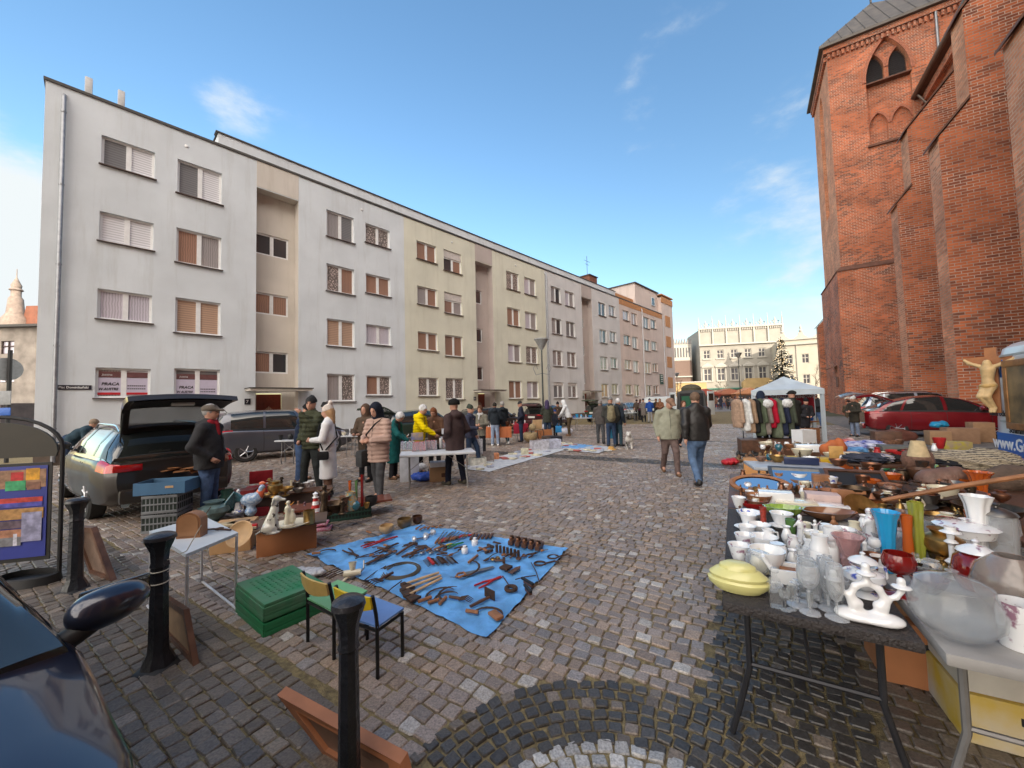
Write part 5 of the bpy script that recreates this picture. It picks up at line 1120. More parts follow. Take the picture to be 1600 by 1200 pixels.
 if hair:
  c,kind=hair;P_=[ell(Hd((0,-.012,.165)),(.088,.105,.108),.01)]
  if kind=='curly': P_=[ell(Hd((0,-.015,.17)),(.105,.118,.115),.01)]
  if kind=='long': P_+=[cone(Hd((0,-.05,.12)),Hd((0,-.07,-.06)),.085,.07,.04)]
  if kind=='bob': P_+=[cone(Hd((0,-.03,.13)),Hd((0,-.04,.03)),.09,.085,.03)]
  nrm=Vector(Hd((0,1,-.55)))-Vector(Hd((0,0,0)));hx=(lambda X,Y,Z:.006*np.sin(X*150)*np.sin(Y*140)*np.sin(Z*130)) if kind=='curly' else (lambda X,Y,Z:.003*np.sin(X*120+Z*60))
  org('hair',P_,c,root,.012 if not low else .02,cuts=[(Hd((0,.055,.15)),nrm)],disp=hx)
 if hat=='beanie' or hat=='pom':
  org('beanie',[ell(Hd((0,-.008,.17)),(.092,.108,.118),.01),cone(Hd((0,-.03,.24)),Hd((0,-.045,.275)),.05,.03,.04)],hatc,root,.011 if not low else .02,cuts=[(Hd((0,0,.158)),Vector(Hd((0,-.25,-1)))-Vector(Hd((0,0,0))))],disp=lambda X,Y,Z:.002*np.sin(X*260))
  if hat=='pom': m=MB();m.sphere(Hd((0,-.055,.315)),.048,10);m.build('pompom',hatc,root)
 if hat=='flatcap' or hat=='cap':
  m=MB();org('cap',[ell(Hd((0,-.01,.19)),(.096,.115,.075),.01),cone(Hd((0,.06,.185)),Hd((0,.145,.165)),.06,.05,.03,(1,1,3.2))],hatc,root,.011 if not low else .02,cuts=[(Hd((0,0,.15)),Vector(Hd((0,0,-1)))-Vector(Hd((0,0,0))))])
 if hat=='fur': org('fur_hat',[ell(Hd((0,-.005,.19)),(.115,.13,.10),.01)],hatc,root,.012,cuts=[(Hd((0,0,.15)),Vector(Hd((0,0,-1)))-Vector(Hd((0,0,0))))],disp=lambda X,Y,Z:.006*np.sin(X*110)*np.sin(Y*100)*np.sin(Z*120))
 if hat=='brim': m=MB();nr=(Vector(Hd((0,.15,1)))-Vector(Hd((0,0,0)))).normalized();rq=nr.to_track_quat('Z','Y').to_matrix();m.lathe([(.16,-.005),(.165,0),(.1,.012),(.095,.07),(.06,.1),(0,.105)],Hd((0,0,.19)),18,rot=rq);m.build('brimmed_hat',hatc,root)
 if hat=='hood': org('hood',[ell(Hd((0,-.015,.15)),(.108,.125,.145),.02),cone(Hd((0,-.03,.06)),U((0,-.03,1.42)),.10,.12,.05),ell(Hd((0,.12,.13)),(.075,.10,.10),0,None,True)],hatc or cm,root,.013 if not low else .02)
 if scarf: org('scarf',[cone(U((-.06,.03,1.47)),U((.06,.03,1.47)),.06,.06,.03),cone(U((0,.09,1.45)),U((.02,.13,1.3)),.04,.03,.03)],scarf,root,.014)
 if glasses:
  m=MB()
  for s in(-1,1):
   m.tube([Hd((s*.032+.02*cos(a*PI/4),.098,.15+.016*sin(a*PI/4))) for a in range(8)],.003,4,closed=True);m.tube([Hd((s*.052,.096,.152)),Hd((s*.078,.0,.15))],.003,4)
  m.build('glasses',mBlk,root)
 root['hl']=[float(x) for x in AR[0][2]];root['hr']=[float(x) for x in AR[1][2]]
 return root
def handpos(p,s='hr'):
 bpy.context.view_layer.update();return p.matrix_world@Vector(p[s])
def onbody(p,v): bpy.context.view_layer.update();return p.matrix_world@Vector(v)
def strapbag(p,label,m,side=1,size=(.30,.12,.26),z=.95,cat='shoulder bag'):
 """bag hung across the body of a person: a thing of its own"""
 r=empty('shoulder_bag',(p.location.x,p.location.y,0),p.rotation_euler.z,label,cat);r.scale=p.scale
 b=MB();b.box((side*.27,.04,z-.1),(size[1],size[0],size[2]),bev=.045);b.build('bag_body',m,r)
 b=MB();b.tube([(side*.25,.05,z),(side*.12,.17,1.2),(-side*.08,.17,1.38),(-side*.13,.05,1.475),(-side*.08,-.10,1.40),(side*.1,-.18,1.15),(side*.25,.0,z)],.016,6,flat=.4);b.build('strap',m,r)
 return r
def backpack(p,label,m,cat='backpack',s=1.):
 r=empty('backpack',(p.location.x,p.location.y,0),p.rotation_euler.z,label,cat);r.scale=p.scale
 org('pack',[cone((0,-.25,1.36),(0,-.27,1.05),.12*s,.15*s,.05,(1,1.25,1)),cone((0,-.36,1.2),(0,-.37,1.05),.08*s,.09*s,.04)],m,r,.016)
 for q in(-1,1): b=MB();b.tube([(q*.09,-.2,1.42),(q*.11,-.05,1.49),(q*.12,.1,1.38),(q*.15,.1,1.2),(q*.16,-.1,1.05)],.02,6,flat=.5);b.build('strap',m,r)
 return r
def bagheld(pt,label,m,name='carrier_bag',h=.38,w=.3,d=.12,cat='bag'):
 r=empty(name,(pt[0],pt[1],pt[2]-h-.12),0,label,cat)
 b=MB();vs=[];n=10
 b.box((0,0,h/2),(w,d,h),bev=.02);b.build('bag_body',m,r);b=MB()
 for s in(-1,1): b.tube([(-w*.25,s*d*.3,h),(-w*.12,s*.02,h+.12),(w*.12,s*.02,h+.12),(w*.25,s*d*.3,h)],.008,5)
 b.build('handles',m,r);return r
C=lambda n,c,**k:fab(n,c,**k)
# --- near and middle people, placed by where their feet stand
P1=person(G(326,812),78,'grey-haired man in charcoal hooded jacket and tan cap beside the open estate car',1.80,C('jacket_charcoal',(.035,.035,.038)),.78,arms=('pocket','pocket'),hat='flatcap',hatc=C('cap_tweed',(.13,.11,.09)),trou=JEAN,fat=1.25,hood='down',scarf=C('scarf_red',(.3,.02,.03)),hair=(C('hair_grey',(.3,.29,.28)),'short'),hyaw=0)
P2=person(G(103,742),50,'grey-haired man in dark teal jacket leaning over the bonnet of the black estate',1.75,C('jacket_teal_dark',(.03,.055,.075)),.8,arms=('reach','reach'),lean=R(48),hair=(C('hair_greybrown',(.25,.19,.14)),'short'),trou=JDK,low=False)
P3=person(G(470,752),85,'photographer in navy jacket and black beanie holding a camera to the face',1.78,C('jacket_navy',(.02,.03,.06)),.86,arms=('camera','camera'),hat='beanie',hatc=C('beanie_black',(.012,.012,.014)),trou=JEAN,shoe=mShN,legs='wide',lean=R(8),hpitch=R(12))
P4=person(G(487,768),200,'tall man in olive puffer jacket and dark pointed beanie beside the white coat',1.92,C('puffer_olive',(.055,.06,.035),bump=.2),.80,puff=.085,arms=('camera','pocket'),hat='beanie',hatc=C('beanie_char',(.03,.03,.032)),trou=TGN,glasses=True,legs='wide',hyaw=R(-25))
P5=person(G(513,776),255,'woman in long white wool coat and white pompom hat',1.74,C('coat_white',(.72,.72,.73),bump=.25,var=.05),.36,arms=('front','pocket'),hat='pom',hatc=C('knit_cream',(.62,.55,.50)),hair=(C('hair_blond',(.45,.28,.15)),'long'),trou=C('leopard',(.18,.10,.07)),skirt=1.12,fat=1.02)
P6=person(G(508,742),30,'person in dark green hooded coat standing behind the white coat',1.80,C('coat_bottle',(.015,.05,.04)),.8,hat='beanie',hatc=C('beanie_char',(.03,.03,.032)),hood='down',arms=('pocket','pocket'),low=True)
P7=person(G(592,782),205,'woman in pinkish beige puffer coat with dark hooded hat and grey bag',1.76,C('puffer_rose',(.42,.29,.24),bump=.2,var=.08),.70,puff=.075,arms=('front','front'),hat='hood',hatc=C('knit_navy',(.015,.018,.03)),trou=TGY,legs='step',fat=1.12,hpitch=R(22))
P8=person(G(572,752),200,'person in brown coat with hood mostly hidden behind the pink puffer coat',1.74,C('coat_umber',(.10,.07,.05)),.6,hat='hood',hatc=C('hood_umber',(.11,.07,.05)),arms=('front','front'),low=True)
P9=person(G(615,748),100,'older white-haired woman in teal coat looking down at the book table',1.58,C('coat_teal',(.012,.10,.10)),.42,arms=('front','reach'),hair=(C('hair_white',(.62,.62,.62)),'curly'),hpitch=R(38),trou=TBK,fat=1.15,lean=R(8),shoe=mShN,scarf=C('scarf_dark',(.02,.02,.02)))
P10=person(G(655,741),100,'man in bright yellow puffer jacket with white hair reaching over the table',1.72,C('puffer_yellow',(.80,.60,.0),bump=.2,var=.05),.82,puff=.07,arms=('front','reach'),hair=(C('hair_white',(.62,.62,.62)),'short'),hpitch=R(20),trou=TBK,hood='down',lean=R(6))
P11=person(G(680,735),185,'woman with red-brown hair in a brown coat opposite the yellow jacket',1.64,C('coat_cocoa',(.13,.07,.045)),.75,arms=('front','front'),hair=(C('hair_auburn',(.20,.075,.035)),'bob'),hpitch=R(30),trou=TBK)
P12=person(G(712,757),-55,'man in dark brown parka and black fur hat with back turned at the book table',1.80,C('parka_brown',(.058,.038,.038)),.70,arms=('pocket','pocket'),hat='fur',hatc=C('fur_black',(.012,.011,.011),bump=1.),hood='down',trou=C('trousers_navy',(.012,.014,.028)),legs='step',fat=1.22,shoe=C('shoe_olive',(.09,.08,.06)))
P13=person(G(736,728),110,'boy in grey beanie and dark blue jacket carrying a white bag',1.66,C('jacket_slate',(.05,.055,.09)),.82,arms=('down','front'),hat='beanie',hatc=C('beanie_green',(.04,.05,.04)),trou=JDK,shoe=C('sneaker_white',(.6,.6,.6)),legs='walk')
P14=person(G(752,712),195,'curly-haired woman in grey-green coat and pale scarf behind the orange table',1.62,C('coat_greygreen',(.17,.16,.13)),.7,arms=('front','front'),hair=(C('hair_brown',(.10,.05,.03)),'curly'),scarf=C('scarf_pale',(.5,.5,.5)),hpitch=R(10))
P15=person(G(774,697),10,'person in black puffer jacket and pale jeans with back turned at orange table',1.72,C('puffer_black',(.02,.026,.034),bump=.2),.86,puff=.08,arms=('front','front'),hood='down',trou=JLT,shoe=MATS['sneaker_white'],hair=(C('hair_black',(.03,.025,.02)),'short'),hpitch=R(15))
P16=person(G(786,695),-30,'man in dark jacket and teal jeans beside the black puffer jacket',1.76,C('jacket_ink',(.02,.026,.032)),.82,arms=('front','front'),hood='down',trou=C('jeans_teal',(.03,.09,.12)),hair=(C('hair_grey',(.3,.29,.28)),'short'),shoe=MATS['sneaker_white'],legs='walk')
P17=person(G(815,690),-80,'man in navy anorak and black beanie standing alone near the lamp post',1.74,C('anorak_navy',(.025,.028,.048)),.78,arms=('pocket','pocket'),hat='beanie',hatc=MATS['beanie_char'],trou=JDK,hpitch=R(10))
P18=person(G(856,684),0,'person in olive coat with purple hood beside the wheelchair stall',1.76,C('coat_forest',(.045,.05,.04)),.72,arms=('front','front'),hat='hood',hatc=C('hood_violet',(.06,.045,.10)),trou=JDK,low=True)
P19=person(G(868,682),60,'child in dark coat and blue hat carrying a bright blue bag',1.28,C('coat_child',(.03,.035,.05)),.7,arms=('down','down'),hat='beanie',hatc=C('beanie_blue',(.03,.08,.3)),trou=TBK,low=True)
P20=person(G(874,676),200,'seller in brown jacket and black beanie bent behind the record table',1.70,C('jacket_rust',(.06,.04,.03)),.8,arms=('front','front'),hat='beanie',hatc=MATS['beanie_black'],lean=R(20),low=True)
P21=person(G(890,681),-75,'person in white hoodie and brown cargo trousers browsing the record table',1.80,C('hoodie_white',(.66,.68,.70),var=.05),.88,arms=('reach','reach'),hat='hood',hatc=MATS.get('hoodie_white') or C('hoodie_white',(.66,.68,.70)),trou=C('cargo_brown',(.085,.06,.035)),legs='wide',lean=R(22),shoe=mShN)
P22=person(G(939,693),20,'man in dark grey-brown coat standing left of the backpack man',1.72,C('coat_ash',(.075,.065,.06)),.78,arms=('front','front'),trou=TGY,legs='step',hair=(C('hair_grey2',(.22,.2,.19)),'short'),lean=R(12),fat=1.1)
P23=person(G(956,698),10,'man in dark jacket and jeans wearing a khaki backpack',1.80,C('jacket_peat',(.045,.045,.04)),.85,arms=('front','down'),hat='beanie',hatc=C('beanie_grey',(.2,.2,.2)),trou=JDK,fat=1.1)
backpack(P23,'khaki backpack worn by the man in jeans in mid-square',C('pack_khaki',(.21,.18,.11)))
P24=person(G(967,697),60,'man in navy blue jacket with pale hair beside the khaki backpack',1.76,C('jacket_blue_black',(.02,.028,.04)),.80,arms=('down','down'),trou=C('jeans_petrol',(.03,.06,.08)),hair=(MATS['hair_white'],'short'),hpitch=R(15))
P25=person(G(1048,741),188,'man in pale sage jacket and tan baseball cap walking towards the camera',1.74,C('jacket_sage',(.30,.30,.23),var=.08),.80,arms=('swingb','down'),hat='cap',hatc=C('cap_tan',(.26,.16,.11)),trou=C('trousers_taupe',(.15,.105,.095)),shoe=mShN,legs='walk',hpitch=R(30),hyaw=R(-25),fat=1.3,glasses=True)
P26=person(G(1092,757),3,'man in black leather jacket and blue jeans walking away from the camera',1.82,mat('leather_black',(.022,.020,.019),.42,0,.3,8,.5,18),.84,arms=('swingb','swingf'),hair=(C('hair_brown_grey',(.17,.11,.075)),'short'),trou=C('denim_mid',(.10,.16,.27)),legs='walk2',fat=1.25,hyaw=R(35),hpitch=R(15))
P27=person(G(1071,700),180,'woman in dark coat glimpsed between the two walking men',1.62,MATS['coat_plain'] if 'coat_plain' in MATS else C('coat_plain',(.05,.05,.055)),.6,hair=(MATS['hair_brown'],'bob'),legs='walk')
# --- around the coat rail and tent
P30=person(G(1193,704),5,'person in navy hooded coat standing behind the coat rail',1.85,C('coat_hoodnavy',(.02,.03,.055)),.5,hat='hood',hatc=C('hood_navy',(.02,.03,.055)),arms=('front','front'),low=True)
P31=person(G(1214,703),20,'man in brown jacket bowed behind the coat rail left of the leather jacket',1.74,C('jacket_bark',(.06,.05,.045)),.7,hair=(C('hair_dark',(.04,.03,.03)),'short'),arms=('front','front'),lean=R(12),low=True)
P32=person(G(1243,706),-10,'man in black leather jacket behind the right end of the coat rail',1.86,C('leather_jk',(.03,.03,.028)),.75,hat='flatcap',hatc=C('cap_black',(.02,.02,.02)),arms=('front','front'),trou=JDK,low=True)
P33=person(G(1259,690),190,'crouching dark figure inside the white tent in front of the banner',1.6,C('coat_tent',(.03,.03,.035)),.6,hat='beanie',hatc=MATS['beanie_black'],arms=('front','front'),lean=R(15),low=True)
P34=person(G(1279,669),262,'stout man in black anorak and blue jeans at the tent entrance',1.76,C('anorak_black',(.022,.024,.026)),.82,arms=('front','front'),hair=(C('hair_rust',(.10,.04,.03)),'short'),trou=JEAN,fat=1.35,hpitch=R(28),legs='wide')
P35=person(G(1337,682),-100,'woman in dark parka and white beanie standing behind the wine red car',1.60,C('parka_dark',(.05,.045,.035)),.62,arms=('front','front'),hat='beanie',hatc=C('beanie_white',(.7,.7,.66)),trou=JLT,hood='down',skirt=1.1)
P36=person(G(1328,664),60,'person in camouflage trousers sitting in the boot of the silver estate',1.75,C('coat_camo',(.12,.09,.06)),.85,arms=('front','front'),hat='cap',hatc=C('cap_black2',(.03,.03,.03)),trou=C('camo',(.19,.13,.09)),legs='sit',low=True)
# --- far group by the pink house and the crowd on the far square
def farp(px,Y,face,label,coat,trou=TBK,h=1.72,group=None,**k):
 g=A(px,630,Y);k.setdefault('low',True);k.setdefault('arms',('front','front'));return person((g.x,g.y),face,label,h,coat,group=group,trou=trou,**k)
hb=MATS['hair_brown'];hg=MATS['hair_grey'];hd_=MATS['hair_dark']
farp(992,31,60,'man in brown jacket bending over the far white table by the pink house',C('jk_a',(.07,.05,.04)),hair=(hd_,'short'),lean=R(18))
farp(999,32,70,'woman in plum jacket at the far white table by the pink house',C('jk_b',(.10,.03,.06)),hair=(hb,'bob'),lean=R(8))
farp(1005,29,20,'woman in long grey coat and dark hat right of the far white table',C('jk_c',(.17,.15,.14)),hat='beanie',hatc=MATS['beanie_char'],hem=.5)
farp(1015,28,5,'man in royal blue jacket seen from behind, left of the cap man',C('jk_d',(.02,.07,.30)),trou=C('chino_pale',(.30,.30,.31)),hat='beanie',hatc=MATS['beanie_navy'] if 'beanie_navy' in MATS else C('beanie_navy',(.02,.03,.06)))
farp(1025,30,-30,'dark-coated man between the royal blue jacket and the rust jacket',C('jk_e',(.04,.035,.03)),hair=(hb,'short'))
farp(1031,29,200,'woman in rust jacket just left of the cap man',C('jk_f',(.20,.09,.05)),hair=(hd_,'bob'))
rg=random.Random(11)
CR_=[(1113,50,190,(.03,.04,.09),'in navy coat at the left edge of the crowd'),(1119,55,170,(.20,.10,.07),'in rust coat second from the left of the crowd'),(1126,52,10,(.035,.04,.06),'in dark blue jacket left of centre in the crowd'),(1131,58,200,(.3,.22,.18),'in beige coat deep in the crowd'),
 (1137,54,180,(.05,.05,.05),'in black coat near the middle of the crowd'),(1144,49,5,(.19,.16,.15),'in grey-beige coat with a white bag, front of the crowd'),(1150,57,185,(.15,.05,.04),'in brick coat behind the grey-beige one'),(1155,54,170,(.04,.05,.045),'in dark green coat right of the middle of the crowd'),
 (1160,60,190,(.06,.06,.08),'in slate coat near the right of the crowd'),(1165,56,20,(.05,.03,.03),'in dark brown coat near the right of the crowd'),(1171,53,180,(.03,.03,.035),'in black coat at the right edge of the crowd'),(1109,60,0,(.1,.08,.09),'in mauve coat behind the left edge of the crowd'),(1123,62,180,(.4,.38,.36),'in pale coat far back left in the crowd'),(1141,63,180,(.12,.10,.09),'in taupe coat far back in the middle of the crowd'),(1148,61,5,(.3,.06,.05),'in red coat far back in the crowd'),(1158,64,0,(.05,.07,.10),'in steel blue coat far back right in the crowd'),(1176,60,0,(.09,.07,.05),'in brown coat by the tent post'),(1097,48,5,(.05,.045,.045),'in dark coat beside the van with open doors')]
protos=[]
for i,(px,Y,fc,c,lb) in enumerate(CR_):
 m=C('crowd_coat_%d'%i,c);g=A(px,630,Y);nm=('man ','woman ','person ')[i%3]
 if i<4:
  p=farp(px,Y,fc,nm+lb,m,h=1.66+.04*i,group='people in the far crowd',hat=('beanie',None,'hood',None)[i],hatc=(MATS['beanie_black'],None,m,None)[i],hair=None if i in(0,2) else (hb if i==1 else hg,'short'),hem=(.6,.8,.5,.85)[i],legs=('stand','walk','stand','wide')[i],trou=(TBK,JDK,TGY,JEAN)[i]);protos.append(p)
 else:
  p=copytree(protos[i%4]);p.location=(g.x,g.y,0);p.rotation_euler=(0,0,R(-fc));p['label']=nm+lb;s=rg.uniform(.92,1.04);p.scale=(s,s,s)
  for ch_ in p.children:
   if ch_.name.startswith('coat'): ch_.data=ch_.data.copy();ch_.data.materials[0]=m
# small wares: profiles at unit height, scaled from the height seen in the photo
PF=dict(
 vase=[(0,0),(.2,0),(.17,.05),(.27,.25),(.31,.45),(.2,.75),(.15,.88),(.22,1),(.19,1),(.12,.87),(.14,.6),(0,.5)],
 flare=[(0,0),(.26,0),(.24,.05),(.17,.1),(.2,.5),(.27,.85),(.36,1),(.33,1),(.23,.84),(.16,.5),(0,.3)],
 cyl=[(0,0),(.3,0),(.31,.03),(.31,1),(.28,1),(.28,.1),(0,.08)],
 tall=[(0,0),(.14,0),(.1,.08),(.12,.3),(.1,.6),(.13,1),(.11,1),(.08,.6),(0,.4)],
 goblet=[(0,0),(.24,0),(.22,.025),(.03,.07),(.03,.4),(.06,.44),(.03,.48),(.15,.54),(.25,.68),(.26,.85),(.22,1),(.205,1),(.24,.85),(.23,.68),(0,.55)],
 flute=[(0,0),(.2,0),(.18,.02),(.025,.05),(.025,.3),(.1,.36),(.15,.55),(.15,.8),(.13,1),(.118,1),(.138,.8),(.135,.55),(0,.37)],
 bottle=[(0,0),(.2,0),(.21,.04),(.21,.6),(.18,.68),(.08,.76),(.07,.86),(.1,.88),(.14,.93),(.08,1),(0,1)],
 bowl=[(0,0),(.5,0),(.55,.05),(.95,.5),(1.15,1),(1.08,1),(.88,.5),(.5,.12),(0,.1)],
 deep=[(0,0),(.35,0),(.4,.08),(.62,.4),(.66,.8),(.62,1),(.58,1),(.6,.8),(.55,.4),(.3,.12),(0,.1)],
 plate=[(0,0),(2.2,0),(2.4,.25),(4.0,.9),(4.1,1),(3.9,1),(2.3,.4),(0,.35)],
 cup=[(0,0),(.3,0),(.32,.06),(.42,.3),(.52,.7),(.6,1),(.55,1),(.46,.7),(.35,.3),(0,.15)],
 stick=[(0,0),(.32,0),(.3,.06),(.1,.1),(.06,.2),(.13,.28),(.05,.36),(.05,.62),(.12,.68),(.06,.74),(.07,.84),(.18,.88),(.1,.92),(.1,1),(.07,1),(0,.96)],
 compote=[(0,0),(.5,0),(.45,.06),(.12,.14),(.12,.4),(.3,.5),(.85,.7),(.95,1),(.88,1),(.75,.72),(0,.6)],
 jar=[(0,0),(.3,0),(.4,.15),(.46,.4),(.4,.7),(.3,.8),(.33,.86),(0,.86)],
 globe=[(.25,0),(.24,.05),(.45,.22),(.55,.5),(.45,.8),(.25,.97),(.22,1),(.20,1),(.42,.8),(.52,.5),(.42,.22),(.22,.05)],
 jug=[(0,0),(.3,0),(.32,.05),(.36,.3),(.33,.6),(.24,.8),(.27,1),(.24,1),(.21,.8),(.3,.55),(0,.3)],
 urn=[(0,0),(.3,0),(.25,.07),(.1,.14),(.3,.3),(.42,.5),(.4,.68),(.2,.8),(.28,.9),(.24,.9),(.1,.8),(0,.7)],
 fish=[(0,.02),(.25,0),(.5,.1),(.78,.38),(.8,.6),(.68,.9),(.64,1),(.62,1),(.66,.88),(.78,.58),(.75,.4),(.48,.13),(0,.05)],
 bell=[(0,0),(.42,0),(.36,.1),(.3,.4),(.2,.7),(.05,.8),(.05,.86),(.09,.92),(.05,1),(0,1)],
 shade=[(.5,0),(.3,.9),(.28,.9),(.47,0)],
 bucket=[(0,0),(.42,0),(.5,.97),(.52,1),(.49,1),(.4,.05),(0,.05)],
)
wP=mat('porcelain_white',(.80,.80,.80),.12,0,.03,coat=1.);wC=mat('porcelain_cream',(.72,.66,.50),.2,0,.04,coat=.8)
wF=mat('porcelain_painted',(.78,.78,.78),.15,0,0,25,col2=(.30,.16,.22),coat=1.);wB=mat('porcelain_blue_paint',(.78,.79,.8),.15,0,0,22,col2=(.08,.12,.5),coat=1.)
for m_ in(wF,wB):
 cr_=[n for n in m_.node_tree.nodes if n.type=='VALTORGB'][0];cr_.color_ramp.elements[0].position=.56;cr_.color_ramp.elements[1].position=.64
def glassm(name,base,edge,body,rough=.05):
 m=bpy.data.materials.new(name);m.use_nodes=True;N_,L_,b_=nodes(m);MATS[name]=m
 b_.inputs['Base Color'].default_value=(*body,1);b_.inputs['Roughness'].default_value=rough;b_.inputs['Coat Weight'].default_value=1;b_.inputs['Specular IOR Level'].default_value=.9
 t=N_.new('ShaderNodeBsdfTransparent');t.inputs[0].default_value=(.97,.98,.98,1);lw=N_.new('ShaderNodeLayerWeight');lw.inputs['Blend'].default_value=.35
 mr=N_.new('ShaderNodeMapRange');mr.inputs['To Min'].default_value=base;mr.inputs['To Max'].default_value=edge;L_.new(lw.outputs['Facing'],mr.inputs['Value'])
 x=N_.new('ShaderNodeMixShader');L_.new(mr.outputs[0],x.inputs[0]);L_.new(t.outputs[0],x.inputs[1]);L_.new(b_.outputs[0],x.inputs[2]);L_.new(x.outputs[0],N_['Material Output'].inputs['Surface']);return m
gC=glassm('clear_glass',.09,.6,(.55,.56,.57));gCut=glassm('cut_glass',.24,.8,(.62,.64,.67),.12);gFr=glassm('smoky_glass',.42,.8,(.34,.27,.23),.2)
gRb=mat('ruby_glass',(.28,.012,.01),.06,0,0,coat=1.,trans=.35);gAm=mat('amber_glass',(.70,.15,.02),.06,0,0,coat=1.,trans=.4);gGr=mat('green_glass',(.16,.34,.10),.08,0,0,coat=1.,trans=.4);gYe=mat('yellow_green_glass',(.40,.42,.06),.08,0,0,coat=1.,trans=.4);gPu=mat('plum_glass',(.07,.012,.03),.08,0,.1,coat=1.)
wBl=mat('opaline_blue',(.02,.32,.62),.2,0,.03,coat=1.);wTe=mat('teal_glaze',(.03,.15,.20),.2,0,.4,12,coat=1.)
mBs=mat('brass_old',(.42,.26,.09),.35,.9,.3,14);mCo=mat('copper_old',(.26,.12,.07),.4,.85,.35,8);mPw=mat('pewter',(.20,.19,.18),.38,.85,.25,6);mIr=mat('rusty_iron',(.055,.045,.04),.7,.5,.3,30,.5,80,col2=(.12,.055,.03));mSt=mat('steel_worn',(.25,.25,.26),.35,.9,.2,20)
mW1=mat('wood_warm',(.30,.13,.055),.5,0,.25,9,.2,30);mW2=mat('wood_dark',(.10,.045,.025),.45,0,.3,9,.2,30);mW3=mat('wood_pale',(.55,.36,.19),.6,0,.12,9,.2,30);mCl=mat('terracotta',(.30,.13,.07),.75,0,.2,10)
mCb=mat('cardboard',(.40,.24,.13),.9,0,.08,4,.1,20);mCo2=mat('cardboard_orange',(.42,.17,.07),.85,0,.12,4,.1,20);mPv=mat('figurine_brown',(.20,.10,.06),.4,0,.4,30,coat=.4);mBz=mat('bronze_dark',(.08,.055,.035),.4,.8,.4,20)
mRdP=mat('red_paint',(.42,.02,.02),.4,0,.15,12);mBlP=mat('blue_paint',(.02,.10,.38),.4,0,.1,9);mGrP=mat('crate_green',(.018,.17,.065),.5,0,.15,9);mGyP=mat('crate_grey',(.17,.18,.19),.6,0,.1,9);mYeP=mat('yellow_paint',(.65,.42,.03),.4,0,.08,9)
def W(kind,px,py,hpx,label,m,cat=None,z=.74,w=1.,rz=0.,group=None,name=None,handle=0,lid=None,wob=0,wn=6,tilt=0.,hh=None,n=26,flat=1.):
 g=G(px,py,z);h=hh or hpx*g.y/F
 b=MB();b.lathe([(r*h*w,q*h) for r,q in PF[kind]],n=48 if wob else n,wob=wob,wn=wn,sy=flat,caps=False)
 nm=name or {'stick':'candlestick','cyl':'tumbler','tall':'vase','flare':'vase','deep':'bowl','flute':'goblet','bell':'hand_bell'}.get(kind,kind)
 o=b.build(nm,m,None,(g.x,g.y,g.z+.002),(tilt,0,rz));tag(o,label,cat or nm.replace('_',' '),group)
 if handle:
  for s in ((1,) if handle==1 else (1,-1)):
   r=max(q[0] for q in PF[kind])*h*w*(.92 if kind!='cup' else .8);q=MB();q.tube([(s*r*.85,0,h*.82),(s*(r+h*.2),0,h*.8),(s*(r+h*.24),0,h*.5),(s*r*.9,0,h*.25)],h*.045,6);q.build('handle',m,o)
 if lid:
  top=PF[kind][-1][1]*h if kind in('jar',) else h
  r=(PF[kind][-2][0] if kind=='jar' else PF[kind][-4][0])*h*w;q=MB();q.lathe([(r*1.08,top),(r*.95,top+h*.06),(r*.5,top+h*.14),(r*.12,top+h*.17),(r*.1,top+h*.2),(r*.22,top+h*.25),(0,top+h*.3)],n=18,sy=flat,caps=False);q.build('lid',lid,o)
 return o
def figure(px,py,hpx,label,m,cat='figurine',z=.74,pose=0,rz=0.,base=None,vox=None,group=None,name='figurine',hh=None):
 g=G(px,py,z);h=hh or hpx*g.y/F;u=h
 P=[cone((0,0,.10*u),(0,0,.45*u),.15*u,.09*u,.05*u),cone((0,0,.45*u),(0,.0,.68*u),.09*u,.11*u,.05*u),cone((0,0,.68*u),(0,0,.8*u),.05*u,.04*u,.03*u),ell((0,.01*u,.88*u),(.075*u,.08*u,.1*u),.02*u)]
 if pose==0: P+=[cone((.1*u,0,.68*u),(.2*u,.05*u,.5*u),.04*u,.03*u,.03*u),cone((.2*u,.05*u,.5*u),(.1*u,.14*u,.55*u),.03*u,.028*u,.03*u),cone((-.1*u,0,.68*u),(-.2*u,0,.5*u),.04*u,.03*u,.03*u)]
 if pose==1: P+=[cone((.1*u,0,.68*u),(.32*u,0,.9*u),.04*u,.025*u,.03*u),cone((-.1*u,0,.68*u),(-.3*u,.05*u,.8*u),.04*u,.025*u,.03*u),cone((0,0,.3*u),(.2*u,.1*u,.08*u),.07*u,.04*u,.03*u)]
 if pose==2: P+=[ell((.16*u,.03*u,.3*u),(.12*u,.1*u,.22*u),.05*u),ell((.17*u,.03*u,.58*u),(.06*u,.06*u,.08*u),.03*u),cone((-.1*u,0,.68*u),(-.18*u,.1*u,.5*u),.04*u,.03*u,.03*u)]
 o=org(name,P,m,None,vox or max(h/26,.004),(g.x,g.y,g.z),(0,0,rz));tag(o,label,cat,group)
 b=MB();b.lathe([(0,0),(.24*u,0),(.25*u,.05*u),(.2*u,.1*u),(0,.11*u)],n=12,caps=False);b.build('base',base or m,o)
 return o
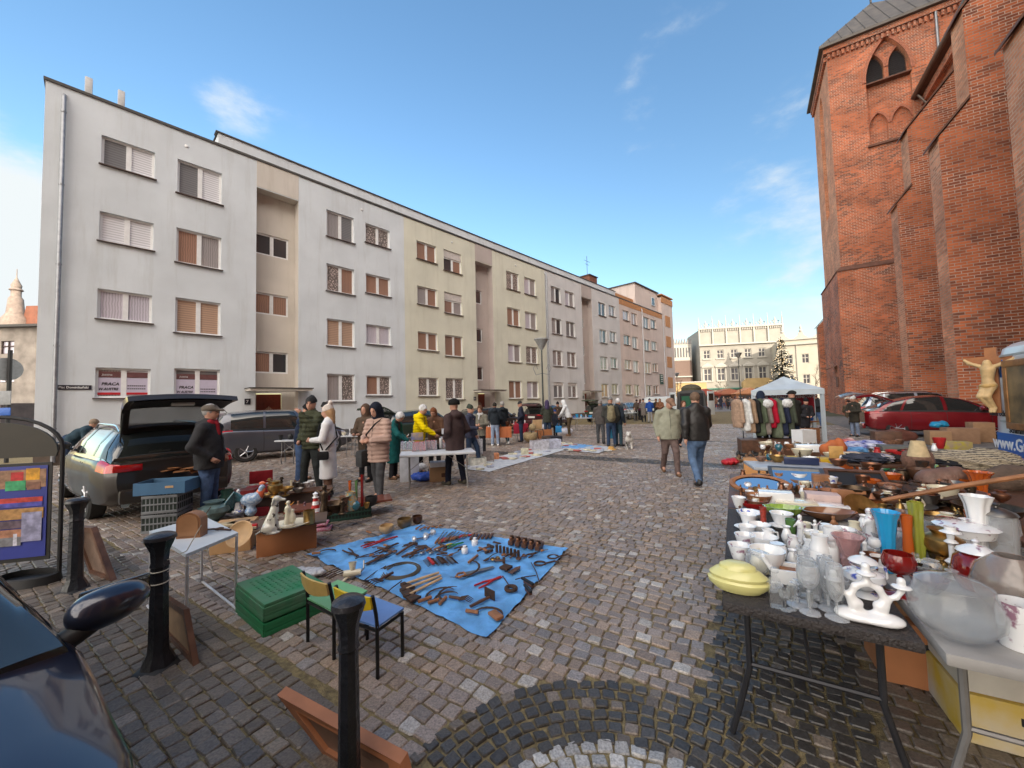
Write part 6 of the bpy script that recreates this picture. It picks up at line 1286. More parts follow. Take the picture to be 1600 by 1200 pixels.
def boxy(name,px,py,size,label,m,cat=None,z=0.,rz=0.,bev=.01,group=None,open_=False,holes=True,pos=None,th=.012):
 g=pos if pos is not None else G(px,py,z);x,y,h=size;b=MB()
 if not open_: b.box((0,0,h/2),(x,y,h),bev=bev)
 else:
  b.box((0,0,th/2),(x,y,th));
  for s in(-1,1): b.box((s*(x/2-th/2),0,h/2+th/2),(th,y,h-th-.001));b.box((0,s*(y/2-th/2),h/2+th/2),(x-2*th-.001,th,h-th-.001))
 o=b.build(name,m,None,(g.x,g.y,g.z),(0,0,rz));return tag(o,label,cat or name.replace('_',' '),group)
def crate(px,py,size,label,m,z=0.,rz=0.,pos=None,group=None,lidded=False,slats=7):
 g=pos if pos is not None else G(px,py,z);x,y,h=size;r=empty('plastic_crate',(g.x,g.y,g.z),rz,label,'crate',group);b=MB()
 b.box((0,0,.015),(x-.02,y-.02,.03))
 b.build('crate_floor',m,r)
 for (cx,cy,dx,dy) in((0,-y/2,x,0),(0,y/2,x,0),(-x/2,0,0,y),(x/2,0,0,y)):
  b=MB();ln=max(dx,dy)
  for q in(.02,h*.5,h-.025): b.box((cx,cy,q),((dx or .018)+.006,(dy or .018)+.006,.04 if q!=h*.5 else .022),bev=.004)
  nn=int(ln/.045)
  for i in range(nn+1):
   t=-ln/2+ln*i/nn;b.box((cx+(t if dx else 0),cy+(t if dy else 0),h/2),(.012,.012,h-.03))
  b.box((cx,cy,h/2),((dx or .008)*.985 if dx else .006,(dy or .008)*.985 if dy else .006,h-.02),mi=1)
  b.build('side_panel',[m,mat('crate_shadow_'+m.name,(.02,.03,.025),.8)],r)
 if lidded:
  b=MB();b.box((0,0,h+.008),(x+.01,y+.01,.03),bev=.008)
  for i in range(10):
   for j in range(8): b.box((-x*.34+i*x*.075,-y*.34+j*y*.097,h+.025),(.014,.014,.006),rotm(0,0,.78))
  b.build('lid',m,r)
 return r
def folding_table(name,origin,ux,uy,lx,ly,label,top,leg,z=.74,th=.045,cat='folding table',leginset=.18,curved=True,group=None):
 """origin: near-left corner of the top; ux, uy unit directions of the short and long edges"""
 r=empty(name,(origin[0],origin[1],0),0,label,cat,group);o=Vector((0,0,0));m4=lambda a,b,c:o+ux*a+uy*b+Vector((0,0,c))
 rot=math.atan2(ux.y,ux.x);b=MB();c=m4(lx/2,ly/2,z-th/2);hand=ux.cross(uy).z
 b.box(c,(lx,ly,th),rotm(0,0,rot),bev=.016);b.build('tabletop',top,r)
 for e,b0 in ((leginset,1),(ly-leginset,-1)):
  for s in(.1,lx-.1):
   q=MB();q.tube([m4(s,e,z-th),m4(s,e,.36),m4(s+(-.05 if s<lx/2 else .05),e,.16),m4(s+(-.1 if s<lx/2 else .1)*(.9 if curved else .1),e,.015)],.0145,8);q.build('leg',leg,r)
  q=MB();q.tube([m4(.1,e,.38),m4(lx-.1,e,.38)],.011,6);q.tube([m4(.1,e,z-th-.02),m4(lx-.1,e,z-th-.02)],.011,6);q.tube([m4(lx/2,e,.38),m4(lx/2,e+b0*.42,z-th)],.008,6);q.build('leg_brace',leg,r)
 return r
def cloth(name,pts,label,m,cat=None,z=.006,nx=26,ny=26,amp=.012,seed=1,kind=None,wave=9,thick=False,z1=None,zp=None):
 """sheet over the quadrilateral pts (a,b,c,d on the ground)"""
 rg=random.Random(seed);a,b,c,d=[Vector((p[0],p[1],0)) for p in pts];vs=[];fs=[];ph=[rg.uniform(0,6) for _ in range(6)]
 from mathutils import noise as nz
 for i in range(nx+1):
  for j in range(ny+1):
   u,v=i/nx,j/ny;p=(a*(1-u)+b*u)*(1-v)+(d*(1-u)+c*u)*v
   ed=min(u,1-u,v,1-v)
   n1=nz.noise(Vector((p.x*3.1,p.y*3.1,seed)));n2=nz.noise(Vector((p.x*wave,p.y*wave*.6,seed+5)))
   p=p+Vector((nz.noise(Vector((p.x*4,p.y*4,9+seed)))*.03,nz.noise(Vector((p.x*4,p.y*4,19+seed)))*.03,0))*(1 if ed<.02 else 0)
   zz=z+amp*(abs(n2)*1.6+max(0,n1)*1.2);vs.append((p.x,p.y,zz))
 for i in range(nx):
  for j in range(ny): q=i*(ny+1)+j;fs.append((q,q+ny+1,q+ny+2,q+1))
 mb=MB();mb.add(vs,fs,0,True);o=mb.build(name,m);return tag(o,label,cat or name.replace('_',' '),None,kind)
# --------------------------------------------------- tools laid between two picture points of the sheet
def T6(x,y): return G(460+x/3.636,800+y/3.636,.02)
def tool(kind,x0,y0,x1,y1,label,cat,m=None,wd=None,group=None,fn=T6):
 p=fn(x0,y0);q=fn(x1,y1);d=q-p;L_=d.length;o=empty(kind,(p.x,p.y,.034),math.atan2(d.y,d.x),label,cat,group);w=wd or .03;m=m or mIr
 def bd(nm,mb,mm): return mb.build(nm,mm,o)
 b=MB()
 if kind in('hammer','axe','hatchet','pickaxe','hoe'):
  b.tube([(0,0,.012),(L_*.5,0,.014),(L_,0,.012)],[.014,.016,.013],8,flat=.8);bd('shaft',b,m if m is not mIr else mW1);b=MB()
  if kind=='hammer': b.box((L_-.015,0,.014),(.03,.11,.028),bev=.006)
  elif kind=='hoe': b.box((L_,0,.04),(.012,.13,.08),bev=.003)
  elif kind=='pickaxe': b.tube([(L_-.02,-.16,.0),(L_,0,.02),(L_-.02,.16,.0)],[.004,.02,.004],6)
  else: b.prism([(L_-.04,.02),(L_+.03,.02),(L_+.05,.12),(L_-.06,.12)],.0,.02,ax='z');b.box((L_,0,.012),(.05,.05,.03),bev=.006)
  bd('head',b,mIr)
 elif kind in('chisel','screwdriver','file','knife','trowel'):
  b.tube([(0,0,.012),(L_*.12,0,.014),(L_*.4,0,.013)],[.011,.015,.010],8);bd('grip',b,m if m is not mIr else mW1);b=MB()
  if kind=='knife': b.prism([(L_*.4,-.012),(L_*.95,-.016),(L_,.01),(L_*.4,.012)],.01,.014,ax='z')
  elif kind=='trowel': b.prism([(L_*.4,-.01),(L_*.6,-.04),(L_,0),(L_*.6,.04),(L_*.4,.01)],.01,.014,ax='z')
  else: b.box((L_*.7,0,.012),(L_*.6,.012,.006))
  bd('blade',b,mSt if kind!='file' else mIr)
 elif kind in('pliers','shears'):
  for s in(-1,1): b=MB();b.tube([(0,s*.035,.012),(L_*.35,s*.03,.014),(L_*.65,0,.014),(L_,-s*.012,.012)],[.008,.009,.012,.006],6);bd('jaw',b,m)
 elif kind in('sickle','yoke'):
  b.tube([(0,0,.014),(L_*.35,0,.014)],.015,8);bd('grip',b,mW1);b=MB()
  b.tube([(L_*.35,0,.012)]+[(L_*.62+L_*.38*cos(a),-L_*.32*sin(a)*-1,.012) for a in [PI-PI*i/8 for i in range(9)]],[.008]+[.012]*7+[.006,.004],6,flat=.5);bd('blade',b,m)
 elif kind in('fork','rake'):
  n=4;b.tube([(0,0,.014),(L_*.5,0,.014)],.013,8);bd('shaft',b,mW2);b=MB();b.tube([(L_*.5,-w,.014),(L_*.5,w,.014)],.008,6)
  for i in range(n):
   y=-w+2*w*i/(n-1);b.tube([(L_*.5,y,.014),(L_*.75,y*1.1,.03),(L_,y,.008)],[.006,.005,.002],5)
  bd('tines',b,mIr)
 elif kind in('rod','blade','ruler','strap'):
  if kind=='rod': b.tube([(0,0,.01),(L_*.5,.01,.012),(L_,0,.01)],.005,6)
  elif kind=='ruler': b.box((L_/2,0,.012),(L_,w,.022),bev=.004)
  else: b.prism([(0,-w*.5),(L_*.7,-w*.6),(L_,0),(L_*.7,w*.5),(0,w*.5)],.004,.012,ax='z')
  bd('bar',b,m)
 elif kind=='wrench':
  b.box((L_/2,0,.012),(L_*.8,.018,.009),bev=.003);bd('shank',b,m)
  for x in(.03,L_-.03): b=MB();b.tube([(x+.022*cos(a),.022*sin(a),.012) for a in [.6+i*.6 for i in range(9)]],.009,6);bd('jaw',b,m)
 elif kind=='plane':
  b.box((L_/2,0,.03),(L_,.055,.05),bev=.008);bd('block',b,m if m is not mIr else mW2);b=MB();b.box((L_*.45,0,.07),(.012,.04,.07),rotm(0,R(-35),0));bd('iron',b,mIr)
  b=MB();b.tube([(L_*.15,0,.05),(L_*.1,0,.09)],[.014,.016],8);bd('knob',b,mW1)
 elif kind=='brush':
  b.box((L_*.5,0,.03),(L_,.03,.02),bev=.008);bd('grip',b,mBlk);b=MB();b.box((L_*.6,0,.012),(L_*.7,.028,.022));bd('bristles',b,mW2)
 elif kind=='saw':
  b.prism([(L_*.25,-.02),(L_,-.035),(L_,.01),(L_*.25,.05)],.008,.011,ax='z');bd('blade',b,mSt);b=MB();b.tube([(0,.01,.012),(L_*.1,.05,.014),(L_*.24,.04,.014),(L_*.22,-.02,.014),(L_*.05,-.03,.014)],.011,6,closed=True);bd('grip',b,mW1)
 elif kind=='pipe_socket':
  b.lathe([(.0,0),(.016,0),(.016,.075),(.012,.075),(.0,.06)],n=10,caps=False);bd('socket_body',b,m)
 elif kind=='ladle':
  b.tube([(0,0,.02),(L_*.7,0,.02)],.006,6);bd('shaft',b,mIr);b=MB();b.tube([(L_*.85+.045*cos(a),.045*sin(a),.02) for a in [i*PI/6 for i in range(12)]],.018,8,closed=True);bd('ring',b,mIr)
 return o
# the tool sheet
mTarp=mat('tarp_blue',(.13,.36,.70),.5,0,.22,6,1.,9);ta=[G(478,868),G(655,822),G(889,860),G(762,1000)]
cloth('tool_sheet',ta,'bright blue plastic sheet on the setts spread with old tools','' or mTarp,'ground sheet',.012,60,60,.022,3)
tl=[('sickle',100,250,235,235,'dark curved yoke-like sickle with two turned pegs at the left edge of the blue sheet','sickle'),
('shears',290,225,360,265,'black iron clamp tool beside the curved yoke on the blue sheet','clamp'),
('pliers',385,212,585,150,'long pliers with an orange handle near the clay bowls','pliers',mRdP),
('strap',405,308,568,235,'long flat dark blade left of the cable coil','blade',mIr,.045),('rod',345,278,455,243,'straight iron bar left of the flat blade','iron bar',mIr),
('pliers',470,245,590,188,'iron tongs right of the orange-handled pliers','tongs'),('hammer',580,255,680,190,'black headed hammer above the cable coil','hammer',mW2),('pickaxe',612,268,745,212,'small pick with dark handle right of the black headed hammer','pick',mW2),
('wrench',715,248,780,215,'grey wrench left in the pair above the combs','wrench',mSt),('wrench',765,248,825,220,'grey wrench right in the pair above the combs','wrench',mSt),
('knife',820,190,905,120,'long knife with brown grip at the start of the fan of chisels','knife'),
('saw',920,384,1130,322,'pale bladed hand saw with wooden grip in the middle of the sheet','saw'),('sickle',1040,262,885,385,'curved drawknife with wooden grips above the pale saw','drawknife'),
('pliers',1035,442,1178,382,'rust red handled pliers below the pale saw','pliers',mRdP),('ladle',1185,385,1240,470,'iron ring on a short shaft near the right side of the sheet','iron ring'),
('ruler',1180,322,1225,335,'square iron frame by the row of sockets','square iron',mIr,.1),('strap',1225,360,1285,320,'dark brown leather strap beside the iron frame','strap',mW2,.05),('rod',1255,398,1372,375,'bent wire hook right of the iron ring','wire hook'),('rod',1345,300,1392,410,'thin iron rod standing out near the right edge of the sheet','iron rod'),
('brush',1292,400,1358,440,'black brush near the right edge of the sheet','brush'),('brush',1308,440,1345,485,'short grey brush below the black one','brush'),
('fork',880,500,1010,520,'small garden claw with four curved tines near the front corner','garden claw'),('hoe',1000,555,1110,500,'small iron hoe right of the garden claw','hoe',mW2),('sickle',975,580,1180,610,'long dark sickle with a square leather guard at the front corner','sickle'),('ruler',1120,585,1170,625,'brown leather sheath by the front corner sickle','leather sheath',mW1,.07),
('axe',820,360,620,428,'hatchet with pale handle, farthest of the three side by side','hatchet',mW3),('axe',832,376,618,460,'hatchet with pale handle, middle of the three side by side','hatchet',mW3),('axe',836,392,640,492,'hatchet with pale handle, nearest of the three side by side','hatchet',mW3),
('sickle',705,528,905,455,'sickle with orange-brown grip, left of the three sickles','sickle'),('sickle',760,535,930,480,'sickle with red-brown grip, middle of the three sickles','sickle'),('sickle',825,540,925,440,'sickle with short grip, right of the three sickles','sickle'),
('fork',560,360,400,445,'long-tined hay fork head with dark tines right of the white mincer','hay fork',None,.05),
('strap',1080,290,1110,270,'small iron bracket right of the middle combs','bracket'),('wrench',1115,285,1170,270,'small brass tap near the iron frame','tap',mBs),
('knife',410,120,480,150,'short black file at the back edge by the small bowl','file'),('blade',620,200,690,180,'thin blade behind the black headed hammer','blade',mIr,.02),
('shears',860,215,960,185,'pruning shears with green grips amid the chisels','shears',mGrP),('screwdriver',860,205,940,175,'screwdriver with orange grip amid the chisels','screwdriver',mYeP),
('hammer',1040,235,1120,205,'dark hammer left of the row of sockets','hammer',mW2),('hammer',1050,215,1110,240,'rust headed hammer crossed under the dark hammer','hammer',mW1),
('rod',150,378,250,330,'thin black skewer, farthest of the four at the left edge','skewer'),('rod',165,384,262,338,'thin black skewer, second of the four at the left edge','skewer'),('rod',180,390,275,345,'thin black skewer, third of the four at the left edge','skewer'),('rod',195,396,290,352,'thin black skewer, nearest of the four at the left edge','skewer'),
('rod',400,400,520,320,'long thin wire left of the cable coil','wire'),('rod',500,500,610,405,'long thin wire below the cable coil','wire'),('knife',1400,235,1440,225,'small rusty hook left of the pulley chain','hook'),('blade',1130,180,1175,190,'rusty spanner piece by the iron blocks','spanner')]
for t in tl:
 k,x0_,y0_,x1_,y1_,lb,ct=t[:7];nm=k if k not in('rod','strap','ruler','blade') else k
 o=tool(k,x0_,y0_,x1_,y1_,lb,ct,t[7] if len(t)>7 else None,t[8] if len(t)>8 else None);o.name=ct.replace(' ','_').replace('-','_')
for i in range(13):
 x=800+i*17;o=tool('chisel' if i%3 else 'screwdriver',x,190-i*4,x+52,118+(i%4)*6,'chisel with worn wooden grip in the fan behind the combs','chisel',[mIr,mW2,mRdP][i%3] if i%5 else None,None,'chisels fanned out at the back of the blue sheet');o.name='chisel'
for i in range(7): o=tool('pipe_socket',1150+i*20.5,232+i*5.5,1160+i*20.5,240+i*5,'rusty upright pipe socket in the row near the right edge','pipe socket',mIr,None,'row of upright pipe sockets');o.name='pipe_socket'
for i in range(5): o=tool('plane',1225+i*38,200+i*8,1255+i*38,165+i*8,'old wooden hand plane in the row behind the pipe sockets','hand plane',mIr if i%2 else mW2,None,'old hand planes on the blue sheet');o.name='hand_plane'
for i in range(6): o=tool('ruler',1000+i*22,168-i*2,1018+i*22,138-i*1,'dark wooden block in the row at the back right edge of the sheet','wooden block',mW2,.03,'small dark wooden blocks on the blue sheet');o.name='wooden_block'
for i in range(7): o=tool('knife' if i%2 else 'file',690+i*22,108-i*3+8*(i%2),726+i*22,82+(i%3)*6,'small rusty tool in the line along the back edge','rusty tool',mIr,None,'rusty little tools along the back edge of the sheet');o.name='rusty_tool'
rg=random.Random(31)
for i in range(30):
 u,v=rg.uniform(.1,.9),rg.uniform(.08,.72);x=150*(1-v)+330*v+u*1180;y=275*(1-v)+95*v+u*(60+110*v);k=rg.choice(['chisel','file','wrench','rod','hammer','knife','pliers']);a=rg.uniform(-.6,.6);o=tool(k,x,y,x+62*cos(a),y-34*sin(a)-14,'small rusty hand tool scattered between the larger ones','hand tool',rg.choice([mIr,mIr,mW2]),None,'small hand tools scattered on the blue sheet');o.name='hand_tool'
c=T6(603,335);b=MB()
for k in range(5): b.tube([(c.x+(.20-.012*k)*cos(a)+.004*k,c.y+(.20-.011*k)*sin(a),.025+.006*(k%3)) for a in [i*PI/14 for i in range(28)]],.006,6,closed=True)
tag(b.build('cable_coil',mat('cable_brown',(.10,.08,.055),.6)),'coil of stiff brown cable in the middle of the blue sheet','cable coil')
for i,(x,y,cl) in enumerate([(775,290,mRdP),(830,285,mIr),(885,285,mSt)]):
 p=T6(x,y);o=empty('curry_comb',(p.x,p.y,.02),.5,['red backed wire comb, left of the three combs','rusty wire comb, middle of the three combs','steel spring comb, right of the three combs'][i],'comb');b=MB();b.box((0,0,.025),(.03,.2,.02),bev=.006);b.build('comb_back',cl,o);b=MB()
 for k in range(9): b.tube([(-.06,-.09+.0225*k,.006),(0,-.09+.0225*k,.03),(.06,-.09+.0225*k,.006)],.003,4)
 b.build('tines',mIr,o)
for i,(x,y) in enumerate([(712,165),(768,140)]):
 p=T6(x,y);o=empty('dumbbell',(p.x,p.y,.05),.5+i*.6,['silver dumbbell, left of the pair','silver dumbbell, right of the pair'][i],'dumbbell');b=MB();b.tube([(-.08,0,0),(.08,0,0)],.014,8);b.build('bar',mChr,o)
 for s in(-1,1): b=MB();b.lathe([(0,-.025),(.035,-.022),(.045,0),(.035,.022),(0,.025)],(s*.07,0,0),14,rot=rotm(0,R(90),0),caps=False);b.build('weight',mat('chrome_soft',(.65,.66,.68),.25,.5),o)
p=T6(330,375);o=empty('meat_mincer',(p.x,p.y,.02),.3,'white enamel hand mincer lying near the chairs','mincer');b=MB();b.tube([(-.08,0,.05),(.08,0,.05)],[.035,.03],12);b.build('barrel',wC,o);b=MB();b.tube([(0,0,.06),(0,.02,.15)],[.02,.04],12);b.build('funnel',wC,o);b=MB();b.tube([(.08,0,.05),(.1,.05,.06),(.1,.1,.12)],.008,6);b.build('handle',mSt,o);b=MB();b.tube([(-.02,0,.03),(-.1,-.06,-.005)],.012,6);b.build('clamp',wC,o)
for i,(x,y) in enumerate([(968,235),(1025,190)]):
 W('bottle',460+x/3.636,800+y/3.636,12,['white insulator knob, nearer of the two','white insulator knob, farther of the two'][i],wP,'insulator',z=.02,w=2.)
for i,(x,y) in enumerate([(1395,300),(1470,262)]):
 p=T6(x,y);b=MB();b.tube([(.06*cos(a),.05*sin(a),.02) for a in [k*PI/5 for k in range(10)]],.009,6,closed=True);b.tube([(.06,0,.02),(.16,.03,.03),(.2,.0,.02)],.008,6);tag(b.build('iron_shackle',mIr,None,(p.x,p.y,.015)),['iron shackle with chain, left of the pair at the right edge','iron shackle with chain, right of the pair at the right edge'][i],'shackle')
W('deep',604,833,0,'terracotta bowl underneath in the stack of two by the blue sheet',mCl,'bowl',z=0,hh=.11,w=1.25);W('deep',604,833,0,'cream-lined clay bowl on top of the stack of two by the blue sheet',mat('clay_cream',(.45,.30,.15),.5,0,.1),'bowl',z=.065,hh=.10,w=1.4)
W('deep',632,825,0,'brown glazed bowl in the middle of the row by the blue sheet',mat('glaze_brown',(.12,.075,.03),.3,0,.2,coat=.6),'bowl',z=0,hh=.13,w=1.2);W('deep',652,818,0,'small dark bowl at the right end of the row by the blue sheet',mat('glaze_dark',(.06,.025,.015),.3,0,.2,coat=.6),'bowl',z=0,hh=.11,w=1.05)
for i,(px,py,cl,lb) in enumerate([(470,893,(.22,.17,.13),'folded brown sacking beside the left corner of the blue sheet'),(482,900,(.50,.50,.52),'crumpled clear plastic bag on the brown sacking')]):
 g=G(px,py);tag(org('sacking' if not i else 'plastic_bag',[ell((0,0,.015),(.20-.07*i,.12-.05*i,.03),.02),ell((.1,.03,.02),(.12-.04*i,.08-.03*i,.03),.03),ell((-.1,-.03,.02),(.11-.05*i,.07-.02*i,.025),.03)],mat('sack_%d'%i,cl,.8 if not i else .25,0,.2,20,.4,50),None,.012,(g.x,g.y,.01+.02*i),(0,0,-.4),disp=lambda X,Y,Z:.006*np.sin(X*70+Y*20)*np.sin(Y*60)),lb,'sacking' if not i else 'plastic bag')
# green crate, chairs, bollards, leaning pictures
ld=(LB-LA).normalized();la_=math.atan2(ld.y,ld.x)
g=(G(373,962)+G(437,992)+G(500,945)+G(432,915))/4 if False else (G(373,962)+G(500,950))/2
crate(0,0,(.60,.44,.105),'lower dark green folding crate of the stack beside the chairs',mGrP,rz=R(-38),pos=g);crate(0,0,(.60,.44,.105),'upper green folding crate with dusty perforated lid beside the chairs',mat('crate_green_dusty',(.02,.19,.075),.6,0,.1,6,0,1,col2=(.09,.20,.12)),rz=R(-38),pos=g+Vector((0,0,.115)),lidded=True)
def chair(feet,seat,back,label,sh=.40):
 P=[Vector(f) for f in feet];c=sum(P,Vector())/4;r=empty('school_chair',(c.x,c.y,0),0,label,'chair');P=[p-c for p in P];mb=mat('chair_tube_black',(.015,.015,.016),.35,.3,.1)
 up=Vector((0,0,1))
 fr=(P[2]+P[3]-P[0]-P[1]).normalized()
 for i in(0,1):
  q=MB();a=P[i];q.tube([a,a+up*sh,a-fr*.01+up*(sh+.08),a-fr*.04+up*(sh+.205)],.0125,8);q.build('back_leg',mb,r)
 for i in(2,3): q=MB();a=P[i];q.tube([a,a+up*(sh-.02)],.0125,8);q.build('front_leg',mb,r)
 q=MB();q.tube([P[0]+up*(sh-.03),P[1]+up*(sh-.03),P[2]+up*(sh-.03),P[3]+up*(sh-.03)],.011,6,closed=True);q.build('seat_frame',mb,r)
 q=MB();e=[P[0],P[1],P[2],P[3]];m0=sum(e,Vector())/4
 vs=[];n=8
 for lay in(0,1):
  for i in range(n+1):
   for j in range(n+1):
    u,v=i/n,j/n;p=(P[0]*(1-u)+P[1]*u)*(1-v)+(P[3]*(1-u)+P[2]*u)*v;p=m0+(p-m0)*1.06;vs.append(p+up*(sh-.006+.012*lay-.014*sin(PI*u)*sin(PI*v)))
 fs=[];N1=(n+1)**2
 for lay in(0,1):
  for i in range(n):
   for j in range(n): a=lay*N1+i*(n+1)+j;fs.append((a,a+1,a+n+2,a+n+1) if not lay else (a,a+n+1,a+n+2,a+1))
 rim=[i*(n+1) for i in range(n+1)]+[n*(n+1)+j for j in range(1,n+1)]+[i*(n+1)+n for i in range(n-1,-1,-1)]+[j for j in range(n-1,0,-1)]
 for k in range(len(rim)): a,b=rim[k],rim[(k+1)%len(rim)];fs.append((a,b,b+N1,a+N1))
 q.add(vs,fs,0,True);q.build('seat',seat,r)
 q=MB();vs=[];fs=[];A0=P[0]-fr*.03;A1=P[1]-fr*.03
 for lay in(0,1):
  for i in range(9):
   u=i/8;p=A0*(1-u)+A1*u-fr*(.035*sin(PI*u)+.014*lay);
   for zz in(.10+.025*(1-sin(PI*u)),.205+.012*sin(PI*u)): vs.append(p-fr*(.02*(zz-.1)/.1)+up*(sh+zz))
 for i in range(8): fs.append((i*2,i*2+2,i*2+3,i*2+1));fs.append((18+i*2,18+i*2+1,18+i*2+3,18+i*2+2));fs.append((i*2+1,i*2+3,18+i*2+3,18+i*2+1));fs.append((i*2,18+i*2,18+i*2+2,i*2+2))
 fs.append((0,1,19,18));fs.append((16,34,35,17));q.add(vs,fs,0,False);q.build('backrest',back,r)
 return r
ply=mat('plywood_yellow',(.58,.40,.13),.45,0,.08,12)
chair([G(481,1004),G(522,1030),G(572,992),G(528,972)],mat('seat_green',(.16,.42,.20),.4,0,.05),ply,'school chair with green seat and pale wooden backrest, nearer the green crates',.32)
chair([G(533,1036),G(590,1060),G(629,1026),G(574,1000)],mat('seat_blue',(.12,.24,.52),.4,0,.05),mat('back_yellow',(.70,.50,.02),.4,0,.06,12),'school chair with blue seat and bright yellow backrest behind the nearest bollard',.32)
mBol=mat('bollard_paint',(.018,.020,.026),.4,.2,.3,12,.5,40,coat=.3)
def bollard(px,py,label,h=.98):
 g=G(px,py);r=empty('bollard',(g.x,g.y,0),.3,label,'bollard','cast bollards along the lane');b=MB();n=8
 b.lathe([(.0,.0),(.098,0),(.09,.04),(.062,.10),(.058,.16),(.05,h*.74),(.058,h*.75),(.050,h*.78),(.055,h*.86),(.085,h*.94),(.088,h*.955)],n=n,caps=False);b.build('post',mBol,r)
 b=MB();b.lathe([(.09,h*.95),(.085,h*.975),(.06,h*.99),(0,h)],n=16,caps=False);b.build('cap',mat('bollard_cap',(.03,.03,.035),.35,.2,.3,20,.3,40,coat=.3),r)
 b=MB();b.lathe([(0,.03),(.11,.01),(.13,-.01)],n=10,wob=.12,wn=5,caps=False);b.build('foot',mBlk,r);return r
b1=bollard(247,1040,'black cast bollard with wire rings between the wing mirror and the white folding table',.89)
for z in(.56,.64): b=MB();b.tube([(.054*cos(a),.054*sin(a),z+.006*sin(a)) for a in [k*PI/8 for k in range(16)]],.004,5,closed=True);b.build('wire_ring',mat('wire_pale',(.45,.42,.36),.5),b1)
b2=bollard(546,1262,'chipped black bollard at the bottom, in front of the blue-seated chair',.89);b2.scale=(.8,.8,1)
b3=bollard(117,921,'black bollard beside the poster stand',.89)
b=MB();pt=Vector(b1.location);b.tube([pt+Vector((.05,0,.7)),pt+Vector((.14,.05,.74)),pt+Vector((.2,.1,.9))],.003,4);b.tube([pt+Vector((.05,0,.62)),pt+Vector((.2,.1,.66)),pt+Vector((.26,.14,.55)),pt+Vector((.24,.1,.75))],.003,4);tag(b.build('loose_wire',MATS['wire_pale']),'loose pale wire tied to the bollard by the folding table','wire')
def leaning(pa,pb,tops,th,label,mf,mb_,name='framed_picture',cat='picture frame',fw=.05):
 """panel standing on the ground edge pa-pb with upper edge at tops (a point above pb... )"""
 a,b=Vector(pa),Vector(pb);c,d=Vector(tops[0]),Vector(tops[1]);o=(a+b)/2;r=empty(name,(o.x,o.y,0),0,label,cat);a,b,c,d=[q-o for q in(a,b,c,d)]
 nrm=(b-a).cross(d-a).normalized()
 def slab(mb,p,q,s,t,h):
  vs=[p,q,s,t,p+nrm*h,q+nrm*h,s+nrm*h,t+nrm*h];mb.add(vs,[(3,2,1,0),(4,5,6,7),(0,1,5,4),(1,2,6,5),(2,3,7,6),(3,0,4,7)])
 def L2(u,v): return (a*(1-u)+b*u)*(1-v)+(d*(1-u)+c*u)*v
 w=(b-a).length;hh=(d-a).length;fu,fv=fw/w,fw/hh
 for nm,(u0_,u1_,v0,v1) in {'bottom_rail':(0,1,0,fv),'top_rail':(0,1,1-fv,1),'left_rail':(0,fu,fv,1-fv),'right_rail':(1-fu,1,fv,1-fv)}.items():
  m_=MB();slab(m_,L2(u0_,v0),L2(u1_,v0),L2(u1_,v1),L2(u0_,v1),th);m_.build(nm,mf,r)
 m_=MB();slab(m_,L2(fu,fv)+nrm*th*.3,L2(1-fu,fv)+nrm*th*.3,L2(1-fu,1-fv)+nrm*th*.3,L2(fu,1-fv)+nrm*th*.3,th*.3);m_.build('back_board',mb_,r);return r
def H(px,py,g,): # point above ground g seen at px,py (same depth)
 return A(px,py,g[1])
ga,gb=G(263,985),G(312,1038);leaning(ga,gb,(A(296,950,gb.y+.12),A(256,925,ga.y+.15)),.035,'brown framed picture leaning with its back out against the bollard by the folding table',mW2,mat('canvas_back',(.30,.19,.11),.9,0,.15),fw=.045)
ga,gb=G(150,893),G(183,905);leaning(ga,gb,(A(152,822,gb.y+.16),A(122,820,ga.y+.1)),.05,'dark wooden panel leaning beside the poster stand bollard',mW2,mat('board_rough',(.16,.10,.07),.9,0,.3,5,.4,20),'board','panel',.05)
ga,gb=G(520,1165),G(655,1245);leaning(ga,gb,(A(637,1175,gb.y+.05),A(447,1072,ga.y+.05)),.05,'large copper-orange framed picture lying back against the nearest bollard',mat('frame_orange',(.42,.17,.08),.45,.2,.15,6),mat('canvas_back2',(.22,.13,.09),.8,0,.15),fw=.06)
# poster stand
gq=G(92,905);st=empty('poster_stand',(gq.x,gq.y,0),0,'arched black poster stand with a colourful blue market poster','poster stand')
bp0=Vector((gq.x,gq.y,0));dd=(Vector((-1.0,-.28,0))).normalized();bk_=MB();hgt=1.58
zt_=A(92,700,gq.y).z
rr_=[Vector((0,0,0)),Vector((0,0,zt_-.02))]
wid=1.05
ar=[dd*(wid/2-wid/2*cos(t))+Vector((0,0,zt_+.34*sin(t))) for t in [PI*i/14 for i in range(15)]]
bk_.tube([Vector((0,0,0))]+ar+[dd*wid],.018,8);bk_.build('frame',mBlk,st)
pm=mat('header_brown',(.045,.040,.030),.5,0,.1);m_=MB();pts=[p_ for p_ in ar];vv=[dd*.05+Vector((0,0,zt_-.08)),]+[p_*.93+dd*.035+Vector((0,0,zt_*.07-.03)) for p_ in ar]+[dd*(wid-.05)+Vector((0,0,zt_-.08))]
nn_=dd.cross(Vector((0,0,1)))*.012;m_.add([v+nn_ for v in vv]+[v-nn_ for v in vv],[tuple(range(len(vv))),tuple(range(2*len(vv)-1,len(vv)-1,-1))]+[(i,i+len(vv),i+len(vv)+1,i+1) for i in range(len(vv)-1)]);m_.build('header_panel',pm,st)
def onst(u0_,u1_,z0_,z1_,m,name,off=.0,th=.012,par=st):
 q=MB();c=dd*((u0_+u1_)/2)+Vector((0,0,(z0_+z1_)/2))+dd.cross(Vector((0,0,1)))*off;q.box(c,((u1_-u0_),th,z1_-z0_),rotm(0,0,math.atan2(dd.y,dd.x)));return q.build(name,m,par)
